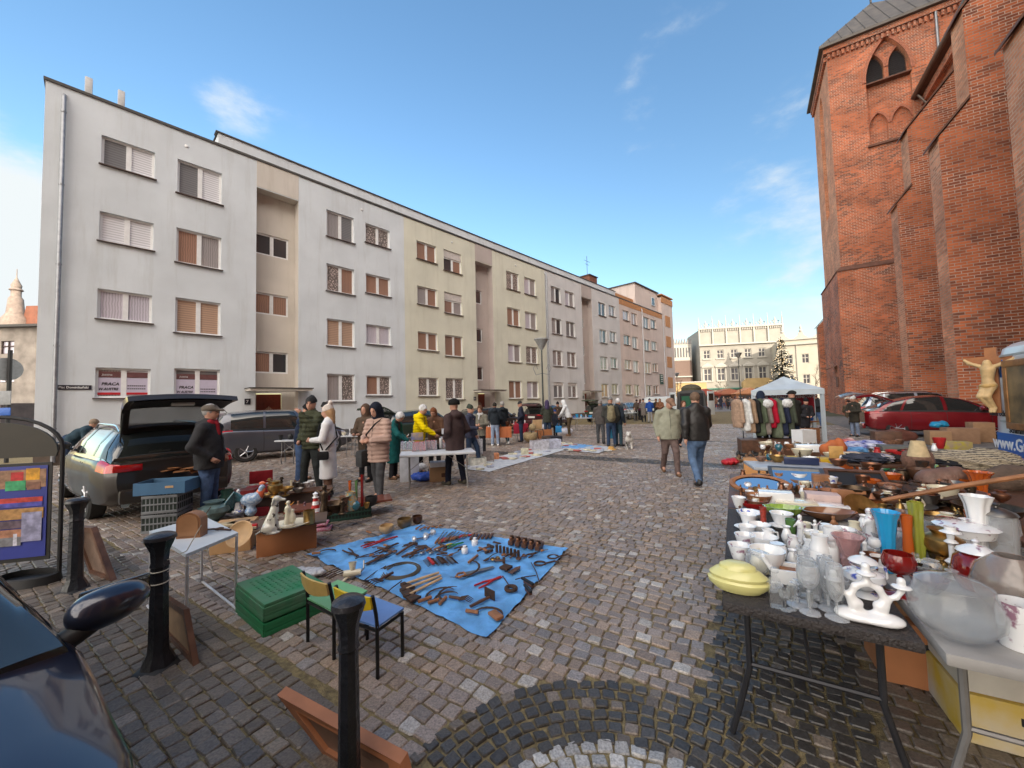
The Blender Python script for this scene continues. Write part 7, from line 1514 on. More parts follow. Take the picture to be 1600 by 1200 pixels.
sg=1 if (dd.cross(Vector((0,0,1)))).dot(Vector((0,-1,0)))>0 else -1
zb_=zt_-.14;pn=onst(.08,wid-.08,.22,zb_,mat('poster_frame_black',(.02,.02,.02),.4),'poster_frame')
ps=onst(.11,wid-.11,.26,zb_-.03,mat('poster_blue',(.03,.045,.28),.35,0,.1,3,coat=.5),'poster',sg*.010,.006)
k_=sg*.015;cols_=[(.12,.5,.95,1.12,(.35,.2,.12)),(.30,.40,1.02,1.1,(.5,.03,.03)),(.17,.28,1.02,1.13,(.7,.35,.03)),(.28,.44,.93,1.02,(.05,.35,.15)),(.16,.27,.93,1.0,(.25,.12,.08)),(.14,.9,.80,.86,(.5,.05,.04)),(.14,.55,.775,.815,(.08,.08,.4)),(.13,.9,.66,.76,(.40,.22,.08)),(.15,.9,.58,.65,(.13,.09,.12)),(.2,.9,.50,.57,(.42,.20,.12)),(.14,.3,.45,.72,(.30,.30,.45)),(.3,.5,.42,.5,(.2,.2,.22)),(.33,.36,.42,.53,(.6,.6,.7))]
sc_=(zb_-.26)/(1.18-.3)
for i,(a,b,c,d,cl) in enumerate(cols_): onst(a,b,.26+(c-.3)*sc_,.26+(d-.3)*sc_,mat('print_%d'%i,cl,.4,0,.35,18),'printed_shape',k_+sg*.0006*i,.002,ps)
for i,(t,u,z_,s) in enumerate([('A',.62,.96,.09),('market',.75,.92,.05),('CI',.64,.86,.07)]):
 o_=text(t,s,mWh if i<2 else mYeP,ps,dd*(u+.0)+Vector((0,0,.26+(z_-.3)*sc_))+dd.cross(Vector((0,0,1)))*(k_+sg*.006),(PI/2,0,math.atan2(-dd.y,-dd.x)),name='lettering') if i!=1 else None
q=MB();q.lathe([(.0,.0),(.30,.0),(.28,.08),(.25,.09),(.25,.03),(0,.03)],(dd.x*.25,dd.y*.25,0),18,sx=1.,sy=.6,caps=False);q.build('foot_tray',mBlk,st)
p=A(12,660,14);o=empty('sign_post',(p.x,p.y,0),0,'dark pole with round sign seen edge-on and small blue sign at the far left','sign post');q=MB();q.tube([(0,0,0),(0,0,4.1)],.06,8);q.build('pole',mBlk,o);q=MB();q.lathe([(0,-.02),(.42,-.02),(.42,.02),(0,.02)],(-.12,0,3.4),20,rot=rotm(R(90),0,R(75)));q.build('round_sign',mat('sign_grey',(.25,.26,.27),.5),o)
for z,cl in((2.35,mat('sign_grey',(.25,.26,.27),.5)),(1.85,mat('sign_blue',(.02,.10,.4),.4))): q=MB();q.box((-.1,-.05,z),(.5,.03,.5 if z>2 else .28),bev=.01);q.build('sign_plate',cl,o)
# white folding table with bread box
tc_=[G(233,830,.66),G(290,866,.66),G(372,832,.66),G(318,806,.66)];c=sum(tc_,Vector())/4;o=empty('folding_table',(c.x,c.y,0),0,'small white camping table holding the wooden bread box','folding table');P=[q-Vector((c.x,c.y,0)) for q in tc_]
wt=mat('table_white',(.55,.60,.64),.4,0,.06,5);q=MB();q.add(P+[p_-Vector((0,0,.025)) for p_ in P],[(0,1,2,3),(7,6,5,4),(0,4,5,1),(1,5,6,2),(2,6,7,3),(3,7,4,0)]);q.build('tabletop',wt,o)
tb_=mat('tube_white',(.6,.6,.62),.35,.3)
for i,j in((0,1),(3,2)):
 a,b=P[i],P[j];q=MB();za=Vector((0,0,-.02));fa=Vector((a.x,a.y,.015));fb=Vector((b.x,b.y,.015));ins=(P[2]-P[1])*(.1 if i==0 else -.1)
 q.tube([a+za+ins*.3,fa*.97+ins*.2+Vector((0,0,.05)),fa+Vector((0,0,0)),fb,fb*.97+ins*.2+Vector((0,0,.05)),b+za+ins*.3],.011,8);q.build('leg_frame',tb_,o)
g=G(300,838,.66);o=empty('bread_box',(g.x,g.y,.66),R(10),'arched brown wooden bread box on the white camping table','bread box');q=MB();hh_=.20;pts=[(-.09,0),(.09,0),(.09,hh_*.68)]+[(.09*cos(a),hh_*.68+.07*sin(a)) for a in [PI*i/10 for i in range(1,10)]]+[(-.09,hh_*.68)];q.prism(pts,-.05,.05);q.build('box_body',mat('bread_wood',(.30,.14,.065),.45,0,.15,6,.2,20),o)
q=MB();q.prism([(-.075,.02),(.075,.02),(.075,.13)]+[(.075*cos(a),.135+.055*sin(a)) for a in [PI*i/8 for i in range(1,8)]]+[(-.075,.13)],-.056,-.051);q.build('roll_front',mat('bread_wood2',(.36,.18,.085),.45,0,.15,6),o)
g=G(340,830,.66);b=MB();b.tube([(-.12,.02,.01),(-.04,.0,.02),(.05,.01,.012),(.13,-.02,.015)],.008,6);b.tube([(.03*cos(a),.03*sin(a)+.02,.015) for a in [k for k in range(6)]],.006,5,closed=True);tag(b.build('scissors',mIr,None,(g.x,g.y,.66)),'old black scissors on the white camping table','scissors')
g=G(314,822,.66);b=MB();b.tube([(0,0,.0),(.02,.03,.1),(.05,.05,.16)],.004,5);tag(b.build('wire_hook',mIr,None,(g.x,g.y,.66)),'thin bent wire beside the bread box','wire')
# grey crates with blue fruit tray, at the open boot
g=G(262,826);crate(0,0,(.42,.38,.26),'lower grey plastic crate under the blue fruit tray',mGyP,rz=R(14),pos=g);crate(0,0,(.42,.38,.26),'upper grey plastic crate under the blue fruit tray',mGyP,rz=R(14),pos=g+Vector((0,0,.27)))
tr=boxy('fruit_tray',0,0,(.62,.42,.17),'blue cardboard fruit tray on the grey crates at the open boot',mat('tray_blue',(.06,.15,.27),.7,0,.1,4),'tray',rz=R(14),open_=True,pos=g+Vector((0,0,.54)))
q=MB();q.box((.12,-.211,.1),(.1,.004,.03));q.build('logo_patch',mW3,tr);q=MB();q.box((0,0,.03),(.58,.38,.02));q.build('inner_paper',mCb,tr)
W('cyl',235,748,0,'stainless steel flask standing in the blue fruit tray',mChr,'vacuum flask',z=.6,hh=.27,w=.42,name='vacuum_flask')
g=G(262,770,.70)
for i,(px,py,s) in enumerate([(225,735,.8),(262,728,1.),(285,735,.7)]):
 g=G(px,py,.72);b=MB();rg=random.Random(i)
 for k in range(7): b.box((rg.uniform(-.2,.2)*s,rg.uniform(-.12,.12),.02+.012*k),(.2,.14,.012),rotm(rg.uniform(-.2,.2),rg.uniform(-.2,.2),rg.uniform(0,3)))
 tag(b.build('paper_pile',mat('sheepskin_brown',(.30,.13,.05),.8,0,.3,12,.3,40),None,(g.x,g.y,.68)),['heap of brown leather pieces left in the open boot','heap of brown leather pieces in the middle of the open boot','heap of brown leather pieces right in the open boot'][i],'leather heap')
# bric-a-brac left of the sheet
def dalm(px,py,hpx,label):
 g=G(px,py,.34);h=hpx*g.y/F;u=h
 P=[cone((0,-.05*u,.12*u),(0,.1*u,.62*u),.17*u,.10*u,.06*u),cone((0,.1*u,.6*u),(0,.13*u,.85*u),.095*u,.075*u,.05*u),ell((0,.16*u,.92*u),(.085*u,.11*u,.085*u),.03*u),cone((0,.22*u,.90*u),(0,.36*u,.885*u),.05*u,.035*u,.03*u),
  cone((.085*u,.11*u,.93*u),(.10*u,.07*u,.78*u),.035*u,.025*u,.02*u),cone((-.085*u,.11*u,.93*u),(-.10*u,.07*u,.78*u),.035*u,.025*u,.02*u)]
 for s in(-1,1): P+=[cone((s*.08*u,.12*u,.5*u),(s*.09*u,.16*u,.05*u),.055*u,.038*u,.03*u),ell((s*.09*u,.2*u,.035*u),(.045*u,.07*u,.035*u),.02*u),ell((s*.14*u,-.02*u,.14*u),(.08*u,.16*u,.13*u),.04*u),ell((s*.17*u,.12*u,.035*u),(.04*u,.1*u,.035*u),.02*u)]
 P.append(cone((0,-.2*u,.08*u),(.12*u,-.32*u,.03*u),.035*u,.02*u,.03*u))
 m=mat('dalmatian_glaze',(.62,.60,.52),.2,0,0,16,col2=(.05,.04,.035),coat=.8);cr_=[n for n in m.node_tree.nodes if n.type=='VALTORGB'][0];cr_.color_ramp.elements[0].position=.60;cr_.color_ramp.elements[1].position=.63
 o=org('dog_statue',P,m,None,.009,(g.x,g.y,g.z),(0,0,R(-75)));tag(o,label,'dog statue');b=MB()
 for s in(-1,1): b.sphere((s*.045*u,.255*u,.945*u),.011*u,6)
 b.build('eyes',mEye,o);b=MB();b.sphere((0,.395*u,.895*u),.02*u,8);b.build('nose',mEye,o);return o
g=G(440,868);boxy('fruit_box',0,0,(.62,.36,.30),'orange cardboard fruit box with cut-out holes under the dalmatian',mCo2,'cardboard box',rz=R(28),pos=G(436,862)+Vector((.05,.1,0)))
p=G(436,862)+Vector((.05,.1,0));r_=rotm(0,0,R(28))
b=MB();b.box((0,0,.32),(.86,.48,.02),rotm(0,0,R(24)));tag(b.build('brown_board',mat('board_brown',(.12,.075,.05),.6,0,.2,5),None,(p.x,p.y,0)),'brown board laid on the orange fruit box as a shelf','board')
dalm(422,833,56,'white china dalmatian sitting on the brown board, looking right')
o=W('plate',455,822,5,'round white lace plate under the porcelain group on the brown board',wC,'plate',z=.34,w=1.3)
figure(450,822,40,'cream porcelain group of figures on the round lace plate',wC,z=.35,pose=2)
W('cyl',483,818,20,'brass mortar with pestle at the right end of the brown board',mBs,'mortar',z=.34,w=1.3,name='mortar')
boxy('cardboard_box',0,0,(.42,.36,.32),'plain cardboard box behind the white camping table',mat('carton_pale',(.45,.27,.13),.85,0,.1,3),'cardboard box',rz=R(20),pos=G(356,862)+Vector((0,.12,0)))
g=G(345,835,.33)
for i,(px,py,cl) in enumerate([(352,822,(.45,.36,.22)),(372,818,(.3,.2,.12)),(386,826,(.5,.42,.3))]): boxy('wooden_tray',px,py,(.22,.14,.03),['pale wooden tray, left on the plain carton','brown wooden tray, middle on the plain carton','pale wooden tray, right by the orange toy'][i],mat('tray_w%d'%i,cl,.6),'tray',z=.34,rz=.4+i)
boxy('toy_tractor',393,826,(.12,.06,.05),'red toy cart on the carton behind the dalmatian',mRdP,'toy',z=.34,rz=.3)
W('bowl',378,836,0,'round woven dish propped behind the dalmatian',mW3,'dish',z=.38,hh=.05,w=2.4,tilt=R(60))
g=G(392,812);u=.42;P=[ell((0,0,.45*u),(.34*u,.2*u,.24*u),.05),cone((.2*u,0,.5*u),(.34*u,0,.85*u),.14*u,.08*u,.05),ell((.37*u,0,.9*u),(.09*u,.07*u,.09*u),.03),cone((.42*u,0,.9*u),(.52*u,0,.87*u),.03*u,.01*u,.01),cone((0,0,.2*u),(0,0,.02),.13*u,.2*u,.03)]
o=org('china_rooster',P,mat('rooster_blue_white',(.45,.55,.65),.25,0,0,30,col2=(.1,.22,.45),coat=.7),None,.012,(g.x,g.y,.12),(0,0,R(15)));tag(o,'large china rooster with teal tail and coral comb, left of the dalmatian','rooster')
org('comb',[ell((.37*u,0,1.02*u),(.12*u,.03*u,.08*u),.02),ell((.43*u,0,.78*u),(.05*u,.03*u,.08*u),.02),ell((.28*u,0,.62*u),(.14*u,.12*u,.22*u),.03)],mat('coral_glaze',(.62,.13,.06),.3,0,.2,20,coat=.6),o,.01)
q=MB()
for k in range(6):
 a0=.6+.26*k;q.tube([(-.2*u,0,.5*u),(-.45*u*1.0-.1*u*sin(a0),(k-2.5)*.02,.5*u+.35*u*cos(a0)),(-.75*u,(k-2.5)*.025,.55*u+.3*u*cos(a0+.5)-.25*u),(-.8*u+.04*k*u,(k-2.5)*.03,.15*u)],[.05*u,.055*u,.045*u,.02*u],8)
q.build('tail_feathers',wTe,o)
W('urn',334,818,38,'blue-green ceramic pot left of the china rooster',mat('pot_bluegreen',(.13,.20,.20),.3,0,.4,9,coat=.5),'pot',z=0,w=1.3)
W('jug',355,800,34,'dark green ceramic jug behind the china rooster',mat('glaze_bottle',(.02,.06,.045),.25,0,.2,coat=.5),'jug',z=.1,handle=1)
figure(372,800,36,'blue and white gnome-like figure behind the china rooster',wB,z=.12,pose=0)
for i,(px,py,sz,cl,lb) in enumerate([(376,782,(.5,.3,.2),(.22,.015,.02),'dark red case lying by the man in the charcoal jacket'),(405,772,(.46,.3,.16),(.35,.02,.03),'bright red case with raised lid behind the rooster'),(470,792,(.9,.35,.17),(.16,.02,.03),'long dark red box under the candlestick board'),(425,800,(.5,.35,.14),(.30,.02,.04),'red cloth covered box behind the dalmatian')]):
 boxy('red_case',px,py,sz,lb,mat('case_red_%d'%i,cl,.5,0,.2,8),'case',rz=.35+.1*i)
boxy('case_cover',0,0,(.42,.03,.26),'open red lid standing behind the bright red case',MATS['case_red_1'],'case lid',rz=.5,pos=G(408,766)+Vector((0,0,.15)))
W('deep',345,796,0,'pink-bottomed wooden basket standing on edge by the car',mat('basket_wood',(.30,.15,.08),.7),'basket',z=.17,hh=.2,w=.9,tilt=R(-80),rz=.6)
b=MB();b.box((0,0,.0),(1.45,.34,.025),rotm(0,0,R(27)));p=G(445,770,.3);tag(b.build('display_board',mW2,None,(p.x,p.y,.30)),'dark board holding brass candlesticks behind the dalmatian','board')
boxy('support_box',0,0,(1.1,.28,.26),'dark box carrying the candlestick board',mat('box_dark',(.06,.04,.035),.7),'box',rz=R(27),pos=Vector((p.x,p.y,.02)))
for i,(px,py,hp,k,m_) in enumerate([(421,772,24,'stick',mBs),(430,776,26,'urn',mBs),(440,770,24,'stick',mBz),(446,774,12,'compote',mBs),(455,767,16,'tall',wC),(462,764,10,'cup',mPw),(470,764,8,'cup',mPw),(478,762,8,'cup',wP),(486,760,9,'cup',wP),(466,770,7,'bowl',mPw)]):
 W(k,px,py,hp,['tall brass candlestick at the left end of the candlestick board','brass urn beside the tall candlestick','dark bronze candlestick right of the brass urn','low brass compote in front of the bronze candlestick','slim cream vase in the middle of the candlestick board','pewter cup left of the pair on the candlestick board','pewter cup right of the pair on the candlestick board','white cup left of the pair on the candlestick board','white cup at the right end of the candlestick board','shallow pewter bowl at the front of the candlestick board'][i],m_,z=.315)
pc=G(532,812);crate(0,0,(.78,.34,.20),'long dark green crate under the brown display board',mat('crate_dark_green',(.02,.06,.045),.6),rz=R(24),pos=pc+Vector((0,.1,0)))
b=MB();b.box((0,0,0),(1.5,.42,.03),rotm(0,0,R(24)));p=pc+Vector((0,.12,0));tag(b.build('display_board',mat('board_mahogany',(.17,.05,.03),.4,0,.15,5,coat=.3),None,(p.x-.05,p.y,.22)),'mahogany board on the green crate holding vases and statuettes','board')
ZB=.236
for (k,px,py,hp,lb,m_,kw) in [('tall',547,794,42,'slim amber glass vase, left of the two tall ones on the mahogany board',gAm,{'w':.45}),('tall',557,792,40,'slim green-lipped glass vase behind the blue ball',gGr,{'w':.45}),('tall',566,791,48,'tall red glass vase at the right of the mahogany board',gRb,{'w':.4}),('jug',548,797,28,'patchwork coloured glass bottle on the mahogany board',mat('patchwork_glass',(.6,.3,.05),.2,0,0,30,col2=(.1,.35,.4),coat=1.),{}),('globe',555,797,14,'blue glass ball on the mahogany board',wTe,{}),
 ('bowl',525,800,14,'dark bronze bowl beside the dancing statuette',mBz,{'w':1.2}),('deep',580,790,14,'black cast pot at the right end of the mahogany board',mBlk,{}),('cup',573,794,8,'small brass cup near the black pot',mBs,{}),('flare',538,800,24,'small brown vase left of the blue ball',mPv,{})]:
 W(k,px,py,hp,lb,m_,z=ZB,**kw)
g=G(493,806,ZB-.1);o=empty('lighthouse',(g.x,g.y,.05),0,'red and white striped model lighthouse left of the statuettes','model lighthouse')
for k in range(7): q=MB();z0=.05*k;r0_=.095-.0095*k;q.lathe([(r0_,z0),(r0_-.0095,z0+.05)],n=16);q.build('band',mRdP if k%2==0 else wP,o)
q=MB();q.lathe([(.045,.35),(.045,.36),(.028,.362),(.028,.40),(.04,.405),(0,.44)],n=14,caps=False);q.build('lantern',wP,o)
figure(507,805,48,'bronze dancing statuette with raised arms on the mahogany board',mBz,z=ZB,pose=1);figure(535,803,26,'small bronze statuette right of the dancing one',mBz,z=ZB,pose=0);figure(498,802,22,'small dark figurine in front of the lighthouse',mPv,z=.1,pose=2)
for i,(px,py,hp,m_,ps_,lb) in enumerate([(452,806,24,mat('orange_glaze',(.6,.25,.03),.3,0,.3,20),1,'orange pottery figure behind the dalmatian'),(466,804,22,mPv,2,'brown pottery pair behind the brass mortar'),(476,806,22,gPu,0,'plum coloured figure behind the brass mortar'),(447,810,20,mat('green_glaze',(.06,.16,.05),.3,0,.3,20),0,'green pottery figure left of the orange one'),(487,812,20,mat('rose_glaze',(.4,.12,.15),.3,0,.2,20),0,'rose coloured figure left of the lighthouse'),(462,812,18,mW2,2,'dark wooden carving behind the lace plate')]):
 figure(px,py,hp,lb,m_,z=.08,pose=ps_)
for i,(px,py) in enumerate([(495,820),(500,828)]): boxy('striped_cloth',px,py,(.3,.22,.03),['pink striped folded cloth, upper one beside the green crate','pink striped folded cloth, lower one beside the green crate'][i],mat('stripe_pink',(.45,.05,.14),.8,0,0,40,col2=(.6,.45,.45)),'folded cloth',z=.05*(1-i),rz=.3)
# book table with plastic boxes
tA,tB=G(624,708,.74),G(735,702,.74)
o_=G(624,712,.74);ux=Vector((.97,.24,0)).normalized();uy=Vector((-ux.y,ux.x,0))
folding_table('folding_table',(o_.x,o_.y),uy,ux,.7,1.5,'white folding table with plastic boxes of books and papers in front of the yellow jacket',mat('plastic_white',(.62,.64,.67),.45,0,.04),mat('leg_grey',(.28,.27,.26),.4,.5))
pb=mat('box_clear_plastic',(.60,.63,.70),.2,0,.05,alpha=.28)
for i,(px,py,sz,cl,lb) in enumerate([(637,702,(.30,.22,.17),(.35,.36,.42),'clear plastic box of dark books, leftmost on the white book table'),(655,704,(.3,.24,.19),(.55,.12,.08),'clear plastic box of red booklets beside the yellow jacket'),(674,702,(.24,.22,.19),(.5,.10,.07),'clear plastic box of orange booklets in the middle of the book table'),(697,699,(.26,.24,.24),(.5,.5,.5),'tall clear plastic box of photographs near the brown parka')]):
 g=G(px,py,.745);bx=boxy('plastic_box',0,0,sz,lb,pb,'plastic box',rz=.24,open_=True,pos=g,th=.008);rg=random.Random(i)
 for k in range(7): q=MB();q.box((-sz[0]*.4+k*sz[0]*.13,0,sz[2]*.48+rg.uniform(-.01,.02)),(.026,sz[1]*.8,sz[2]*.9),rotm(0,rg.uniform(-.15,.15),0));tag(q.build('booklet',mat('booklet_%d_%d'%(i,k%3),[c*rg.uniform(.5,1.6) for c in cl],.5),None,(g.x,g.y,g.z),(0,0,.24)),['dark booklet filed in the leftmost plastic box','red booklet filed in the second plastic box','orange booklet filed in the middle plastic box','pale card filed in the tall plastic box'][i],'booklet',('dark booklets in the leftmost plastic box','red booklets in the second plastic box','orange booklets in the third plastic box','pale cards in the tall plastic box')[i])
b1_=boxy('plastic_box',0,0,(.26,.22,.12),'white plastic tray on top of the tall box under the reaching hand',mat('plastic_pale',(.6,.63,.7),.4),'plastic box',open_=True,rz=.24,pos=G(699,684,.9)+Vector((0,0,.1)))
boxy('photo_card',652,688,(.26,.02,.17),'blue and yellow postcard standing above the red booklets',mat('card_sky',(.10,.16,.4),.4,0,0,6,col2=(.6,.4,.08)),'postcard',z=.93,rz=.24)
boxy('paper_sheet',688,700,(.05,.16,.22),'upright white paper stack beside the tall box',wP,'paper stack',z=.745,rz=.24)
boxy('foam_board',640,752,(.42,.06,.62),'pale foam slab leaning under the book table',mat('foam_grey',(.50,.51,.55),.8),'foam slab',rz=.35)
cbx=boxy('cardboard_box',687,750,(.46,.4,.36),'open cardboard moving box under the book table',mCb,'cardboard box',rz=.24);q=MB();q.box((.1,-.202,.14),(.14,.004,.09));q.build('printed_mark',mW2,cbx)
boxy('foam_board',690,728,(.5,.3,.1),'pale packing foam lying in the cardboard moving box',MATS['foam_grey'],'packing foam',z=.37,rz=.24)
for i,(px,py,cl,lb) in enumerate([(660,752,(.03,.09,.45),'crumpled blue bag on the setts under the book table'),(650,744,(.6,.62,.66),'crumpled white bag resting on the blue bag')]):
 g=G(px,py);tag(org('carrier_bag',[ell((0,0,.08),(.24-.1*i,.16-.05*i,.09),.03),ell((.12,.05,.1),(.12,.1,.08),.04),ell((-.13,0,.1),(.1,.1,.07),.04)],mat('bag_%d'%i,cl,.35,0,.15,10),None,.014,(g.x,g.y,.02+.1*i),disp=lambda X,Y,Z:.012*np.sin(X*45+Z*30)*np.sin(Y*50+Z*20)),lb,'bag')
bagheld(onbody(P13,P13['hl']),'white printed carrier bag held by the boy in the grey beanie',mat('bag_white_print',(.6,.6,.62),.4,0,0,20,col2=(.3,.3,.36)),h=.42,w=.34)
strapbag(P7,'grey cloth shoulder bag of the woman in the pinkish puffer coat',C('bag_grey',(.05,.052,.055)),1,(.36,.16,.30),.86)
strapbag(P5,'slim dark strap bag across the back of the white coat',C('bag_black',(.015,.015,.016)),-1,(.2,.08,.16),.92)
cm_=handpos(P3,'hr');b=MB();b.box((0,0,0),(.13,.07,.09),bev=.015);b.tube([(0,0,0),(0,.1,0)],[.034,.036],12);tag(b.build('photo_camera',mBlk,None,(cm_.x+.06,cm_.y+.08,cm_.z+.06),(0,0,R(-85))),'black camera held up by the photographer','camera')
bagheld(onbody(P24,P24['hl'])+Vector((-.12,0,0)),'tall light blue bag between the backpack man and the dog',mat('bag_cyan',(.05,.30,.50),.5),h=.5,w=.24,d=.14)
bagheld(onbody(P19,P19['hr']),'bright blue bag carried by the child in the blue hat',mat('bag_azure',(.03,.26,.60),.5),h=.32,w=.30)
g=G(984,701);u=.42;P=[cone((0,-.22,.34),(0,.16,.36),.125,.12,.05),cone((0,.16,.4),(0,.28,.5),.08,.07,.04),ell((0,.33,.54),(.07,.09,.075),.03),cone((0,.38,.52),(0,.46,.5),.04,.028,.02),cone((.05,.30,.60),(.08,.28,.50),.025,.02,.02),cone((-.05,.30,.60),(-.08,.28,.50),.025,.02,.02),cone((0,-.3,.4),(0,-.38,.52),.03,.025,.03)]
for s in(-1,1): P+=[cone((s*.07,.14,.32),(s*.075,.13,.04),.05,.034,.03),ell((s*.075,.16,.03),(.034,.05,.03),.02),cone((s*.07,-.2,.32),(s*.08,-.16,.2),.065,.045,.03),cone((s*.08,-.16,.2),(s*.08,-.24,.12),.04,.03,.02),cone((s*.08,-.24,.12),(s*.08,-.22,.03),.03,.03,.02)]
mDg=mat('fur_white_black',(.66,.64,.60),.9,0,0,3.2,.8,60,col2=(.06,.055,.05));cr_=[n for n in mDg.node_tree.nodes if n.type=='VALTORGB'][0];cr_.color_ramp.elements[0].position=.56;cr_.color_ramp.elements[1].position=.6
o=org('dog',P,mDg,None,.014,(g.x,g.y,0),(0,0,R(160)),disp=lambda X,Y,Z:.008*np.sin(X*90)*np.sin(Y*80)*np.sin(Z*85));tag(o,'shaggy white and black dog standing beside the light blue bag','dog')
g=G(955,703);b=MB();b.lathe([(0,.01),(.17,.0),(.18,.02),(.1,.05),(.09,.12),(0,.13)],(g.x,g.y,0),18,caps=False);tag(b.build('straw_hat',mat('straw',(.55,.32,.10),.8)),'tan hat lying on the setts in front of the backpack man','hat')
# book blanket, tubs and blue sheet in mid-square
bl=[G(712,733),G(868,690),G(905,697),G(765,738)]
cloth('book_blanket',bl,'pale blanket of books and prints laid on the setts in mid-square',mat('blanket_pale',(.60,.60,.60),.85,0,0,7,.2,30,col2=(.42,.45,.50)),'blanket',.015,20,20,.01,8)
rg=random.Random(2)
a_,b_q,c_q,d_q=bl
for i in range(46):
 u,v=rg.random(),rg.uniform(.08,.92);p=(a_*(1-u)+b_q*u)*(1-v)+(d_q*(1-u)+c_q*u)*v
 cl=rg.choice([(.5,.5,.52),(.6,.55,.4),(.12,.12,.14),(.4,.42,.5),(.45,.12,.1),(.62,.62,.6),(.25,.3,.36)]);q=MB();q.box((0,0,.02),(rg.uniform(.16,.3),rg.uniform(.12,.22),.02+.02*rg.random()))
 tag(q.build('book',mat('book_%d'%(i%9),cl,.5,0,.3,14),None,(p.x,p.y,.02),(0,0,rg.uniform(0,3))),'book or print lying flat on the pale blanket','book','books and prints on the pale blanket')
for i,(px,py,sz,cl,lb) in enumerate([(746,727,(.45,.3,.22),(.55,.55,.5),'open pale carton of papers at the near end of the blanket'),(761,722,(.35,.3,.3),(.28,.24,.22),'crate of grey framed prints behind the pale carton'),(773,718,(.24,.22,.2),(.6,.25,.12),'orange covered book standing by the crate of prints'),(820,711,(.25,.08,.22),(.62,.6,.45),'small cream card propped on the blanket'),(843,703,(.6,.4,.34),(.5,.5,.55),'clear tub with red contents at the far end of the blanket'),(862,701,(.6,.4,.34),(.5,.52,.62),'clear tub with pale contents beside the blue sheet'),(857,692,(.5,.3,.3),(.08,.06,.05),'dark brown suitcase behind the clear tubs'),(868,692,(.5,.3,.28),(.02,.02,.03),'black holdall beside the dark brown suitcase')]):
 boxy(['carton','print_crate','standing_book','card','plastic_tub','plastic_tub','suitcase','holdall'][i],px,py,sz,lb,mat('midbox_%d'%i,cl,.5,0,.25,12),z=.0,rz=.3,open_=i in(0,1,4,5),bev=.02)
boxy('toy_bundle',843,702,(.25,.2,.24),'red toy inside the clear tub on the blanket',mRdP,'toy',z=.03,rz=.3)
cloth('blue_sheet',[G(872,700),G(898,694),G(944,699),G(925,706)],'second blue plastic sheet near the backpack man',mTarp,'ground sheet',.014,14,14,.02,4)
cloth('white_sheet',[G(884,705),G(930,697),G(962,700),G(935,709)],'white sheet with a few flat goods beside the second blue sheet',mat('sheet_white',(.5,.52,.56),.8,0,.2,6),'ground sheet',.02,14,14,.015,5)
for i in range(9):
 p=G(886+i*8,703+(i%3)*1.5);q=MB();q.box((0,0,.02),(.25,.18,.03));tag(q.build('flat_book',mat('book_%d'%(i%9),(.5,.5,.5)),None,(p.x,p.y,.03),(0,0,i)),'flat book on the sheets near the backpack man','book','flat books beside the backpack man')
# stalls in front of the cream and grey sections
def stall(px0,px1,py,top,leg,label,n,cl,zz=.74,rz=None,wares=None,dep=.7,clothc=None,gl='wares'):
 a,b=G(px0,py,0),G(px1,py-1,0);d=(b-a);L_=d.length;d.normalize();nr=Vector((-d.y,d.x,0))
 t=folding_table('folding_table',(a.x,a.y),nr,d,dep,L_,label,top,leg,zz,cat='table',curved=False)
 if clothc is not None:
  q=MB();P=[a-nr*.015,b-nr*.015];q.add([P[0]-a+Vector((0,0,zz+.004)),P[1]-a+Vector((0,0,zz+.004)),P[1]-a+nr*(dep+.02)+Vector((0,0,zz+.004)),P[0]-a+nr*(dep+.02)+Vector((0,0,zz+.004))],[(0,1,2,3)])
  vs=[];fs=[];k=24
  for i in range(k+1):
   for zq in(zz+.004,zz-.2,zz-.42): vs.append(d*(L_*i/k)-nr*(.015+.02*abs(sin(i*1.7))*(1 if zq<zz-.1 else 0))+Vector((0,0,zq)))
  for i in range(k):
   for j in(0,1): e=i*3+j;fs.append((e,e+3,e+4,e+1))
  q.add(vs,fs);c_=q.build('tablecloth',clothc,None,(a.x,a.y,0));tag(c_,'cloth over the '+label,'tablecloth')
 rg=random.Random(int(px0));ks=['cup','vase','jar','stick','bowl','bottle','flare']
 for i in range(n):
  p=a+d*(L_*(i+.5)/n)+nr*rg.uniform(.1,dep-.1);k=rg.choice(ks);h=rg.uniform(.08,.22);q=MB();q.lathe([(r*h*.8,z*h) for r,z in PF[k]],n=10,caps=False);tag(q.build(k if k!='stick' else 'candlestick',rg.choice(cl),None,(p.x,p.y,zz+.006)),'small ware standing on the '+label,'ware','small wares on the '+label)
 return t
stall(737,800,697,mCb,mSt,'table with orange cloth in front of the cream section',16,[mPv,mW2,mBz,mCo,wC,wP],clothc=mat('cloth_orange',(.42,.13,.05),.85,0,.06,3))
stall(803,826,689,mCb,mSt,'table with red cloth right of the orange one',8,[wP,mRdP,mSt,wC],clothc=mat('cloth_red',(.40,.02,.05),.85,0,.06,3))
g=G(836,690);o=empty('wheelchair',(g.x,g.y,0),.4,'wheelchair-like frame with cane basket stall left of the purple hood','wheelchair')
for s in(-1,1):
 q=MB();q.tube([(s*.28,.3*cos(a),.31+.3*sin(a)) for a in [k*PI/10 for k in range(20)]],.018,6,closed=True)
 for k in range(8): q.tube([(s*.28,0,.31),(s*.28,.3*cos(k*PI/4),.31+.3*sin(k*PI/4))],.004,4)
 q.build('wheel',mTy,o)
q=MB()
for s in(-1,1): q.tube([(s*.24,.3,.1),(s*.24,.2,.5),(s*.24,-.2,.52),(s*.24,-.28,.95),(s*.24,-.4,1.0)],.014,6)
q.build('frame',mChr,o);q=MB();q.box((0,0,.5),(.46,.42,.03),bev=.01);q.box((0,-.25,.75),(.46,.03,.4),bev=.01);q.build('seat',mW3,o)
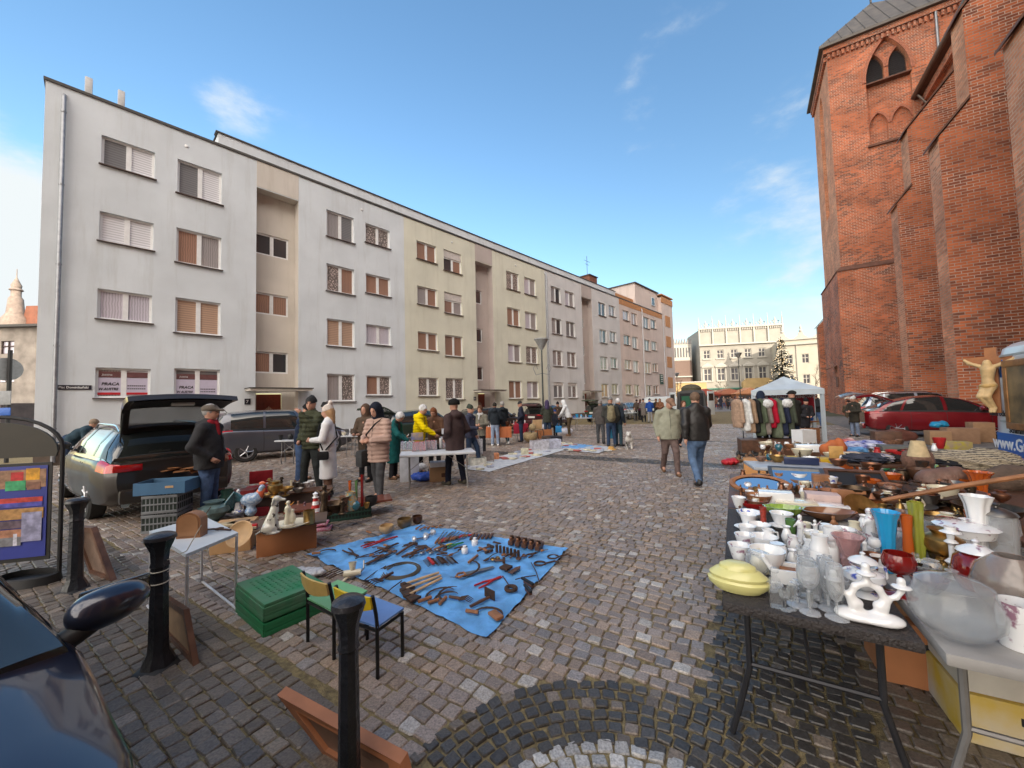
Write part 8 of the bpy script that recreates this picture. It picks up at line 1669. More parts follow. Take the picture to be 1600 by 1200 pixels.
g=G(829,692);tag(org('cane_basket',[ell((0,0,.3),(.3,.25,.28),.03),ell((0,0,.42),(.24,.2,.26),.0,None,True),ell((.1,.1,.65),(.15,.1,.15),.04)],mat('cane',(.36,.27,.15),.8,0,.4,40,.6,40),None,.03,(g.x,g.y,.0)),'heap of pale cane wicker beside the wheelchair','wicker')
boxy('cardboard_box',849,684,(.7,.5,.4),'cardboard box with rumpled plastic near the purple hood',mCo2,'cardboard box',rz=.3)
tag(org('bag_heap',[ell((0,0,.1),(.25,.2,.15),.05),ell((.1,.1,.15),(.15,.15,.12),.05)],mat('plastic_pale2',(.6,.6,.66),.3),None,.03,tuple(G(849,683)+Vector((0,0,.36)))),'pale plastic sacks on the cardboard box by the purple hood','plastic sack')
tag(org('bag_heap',[ell((0,0,.1),(.35,.25,.2),.05),ell((.3,.1,.12),(.25,.2,.18),.05)],MATS['plastic_pale2'],None,.04,tuple(G(880,678))),'white plastic sacks on the ground under the record table','plastic sack')
stall(868,886,676,mat('table_metal',(.4,.42,.45),.4),mSt,'record table between the child and the white hoodie',10,[mat('record_%d'%k,c,.4) for k,c in enumerate([(.4,.4,.5),(.6,.6,.6),(.2,.2,.3)])],dep=.6)
stall(898,934,674,MATS['table_metal'],mSt,'white metal table with blue books left of the grey-brown coat',14,[mBlP,wP,wBl,mat('record_0',(.4,.4,.5))],dep=.7)
stall(976,996,661,wt,mSt,'far round-cornered white table by the pink house',6,[wP,mSt,wC],dep=1.1)
stall(428,466,727,MATS['table_metal'],mSt,'thin metal table left of the photographer',3,[mBlk,mSt],dep=.35);stall(532,562,716,MATS['table_metal'],mSt,'metal table with lace cloth behind the white coat',6,[wP,wC,mSt],dep=.6);stall(563,586,712,MATS['table_metal'],mSt,'metal table with dark wares behind the beige puffer coat',6,[mBlk,mIr,mSt],dep=.5)
tag(org('carrier_bag',[ell((0,0,.12),(.14,.1,.14),.03)],mRdP,None,.02,tuple(G(352,742)+Vector((0,0,.45)))),'red bag hanging by the boot beside the man in the charcoal jacket','bag')
# the long row of tables on the right
UY=Vector((.5,.866,0));UX=Vector((.866,-.5,0))
mRat=mat('rattan_plastic',(.045,.038,.036),.6,0,.25,60,.8,90);mTw=mat('worn_white_top',(.30,.285,.27),.55,0,.16,5,.2,14);mLg=mat('leg_dark',(.04,.04,.045),.45,.5)
oA=Vector((.98,1.89,0));folding_table('folding_table',oA[:2],UX,UY,.70,1.8,'dark rattan-look folding table crowded with white porcelain and cut glass, nearest the camera',mRat,mLg)
oB=Vector((1.60,1.49,0));folding_table('folding_table',oB[:2],UX,UY,.78,1.8,'worn white folding table with the large glass bowl, at the right edge',mTw,mat('leg_grey',(.28,.27,.26),.4,.5),th=.05)
oA2=oA+UY*1.83;folding_table('folding_table',oA2[:2],UX,UY,.72,1.75,'brown table of mirrors and small wares beyond the dark rattan one',mW2,mLg,z=.738)
oB2=oB+UY*1.83;folding_table('folding_table',oB2[:2],UX,UY,.9,1.6,'table of copper and pewter trays beyond the worn white one',mW2,mLg,z=.738)
oE=oB2+UX*.93-UY*.35;folding_table('folding_table',oE[:2],UX,UY,1.0,2.7,'dark brown table of heaped metalwares nearest the white van',mW2,mLg,z=.738)
oC=G(1178,730,.74);dC=(G(1327,734,.74)-oC);nC=Vector((-dC.y,dC.x,0)).normalized();folding_table('folding_table',oC[:2],nC,dC.normalized(),.62,dC.length,'grey metal folding table of small bric-a-brac near the coat rail',MATS['table_metal'],mSt,curved=False)
oD=G(1326,724,.74);dD=(G(1462,730,.74)-oD);nD=Vector((-dD.y,dD.x,0)).normalized();tD=folding_table('trestle_table',oD[:2],nD,dD.normalized(),.7,dD.length,'metal trestle table with crossed braces right of the grey metal one',mW2,mSt,curved=False,cat='trestle table')
for s,e in((.1,.55),(.95,.5)):
 q=MB();a=dD*s;b=dD*e;q.tube([a+Vector((0,0,.05)),b+Vector((0,0,.68))],.016,6);q.build('cross_brace',mSt,tD)
q=W
rw=[# kind,px,py,h,label,mat,kwargs
('plate',1152,890,5,'white lattice-edged plate behind the lemon coloured dish',wP,dict(w=.85)),('cup',1156,878,26,'white footed cup on the lattice plate',wF,{}),
('plate',1160,866,5,'purple rimmed saucer, lowest of the stacked saucers at the left edge',wB,dict(w=.75)),('cup',1165,860,24,'white floral cup on the purple rimmed saucer',wF,{}),('plate',1166,846,5,'blue flowered saucer in the middle at the left edge',wB,dict(w=.7)),('cup',1168,842,20,'white cup on the blue flowered saucer',wP,{}),('plate',1164,828,5,'plain white saucer behind the blue flowered one',wP,dict(w=.7)),('cup',1170,824,20,'white coffee cup on the plain saucer',wP,{}),('plate',1176,836,20,'oval plate standing on edge between the saucers',wF,dict(w=.2,tilt=R(70),hh=.05)),
('bowl',1172,812,12,'white bowl painted with blue flowers near the red dish',wB,dict(w=1.3,wob=.05,wn=8)),('bowl',1179,795,9,'bright red boat-shaped dish',mRdP,dict(w=2.,flat=.55,rz=-.3)),('tall',1194,832,38,'slim red carved statuette left of the cream jug',mat('cinnabar',(.30,.035,.02),.35,0,.3,50,.5,80),{}),
('plate',1220,826,5,'gold rimmed white saucer right of the red statuette',wP,dict(w=.75)),('cup',1222,822,20,'wide white teacup on the gold rimmed saucer',wP,dict(w=1.3,handle=1)),('cyl',1236,834,22,'pale green glass tumbler right of the teacup',gGr,{}),
('bowl',1225,806,14,'green leaf-shaped fruit dish with ribbed rim',mat('leaf_glaze',(.28,.42,.08),.2,0,.25,25,coat=1.),dict(w=1.7,flat=.6,wob=.06,wn=9,rz=-.3)),('bowl',1294,812,14,'large brown glass platter with wavy rim',mat('brown_glass',(.22,.10,.05),.08,0,.3,9,coat=1.),dict(w=2.3,flat=.6,rz=-.3)),
('jug',1201,856,28,'tall cream milk jug behind the white footbath dish',wP,dict(handle=1)),('jug',1240,862,24,'small painted jug in the middle of the porcelain',wF,dict(handle=1)),('jug',1268,872,26,'low white sauce jug behind the goblets',wP,dict(handle=1,w=1.2)),('jug',1283,884,46,'tall white faceted jug, left of the tall pair',wP,dict(w=.9,handle=1)),('jug',1304,878,52,'tall white faceted jug, right of the tall pair',wP,dict(w=.9,handle=1)),('vase',1316,868,34,'white fluted vase behind the pinkish glass vase',wP,{}),('vase',1262,852,22,'small white vase beside the porcelain group',wP,{}),
('flare',1328,892,44,'pinkish glass vase right of the tall white jugs',mat('pink_glass',(.75,.5,.5),.08,0,0,trans=.7,ior=1.3),dict(w=1.1,hh=.19)),('urn',1352,930,50,'white tureen with blue scalloped lid behind the candelabrum',wB,dict(w=1.2,lid=wP,handle=2)),
('bottle',1213,948,58,'square clear glass decanter at the front of the dark table',gC,dict(w=.95,n=4,rz=.3,name='decanter')),('stick',1245,946,38,'short cut glass candlestick right of the decanter',gCut,dict(w=1.1)),('bowl',1208,925,12,'cut glass ashtray behind the decanter',gCut,dict(w=1.)),
('goblet',1266,958,72,'large wheel-cut crystal goblet, nearest of its row',gCut,dict(w=.8)),('goblet',1264,944,64,'large wheel-cut crystal goblet, second of its row',gCut,dict(w=.8)),('goblet',1262,932,58,'large wheel-cut crystal goblet, third of its row',gCut,dict(w=.8)),('flute',1308,966,80,'tall crystal flute, nearest of the flutes',gCut,dict(w=.95)),('flute',1295,952,74,'tall crystal flute, second of the flutes',gCut,dict(w=.95)),('flute',1290,940,66,'tall crystal flute, third of the flutes',gCut,dict(w=.95)),
('flare',1389,876,74,'bright turquoise opaline vase with ruffled rim',wBl,dict(w=.66,wob=.04,wn=10)),('cyl',1389,895,20,'turquoise glass foot under the ruffled vase',wBl,dict(w=.9,name='tumbler')),('tall',1421,880,72,'slender amber and green art glass vase',gAm,dict(w=.8)),('tall',1437,880,92,'tall yellow-green ribbed glass vase',gYe,dict(w=.75,wob=.12,wn=5)),('tall',1429,872,60,'teal glass vase between the amber and yellow-green ones',wTe,dict(w=.8)),
('goblet',1408,930,62,'ruby red engraved goblet by the left edge of the white table',gRb,dict(w=1.25)),('bowl',1452,925,22,'dark plum glass bowl right of the ruby goblet',gPu,dict(w=.9)),('deep',1440,905,20,'black and brown pot behind the plum bowl',mBz,{}),('urn',1476,885,62,'ornate brass lamp base in the middle of the white table',mBs,dict(w=.95)),('bowl',1462,900,12,'open brass dish in front of the lamp base',mBs,dict(w=1.4)),
('fish',1495,996,78,'large clear glass fish bowl with lid knob on the white table',gC,dict(w=.84,n=32,name='fish_bowl')),('globe',1585,962,88,'big frosted glass lamp globe at the right edge',gFr,dict(w=.9,n=28)),('cyl',1598,1012,66,'white mug with a patterned band at the right edge',wF,dict(w=1.2)),('jar',1530,922,66,'red glass jar with rose-painted lid',gRb,dict(w=.95,lid=wF)),('stick',1490,900,74,'fluted white porcelain candlestick',wP,dict(w=.9)),('compote',1512,868,44,'white rose-painted compote behind the fluted candlestick',wF,dict(w=.8,lid=wF)),('deep',1470,855,40,'clear glass fishbowl behind the brass lamp base',gC,dict(w=.8)),
('cyl',1562,868,62,'pale engraved glass beer stein near the van',gCut,dict(w=1.1,handle=1,lid=mPw)),('flare',1532,866,88,'white openwork pedestal vase under the amber bowl',wP,dict(w=.55,wob=.08,wn=6)),('flare',1531,772,34,'amber ribbed glass vase with scalloped rim',gAm,dict(w=1.3,wob=.06,wn=12)),('tall',1521,850,50,'twisted orange glass vase left of the openwork vase',gAm,dict(w=1.2)),
('jug',1336,842,26,'yellowed ivory tankard right of the brown glass platter',wC,{}),
('plate',1358,812,6,'round pewter plate in front of the oval tray',mPw,dict(w=1.,hh=.02)),('plate',1395,812,6,'large oval pale metal tray in the middle of the tray table',mat('tray_grey',(.30,.29,.26),.45,.5,.25,8),dict(w=1.,flat=.6,hh=.045,tilt=R(12))),('plate',1345,800,6,'round brass tray leaning at the left of the tray table',mBs,dict(hh=.035,tilt=R(50))),('bowl',1365,792,16,'wide copper basin behind the oval tray',mCo,dict(w=1.4)),('plate',1466,820,6,'large copper fish-shaped dish in front of the amber vase',mCo,dict(hh=.04,flat=.55,rz=-.5,tilt=R(20))),('plate',1430,800,6,'dark pewter dish left of the copper fish dish',mPw,dict(hh=.045,flat=.6,rz=.2)),('bell',1350,772,20,'small copper bell on the tray table',mCo,{}),('bowl',1545,815,24,'dark hammered metal bowl by the van',mBz,dict(w=1.4)),
('plate',1498,835,6,'white flowered platter in front of the copper fish dish',wB,dict(hh=.03)),
('compote',1450,752,24,'painted yellow and green fruit bowl on foot',mat('painted_fruit',(.60,.55,.05),.3,0,0,22,col2=(.02,.30,.32),coat=.6),dict(w=1.1,z=.5)),('jar',1435,735,38,'brown carved lamp base with pale cone shade',mat('lamp_brown',(.20,.10,.065),.6,0,.3,30,.5,60),dict(w=1.1)),('bowl',1265,722,8,'white enamel bowl on the grey metal table',wP,{}),('bowl',1215,722,10,'brass fruit bowl at the front of the grey metal table',mBs,{}),('bowl',1310,728,10,'copper ladle bowl at the right of the grey metal table',mCo,{}),('plate',1260,745,5,'gilt dish on the box below the grey metal table',mBs,dict(z=.3,hh=.03)),('bowl',1324,745,8,'pale enamel basin under the trestle table',wP,dict(z=.1,w=1.6)),('bowl',1405,745,10,'green enamel basin under the trestle table',mGrP,dict(z=.1,w=1.6)),
('vase',1222,775,20,'small copper vase beside the row of figurines',mCo,{}),('jug',1180,795,14,'small white toy pot at the left edge behind the red dish',wP,{}),('cup',1290,790,12,'small white cup beside the white boxes',wP,{}),('bowl',1300,780,14,'rust coloured bowl behind the white boxes',mCl,{})]
for k,px,py,h,lb,m_,kw in rw: W(k,px,py,h,lb,m_,**kw)
W('shade',1435,713,26,'pale cone lampshade on the brown carved base',mat('shade_cream',(.55,.42,.24),.8,0,.15,20),z=.98)
g=G(1154,922,.74);o=empty('lemon_dish',(g.x,g.y,.745),-.5,'lemon yellow ribbed oval dish at the near left corner of the dark table','dish');q=MB();q.lathe([(0,0),(.10,0),(.135,.03),(.138,.05),(.12,.062),(0,.062)],n=30,sy=.62,caps=False);q.build('base',mat('lemon_glaze',(.66,.62,.25),.3,0,.04,8,coat=.5),o);q=MB();q.lathe([(.125,.062),(.13,.075),(.10,.10),(.085,.105),(.08,.12),(.05,.135),(0,.135)],n=30,sy=.62,caps=False);q.build('lid',MATS['lemon_glaze'],o)
g=G(1246,908,.74);o=boxy('serving_dish',0,0,(.25,.14,.07),'white rectangular porcelain dish with raised handles and a brown brush inside',wP,'dish',rz=-.45,open_=True,pos=g,th=.014)
for s in(-1,1): q=MB();q.tube([(s*.12,-.04,.06),(s*.15,-.04,.11),(s*.15,.04,.11),(s*.12,.04,.06)],.011,8);q.build('handle',wP,o)
boxy('brush',0,0,(.15,.06,.03),'brown wooden brush lying in the rectangular dish',mW1,'brush',rz=-.45,pos=g+Vector((0,0,.03)))
g=G(1358,972,.74);u=.20;P=[]
P+=[ell((0,0,.02),(.09,.05,.02),.02),ell((.06,-.01,.025),(.05,.04,.022),.02),ell((-.06,.01,.025),(.05,.04,.025),.02)]
for s in(-1,1):
 pts=[(s*.01,0,.03),(s*.05,0,.06),(s*.062,0,.10),(s*.04,0,.145),(s*.0,0,.165)]
 for i in range(4): P.append(cone(pts[i],pts[i+1],.017-.001*i,.016-.001*i,.008))
 P+=[cone((s*.05,0,.10),(s*.095,0,.12),.011,.01,.01),cone((s*.095,0,.12),(s*.115,0,.15),.01,.012,.01),ell((s*.115,0,.165),(.034,.034,.009),.006),cone((s*.115,0,.17),(s*.115,0,.19),.014,.015,.004),ell((s*.04,0,.075),(.025,.022,.02),.015)]
P+=[cone((0,0,.165),(0,0,.2),.014,.012,.01),ell((0,0,.205),(.036,.036,.01),.006),cone((0,0,.21),(0,0,.235),.015,.016,.004)]
tag(org('candelabrum',P,wP,None,.005,tuple(g),(0,0,-.4)),'white porcelain scrollwork candelabrum at the front corner of the dark table','candelabrum')
for (px,py,h,lb,m_,ps,kw) in [(1252,846,42,'white and brown porcelain group behind the small painted jug',wF,2,{}),(1275,842,30,'white porcelain dancers right of the porcelain group',wF,1,{}),(1304,838,32,'carved golden wood figure in front of the brown platter',mW1,2,{}),(1362,856,62,'tall pastel porcelain lady behind the turquoise vase',wF,0,{}),(1352,870,30,'small white angel left of the turquoise vase',wP,1,{}),(1414,842,46,'brown and white porcelain couple behind the art glass vases',mPv,2,{}),(1228,846,22,'dark carved leaf figure beside the green tumbler',mW2,0,{}),(1224,814,12,'green glass bird on the brown platter',gGr,0,dict(z=.78)),
 (1187,780,24,'brown wooden toy figure behind the red dish',mW1,2,{}),(1200,778,20,'brown wooden toy animal right of the toy figure',mW1,0,{}),(1158,775,18,'small copper figure at the left edge of the brown table',mCo,0,{})]: figure(px,py,h,lb,m_,pose=ps,**kw)
for i in range(7): figure(1238+i*7,768+(i%2)*3,15,'tiny brown figurine in the row before the square mirror',[mPv,mBz,mW1][i%3],z=.74,pose=i%2,group='row of tiny figurines before the square mirror',vox=.006)
for i in range(26):
 rg=random.Random(100+i);px=1185+rg.random()*135;py=700+rg.random()*24;figure(px,py,rg.uniform(9,15),'tiny ornament crowded on the grey metal table',rg.choice([mPv,mBs,wP,wC,mCl,mBz,mRdP]),z=.74,pose=i%3,group='tiny ornaments on the grey metal table',vox=.012) if i%3==0 else W(rg.choice(['cup','vase','bowl','jar','bottle']),px,py,rg.uniform(7,13),'small dish or pot crowded on the grey metal table',rg.choice([wP,wC,mBs,wF,mCo,mPv,wTe,wP]),cat='ware',group='small pots on the grey metal table',n=12)
for i in range(46):
 rg=random.Random(300+i);px=1150+rg.random()*180;py=752+rg.random()*44
 W(rg.choice(['cup','vase','bowl','jar','urn','cyl']),px,py,rg.uniform(10,18),'small pot or dish among the mirrors on the brown table',rg.choice([wP,wF,mBs,mCo,mPv,mW1,wC,wB]),cat='ware',group='small pots among the mirrors',n=12)
for i in range(16):
 rg=random.Random(500+i);W(rg.choice(['bowl','jug','jar','urn','plate']),1350+rg.random()*170,765+rg.random()*26,rg.uniform(9,16),'metal or pottery vessel behind the copper trays',rg.choice([mCo,mBs,mPw,mBz,mCl,mIr]),cat='vessel',group='metal vessels behind the copper trays',n=12,**({'hh':.03} if i%5==4 else {}))
bx=[('porcelain_box',1212,788,(.26,.16,.12),wP,'plain white lidded box near the toy figures',{}),('book_stack',1243,792,(.3,.2,.06),wC,'stack of pale books in front of the row of figurines',{}),('porcelain_box',1285,788,(.24,.16,.1),mat('pink_card',(.6,.45,.42),.6),'pale pink card box right of the books',{}),('porcelain_box',1300,797,(.22,.15,.05),wP,'flat white box in front of the pink one',{}),('wooden_block',1283,762,(.14,.1,.14),mW1,'brown wooden box right of the square mirror',{}),
('wooden_case',1326,788,(.24,.05,.13),mW1,'brown wooden case standing on the tray table',{}),('wooden_board',1307,718,(.17,.03,.2),mat('pine_gold',(.50,.28,.08),.5,0,.2,12),'honey coloured wooden panel standing on the grey metal table',{}),('blue_strip',1252,726,(.4,.05,.1),mat('blue_black',(.02,.03,.08),.3,0,.1),'dark blue framed strip at the front of the grey metal table',{}),
('fruit_box',1182,752,(.42,.4,.45),mat('box_tan_orange',(.55,.27,.10),.8,0,.08),'tan orange box at the left under the grey metal table',dict(z=0.)),('fruit_box',1208,752,(.7,.45,.42),mat('box_tan_orange2',(.50,.24,.10),.8,0,.1),'long orange box under the grey metal table',dict(z=0.)),('tool_case',1266,750,(.7,.4,.45),mYeP,'yellow plastic case under the grey metal table',dict(z=0.)),('slatted_box',1240,752,(.3,.4,.4),mW2,'brown slatted box between the orange box and the yellow case',dict(z=0.)),
('orange_box',1322,735,(.3,.3,.3),mat('orange_plastic',(.6,.12,.02),.4),'bright orange box under the trestle table',dict(z=.3)),('red_bench',1490,742,(1.3,.5,.32),mRdP,'red bench with wooden straps under the striped blankets',dict(z=.15)),
('cardboard_box',1466,695,(.5,.45,.45),mCb,'cardboard box with a blue bag on top, in front of the wine red car',dict(z=0.,hx=1)),('cardboard_box',1500,692,(.75,.5,.5),mat('carton_b',(.34,.20,.12),.9,0,.1),'wide cardboard box in front of the wine red car',dict(z=0.,hx=1)),('cardboard_box',1533,690,(.5,.5,.65),mat('carton_c',(.38,.22,.12),.9,0,.1),'tall cardboard box beside the van',dict(z=0.,hx=1)),('printed_carton',1493,702,(.55,.35,.22),mat('carton_yellow',(.50,.40,.06),.8,0,.2,10,col2=(.4,.3,.2)),'yellow printed carton in front of the cardboard boxes',dict(z=.1)),
('grey_case',1398,712,(.35,.3,.16),mat('case_grey',(.12,.12,.11),.7),'dark grey case among the clothes on the trestle table',{}),('wooden_box',1385,700,(.35,.3,.3),mW2,'brown wooden crate behind the clothes',{}),('white_box',1322,716,(.3,.2,.1),wC,'cream box with clutter left of the clothes',{}),('picture_box',1270,705,(.5,.3,.12),wP,'white box of dishes at the back of the grey metal table',{})]
for nm,px,py,sz,m_,lb,kw in bx:
 kw=dict(kw);kw.pop('hx',0);z_=kw.pop('z',.745);boxy(nm,px,py,sz,lb,m_,z=z_,rz=-.5,bev=.008)
def panel(name,px,py,w,h,label,mf,mi,z=.75,tilt=60,rz=-.5,oval=False,cat='mirror'):
 g=G(px,py,z);o=empty(name,tuple(g),rz,label,cat);o.rotation_euler=(R(tilt-90),0,rz)
 if oval: q=MB();q.lathe([(.40,-.01),(.5,-.01),(.5,.012),(.45,.02),(.40,.008)],(0,0,h/2),28,rot=Matrix.Rotation(R(90),3,'X')@Matrix.Diagonal((w,h,1)),caps=False);q.build('frame',mf,o);q=MB();q.lathe([(0,0),(.41,0)],(0,0,h/2),28,rot=Matrix.Rotation(R(90),3,'X')@Matrix.Diagonal((w,h,1)),caps=False);q.build('glass',mi,o)
 else:
  q=MB();t=.035
  for (cx,cz,a,b) in((0,t/2,w,t),(0,h-t/2,w,t),(-w/2+t/2,h/2,t,h-2*t),(w/2-t/2,h/2,t,h-2*t)): q.box((cx,0,cz),(a,.03,b))
  q.build('frame',mf,o);q=MB();q.box((0,.004,h/2),(w-2*t,.006,h-2*t));q.build('glass',mi,o)
 return o
mMi=mat('mirror_silver',(.75,.8,.85),.03,1.,0)
panel('mirror',1190,772,.55,.42,'octagonal wood framed mirror lying tilted on the brown table',mW1,mMi,tilt=15,oval=True);panel('mirror',1252,765,.5,.42,'square grey framed mirror right of the oval one',mPw,mMi,tilt=22)
panel('framed_picture',1345,765,.5,.3,'empty brown frame behind the tray table',mW2,mBlk,tilt=30,cat='picture frame')
a=G(1378,782,.85);b=A(1640,738,a.y-.4);q=MB();q.tube([a,(a+b)/2+Vector((0,0,.01)),b],[.016,.02,.018],8);tag(q.build('wooden_pole',mW1),'long wooden pole lying across the trays towards the van','pole')
a=G(1340,757,.6);b=G(1480,760,.6);q=MB();q.tube([a,b],.025,6);q2=q;tag(q.build('wooden_beam',mW2),'brown wooden rail under the trestle table','rail')
for i,(px,py,w,h,cl,lb) in enumerate([(1402,690,.8,.45,(.14,.05,.035),'curved brown bed end leaning in front of the wine red car'),(1475,768,.2,.12,(.16,.085,.06),'tan leather saddle piece behind the copper fish dish'),(1580,770,.26,.3,(.10,.065,.045),'dark fur and leather heap beside the van')]):
 g=G(px,py,.2 if i==0 else .7);tag(org(['bed_end','leather_piece','fur_heap'][i],[cone((-w/2,0,.1),(w/2,0,.16),.12,.10,.05,(1,2.2 if i==0 else 1,1)),ell((0,0,h*.5),(w*.42,.06 if i==0 else .16,h*.4),.08)],mat('furn_%d'%i,cl,.5 if i<2 else .95,0,.25,12,.5,40),None,.018,tuple(g),(0,0,-.4)),lb,['bed end','leather piece','fur'][i])
g=G(1495,996,.74);hh_=78*g.y/F;q=MB();q.lathe([(.55*hh_,0),(.54*hh_,.03*hh_),(.36*hh_,.13*hh_),(.1*hh_,.19*hh_),(.06*hh_,.22*hh_),(.1*hh_,.27*hh_),(0,.31*hh_)],n=32,caps=False);tag(q.build('glass_lid',gC,None,(g.x,g.y,.741+hh_)),'clear glass lid with round knob on the large fish bowl','lid')
for (n_,x0_,x1_,y0_,y1_,ks,ms,lb,gr,sd_) in [(26,1175,1345,835,905,['cup','jug','vase','bowl','jar','cyl'],[wP,wP,wF,wC,gCut,wP],'small white porcelain or glass piece among the tableware','small porcelain pieces on the dark table',1),(34,1350,1560,820,905,['cup','vase','bowl','jar','stick','goblet','urn'],[gCut,mBs,wP,gC,mPv,gRb,mCo,wF,mBz],'small glass, brass or china piece crowded on the white table','small pieces crowded on the white table',2),(14,1215,1320,925,960,['flute','goblet','cyl'],[gCut,gC],'small cut crystal glass among the large goblets','small crystal glasses at the front',3),(44,1330,1570,775,830,['bowl','plate','jug','urn','bell'],[mCo,mBs,mPw,mBz,mIr,mW2,wC],'metal dish or vessel heaped around the trays','metal wares heaped around the trays',4),(64,1335,1520,740,790,['bowl','vase','jar','stick','urn','cup'],[mBz,mPv,mCo,wC,mW2,mCl,gAm,mIr],'brown or brass ware heaped below the trestle table','brown wares heaped below the trestle table',5),(24,1345,1470,696,724,['vase','cup','jar','bottle','bowl'],[wC,mPv,mRdP,mW2,wP,mBz],'small ware among the clothes on the trestle table','small wares among the clothes',6)]:
 rg=random.Random(sd_*77)
 for i in range(n_):
  k=rg.choice(ks);px=rg.uniform(x0_,x1_);py=rg.uniform(y0_,y1_)
  W(k,px,py,rg.uniform(16,32)*(py-520)/340,lb,rg.choice(ms),cat='ware',group=gr,n=14,w=rg.uniform(.8,1.1)*(.8 if k in('bowl','cup') else 1),rz=rg.random(),**({'hh':.03} if k=='plate' else {}))
def clothheap(px,py,z,w,d,h,label,m,name='folded_cloth',fold=60,cat='cloth'):
 g=G(px,py,z);tag(org(name,[ell((0,0,h*.45),(w/2,d/2,h*.5),.03),ell((w*.22,d*.1,h*.5),(w*.28,d*.35,h*.55),.04),ell((-w*.25,0,h*.4),(w*.25,d*.4,h*.45),.04)],m,None,.014,tuple(g),(0,0,-.45),cuts=[((0,0,.002),(0,0,-1))],disp=lambda X,Y,Z:.008*np.sin(Z*fold*3+X*14)+.006*np.sin(X*50+Y*30)),label,cat)
mStp=mat('blanket_stripes',(.42,.33,.22),.9,0,0,4,.5,60);N_,L_,b_=nodes(mStp);wv=N_.new('ShaderNodeTexWave');wv.bands_direction='Z';wv.inputs['Scale'].default_value=16;wv.inputs['Distortion'].default_value=3;wv.inputs['Detail Scale'].default_value=2;tcx=N_.new('ShaderNodeTexCoord');L_.new(tcx.outputs['Object'],wv.inputs[0]);crx=N_.new('ShaderNodeValToRGB');crx.color_ramp.elements[0].color=(.05,.035,.03,1);crx.color_ramp.elements[1].color=(.52,.42,.28,1);L_.new(wv.outputs[0],crx.inputs[0]);L_.new(crx.outputs[0],b_.inputs['Base Color'])
clothheap(1512,738,.50,1.15,.75,.34,'pile of brown and cream striped blankets on the red bench',mStp,'blanket_pile',20,'blankets')
clothheap(1468,738,.50,.6,.6,.24,'folded black cloth left of the striped blankets',C('cloth_black',(.02,.02,.022)))
clothheap(1352,722,.745,.45,.4,.12,'folded dark blue trousers on the trestle table',C('cloth_slate',(.045,.05,.07)));clothheap(1368,720,.76,.4,.3,.10,'folded lilac grey scarf on the trestle table',C('cloth_lilac',(.36,.33,.38)));clothheap(1350,703,.745,.55,.4,.16,'blue and white football shirt lying behind the folded trousers',mat('shirt_blue_white',(.06,.08,.35),.8,0,0,7,.4,40,col2=(.62,.62,.68)));clothheap(1322,698,.745,.3,.3,.15,'crumpled red and white cloth left of the football shirt',mat('cloth_redwhite',(.42,.03,.03),.8,0,0,8,col2=(.6,.5,.45)))
clothheap(1408,722,.745,.4,.3,.14,'black jacket heaped right of the dark grey case',C('cloth_black',(.02,.02,.022)));clothheap(1335,706,.745,.3,.25,.07,'light blue folded cloth near the football shirt',C('cloth_sky',(.12,.28,.5)))
clothheap(1303,712,.745,.30,.14,.24,'orange rounded chair back among the ornaments',mat('orange_velvet',(.42,.11,.03),.7,0,.2,8),'chair_back',5,'chair back')
clothheap(1468,668,.46,.45,.4,.22,'bright blue plastic bag on the cardboard box',mat('bag_turquoise',(.02,.28,.5),.35,0,.1),'plastic_bag',12,'plastic bag')
clothheap(1141,726,0,.35,.3,.16,'red bag on the setts at the left end of the goods',mat('bag_red',(.5,.02,.03),.4),'bag',9,'bag')
for i in range(16):
 rg=random.Random(700+i);g=G(1150+rg.random()*62,709+rg.random()*16);o=org('shoe',[cone((0,-.1,.05),(0,.1,.035),.05,.042,.03),cone((0,-.1,.05),(0,-.1,.11),.045,.04,.03)],[mShB,mShN,mat('shoe_tan',(.2,.12,.06),.6)][i%3],None,.018,(g.x,g.y,0),(0,0,rg.uniform(0,6)));tag(o,'dark shoe in the heap on the setts left of the grey metal table','shoe','heap of shoes on the setts')
for i in range(22):
 rg=random.Random(900+i);px=1195+rg.random()*80;py=694+rg.random()*10;W(rg.choice(['cup','vase','bowl','stick','jar','urn']),px,py,rg.uniform(7,13),'small brown or brass ware heaped beneath the coats',rg.choice([mPv,mCl,mBs,mW1,wC,mCo,wP]),cat='ware',z=.45,group='small wares heaped beneath the coats',n=10)
q=MB();q.box((0,0,.21),(1.9,.9,.42));g=G(1232,712);tag(q.build('low_table',mW2,None,(g.x,g.y+.5,0),(0,0,-.4)),'low dark table for small wares beneath the coats','low table')
bb=[(G(1462,1092)+Vector((0,.1,0)),(.40,.34,.36),mCo2,'orange cardboard box with slots under the white table',0.),(G(1560,1120)+Vector((0,.25,0)),(.5,.34,.28),mat('carton_brown_dark',(.28,.15,.08),.85,0,.1),'brown carton with a printed letter at the back under the white table',.3),(G(1590,1170),(.46,.36,.25),mat('banana_white',(.62,.58,.50),.8,0,.1,5),'upper white and yellow banana box under the white table',.24),(G(1590,1170),(.48,.38,.235),mat('banana_yellow',(.62,.42,.05),.8,0,0,3,col2=(.62,.60,.55)),'lower white and yellow banana box under the white table',0.)]
for c,sz,m_,lb,z_ in bb:
 o=boxy('cardboard_box',0,0,sz,lb,m_,'cardboard box',rz=R(-28),pos=Vector((c.x+.1,c.y+.1,z_)));q=MB();q.box((0,-sz[1]/2-.002,sz[2]*.68),(.09,.004,.035));q.build('hand_hole',mBlk,o)
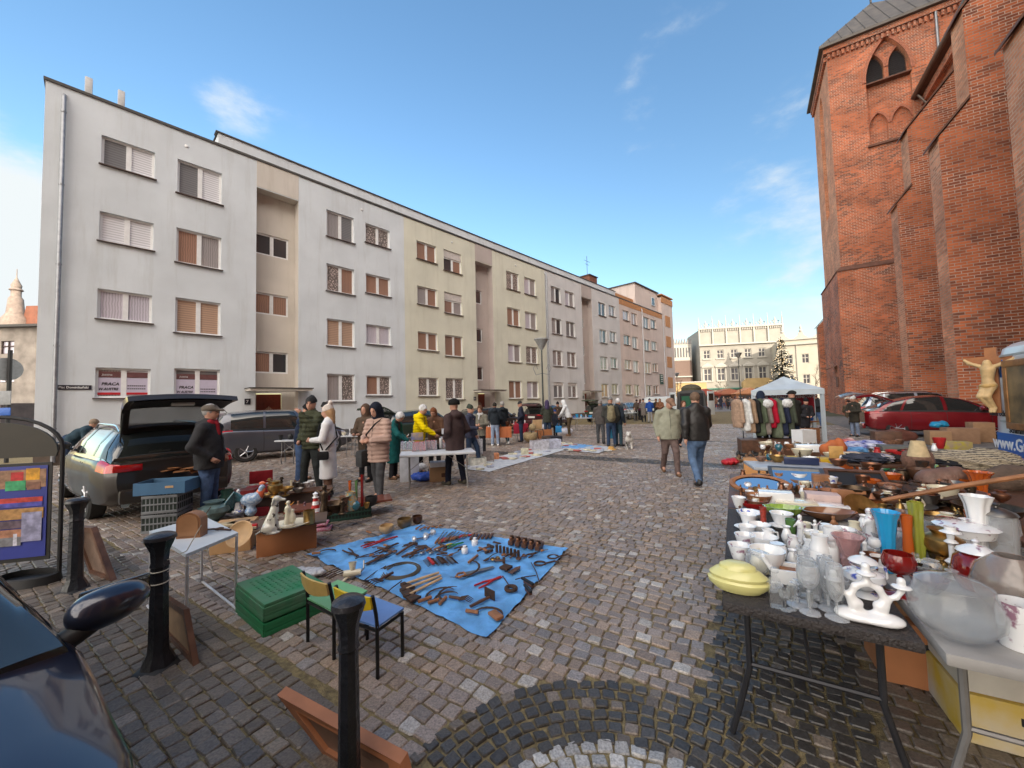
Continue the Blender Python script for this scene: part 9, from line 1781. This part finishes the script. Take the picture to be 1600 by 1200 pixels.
# coat rail
g=G(1163,706);e=G(1243,708);d=(e-g);o=empty('coat_rail',(g.x,g.y,0),0,'black metal clothes rail hung with coats','clothes rail');q=MB();hr=1.62
q.tube([(0,0,0),(0,0,hr),tuple(d+Vector((0,0,hr))),tuple(d)],.016,6);q.tube([(0,-.3,.02),(0,.3,.02)],.016,6);q.tube([tuple(d+Vector((0,-.3,.02))),tuple(d+Vector((0,.3,.02)))],.016,6);q.build('rail_frame',mBlk,o)
cts=[(-.10,(.40,.27,.19),.85,'quilted pinkish beige coat at the left end of the rail',.07),(.06,(.66,.66,.64),.95,'white fleece coat second on the rail',0),(.16,(.30,.20,.13),1.0,'camel coat third on the rail',0),(.25,(.02,.02,.02),1.0,'black coat fourth on the rail',0),(.36,(.09,.11,.07),1.1,'olive green long coat fifth on the rail',0),(.46,(.22,.18,.16),1.05,'taupe coat with white fur collar on the rail',0),(.57,(.38,.01,.03),.85,'bright red coat in the middle of the rail',0),(.68,(.13,.15,.10),1.15,'sage green long coat right of the red one',0),(.79,(.02,.025,.05),1.05,'navy coat near the right of the rail',0),(.91,(.06,.07,.05),1.1,'dark moss coat at the right end of the rail',0)]
rdir=math.atan2(d.y,d.x)
for i,(t,cl,ln,lb,pf) in enumerate(cts):
 p=g+d*t;m_=C('rail_coat_%d'%i,cl)
 P=[cone((0,-.16,-.06),(0,.16,-.06),.05,.05,.03),cone((0,0,-.12),(0,0,-ln+.1),.17,.21,.08,(2.0,1,1)),cone((0,.19,-.10),(.02,.24,-.66),.055,.05,.03),cone((0,-.19,-.10),(.02,-.24,-.66),.055,.05,.03)]
 tag(org('hanging_coat',P,m_,None,.024,(p.x,p.y,hr-.02),(0,0,rdir+.5),cuts=[((0,0,-ln),(0,0,-1))],disp=(lambda X,Y,Z:.006-.014*np.abs(np.sin(Z*45))) if pf else (lambda X,Y,Z:.006*np.sin(Y*40+Z*5))),lb,'coat')
g2=g+d*.5
for i,(t,lb) in enumerate([(.46,'white fur collar on the taupe coat'),(.83,'white fur hood piece hanging at the right of the rail')]): p=g+d*t;tag(org('fur_collar',[ell((0,0,0),(.16,.16,.14),.03)],mat('fur_white',(.66,.66,.64),.95,0,.1,20,.8,60),None,.02,(p.x,p.y-.14,hr-.14),disp=lambda X,Y,Z:.015*np.sin(X*60)*np.sin(Y*60)*np.sin(Z*60)),lb,'fur collar')
for i in range(2): boxy('white_bag',1254+i*3,712-i*14,(.4,.3,.42),['white plastic basket, lower one right of the coat rail','white plastic basket, upper one right of the coat rail'][i],wP,'basket',z=i*.45,open_=True,rz=.2)
boxy('wooden_box',1262,690,(.7,.4,.5),'brown wooden chest behind the white baskets',mW1,'chest',z=0,rz=.2)
# market tent
tl_=G(1181,690);tr_=G(1289,690);d=(tr_-tl_);L_=d.length;d.normalize();n_=VD.copy();o=empty('market_tent',(tl_.x,tl_.y,0),0,'white pavilion tent with red banner beside the church','tent');ez=A(1289,607,tr_.y).z;az=ez+.55
mTt=mat('tent_cloth',(.52,.60,.66),.6,0,.08,2,.3,6)
cn=[Vector((0,0,0)),d*L_,d*L_+n_*2.6,n_*2.6]
for c in cn: q=MB();q.box(c+Vector((0,0,ez/2)),(.1,.1,ez));q.build('tent_pole',mTt,o)
q=MB();ap=(cn[0]+cn[2])/2+Vector((0,0,az));ce=[c+(c-(cn[0]+cn[2])/2).normalized()*.1+Vector((0,0,ez)) for c in cn]
for i in range(4):
 a,b=ce[i],ce[(i+1)%4];m0=(a+b)/2;mid=(m0+ap)/2-Vector((0,0,.07));q.add([a,m0,b,ap,mid,(a+ap)/2-Vector((0,0,.02)),(b+ap)/2-Vector((0,0,.02))],[(0,1,4,5),(1,2,6,4),(5,4,3),(4,6,3)]);q.add([a,b,b-Vector((0,0,.2)),a-Vector((0,0,.2))],[(0,1,2,3)])
q.build('canopy',mTt,o)
bz=G(1183,640).z;bq=n_*2.5;mBn=mat('banner_red',(.32,.015,.03),.5,0,.12,1.5);q=MB();q.box(d*L_/2+bq+Vector((0,0,1.45)),(L_*1.02,.03,1.15),rotm(0,0,math.atan2(d.y,d.x)));bn=q.build('banner',mBn,o)
q=MB();q.box(d*L_*.8+bq-n_*.02+Vector((0,0,1.86)),(L_*.4,.012,.28),rotm(0,0,math.atan2(d.y,d.x)));q.build('banner_picture',mat('banner_pale',(.45,.40,.33),.6,0,0,3,col2=(.5,.3,.08)),bn)
ra=math.atan2(d.y,d.x);mGo=mat('banner_gold',(.7,.4,.05),.5)
for i in range(8): q=MB();c=d*(L_*.1)+bq-n_*.03+Vector((0,0,1.78));q.tube([c,c+d*.16*cos(i*PI/4)+Vector((0,0,.16*sin(i*PI/4)))],[.03,.008],5);q.build('star_ray',mGo,bn)
for t,z_,s in(('ZAPRASZAMY',1.80,.13),('„JARMARK BOŻONARODZENIOWY”',1.60,.15),('RACIBORSKI RYNEK',1.40,.14),('15 - 22 GRUDNIA',1.2,.13)): text(t,s,mWh,bn,d*(L_*.5)+bq-n_*.035+Vector((0,0,z_)),(PI/2,0,ra),align='CENTER',bold=.003)
stall(1262,1282,690,mW1,mSt,'table of papers at the tent entrance',5,[wP,mBlP,mRdP],dep=.6)
# crucifix and painting by the van
g=A(1556,645,6.25);o=empty('crucifix',tuple(g),-1.15,'large wooden crucifix with carved pale figure hung at the corner of the van','crucifix');q=MB();q.box((.0,0,.53),(.13,.05,1.06));q.box((.0,0,.86),(.62,.046,.12));q.build('cross',mat('cross_wood',(.36,.14,.05),.5,0,.15,8),o)
mF=mat('carved_lime',(.62,.42,.20),.5,0,.12,14);P=[ell((-.02,-.12,.80),(.05,.055,.065),.02),cone((-.02,-.10,.70),(-.03,-.10,.52),.085,.06,.04),cone((-.03,-.1,.52),(-.02,-.1,.44),.06,.075,.03),cone((-.02,-.1,.72),(-.22,-.08,.82),.034,.026,.02),cone((-.22,-.08,.82),(-.28,-.05,.88),.026,.02,.02),cone((.0,-.1,.72),(.2,-.08,.82),.034,.026,.02),cone((.2,-.08,.82),(.27,-.05,.88),.026,.02,.02)]
for s in(-1,1): P+=[cone((s*.035-.02,-.1,.44),(s*.04-.07,-.17,.27),.052,.04,.03),cone((s*.04-.07,-.17,.27),(s*.02,-.09,.08),.038,.025,.02),cone((s*.02,-.09,.08),(s*.02,-.13,.02),.025,.018,.01)]
org('carved_figure',P,mF,o,.008);org('loincloth',[ell((-.025,-.1,.44),(.095,.09,.055),.02),cone((-.1,-.1,.44),(-.12,-.1,.34),.03,.02,.02)],mat('carved_gold',(.55,.34,.12),.5),o,.009)
pn=Vector((P_.x,P_.y,0))-UD*.075-VD*.78;o=empty('framed_painting',(pn.x,pn.y,1.12),math.atan2(-VD.y,-VD.x),'dark religious painting in a gilded wood frame leaning on the van','painting');w_,h_=.95,1.05;q=MB()
for (cx,cz,a,b) in((w_/2,.05,w_,.1),(w_/2,h_-.05,w_,.1),(.05,h_/2,.1,h_-.2),(w_-.05,h_/2,.1,h_-.2)): q.box((cx,0,cz),(a,.06,b),bev=.012)
q.build('frame',mat('frame_gilt',(.30,.14,.05),.4,.3,.3,10),o);q=MB();q.box((w_/2,0,h_/2),(w_-.18,.03,h_-.18));q.build('canvas',mat('old_painting',(.06,.05,.03),.35,0,0,3.5,col2=(.28,.19,.09)),o)
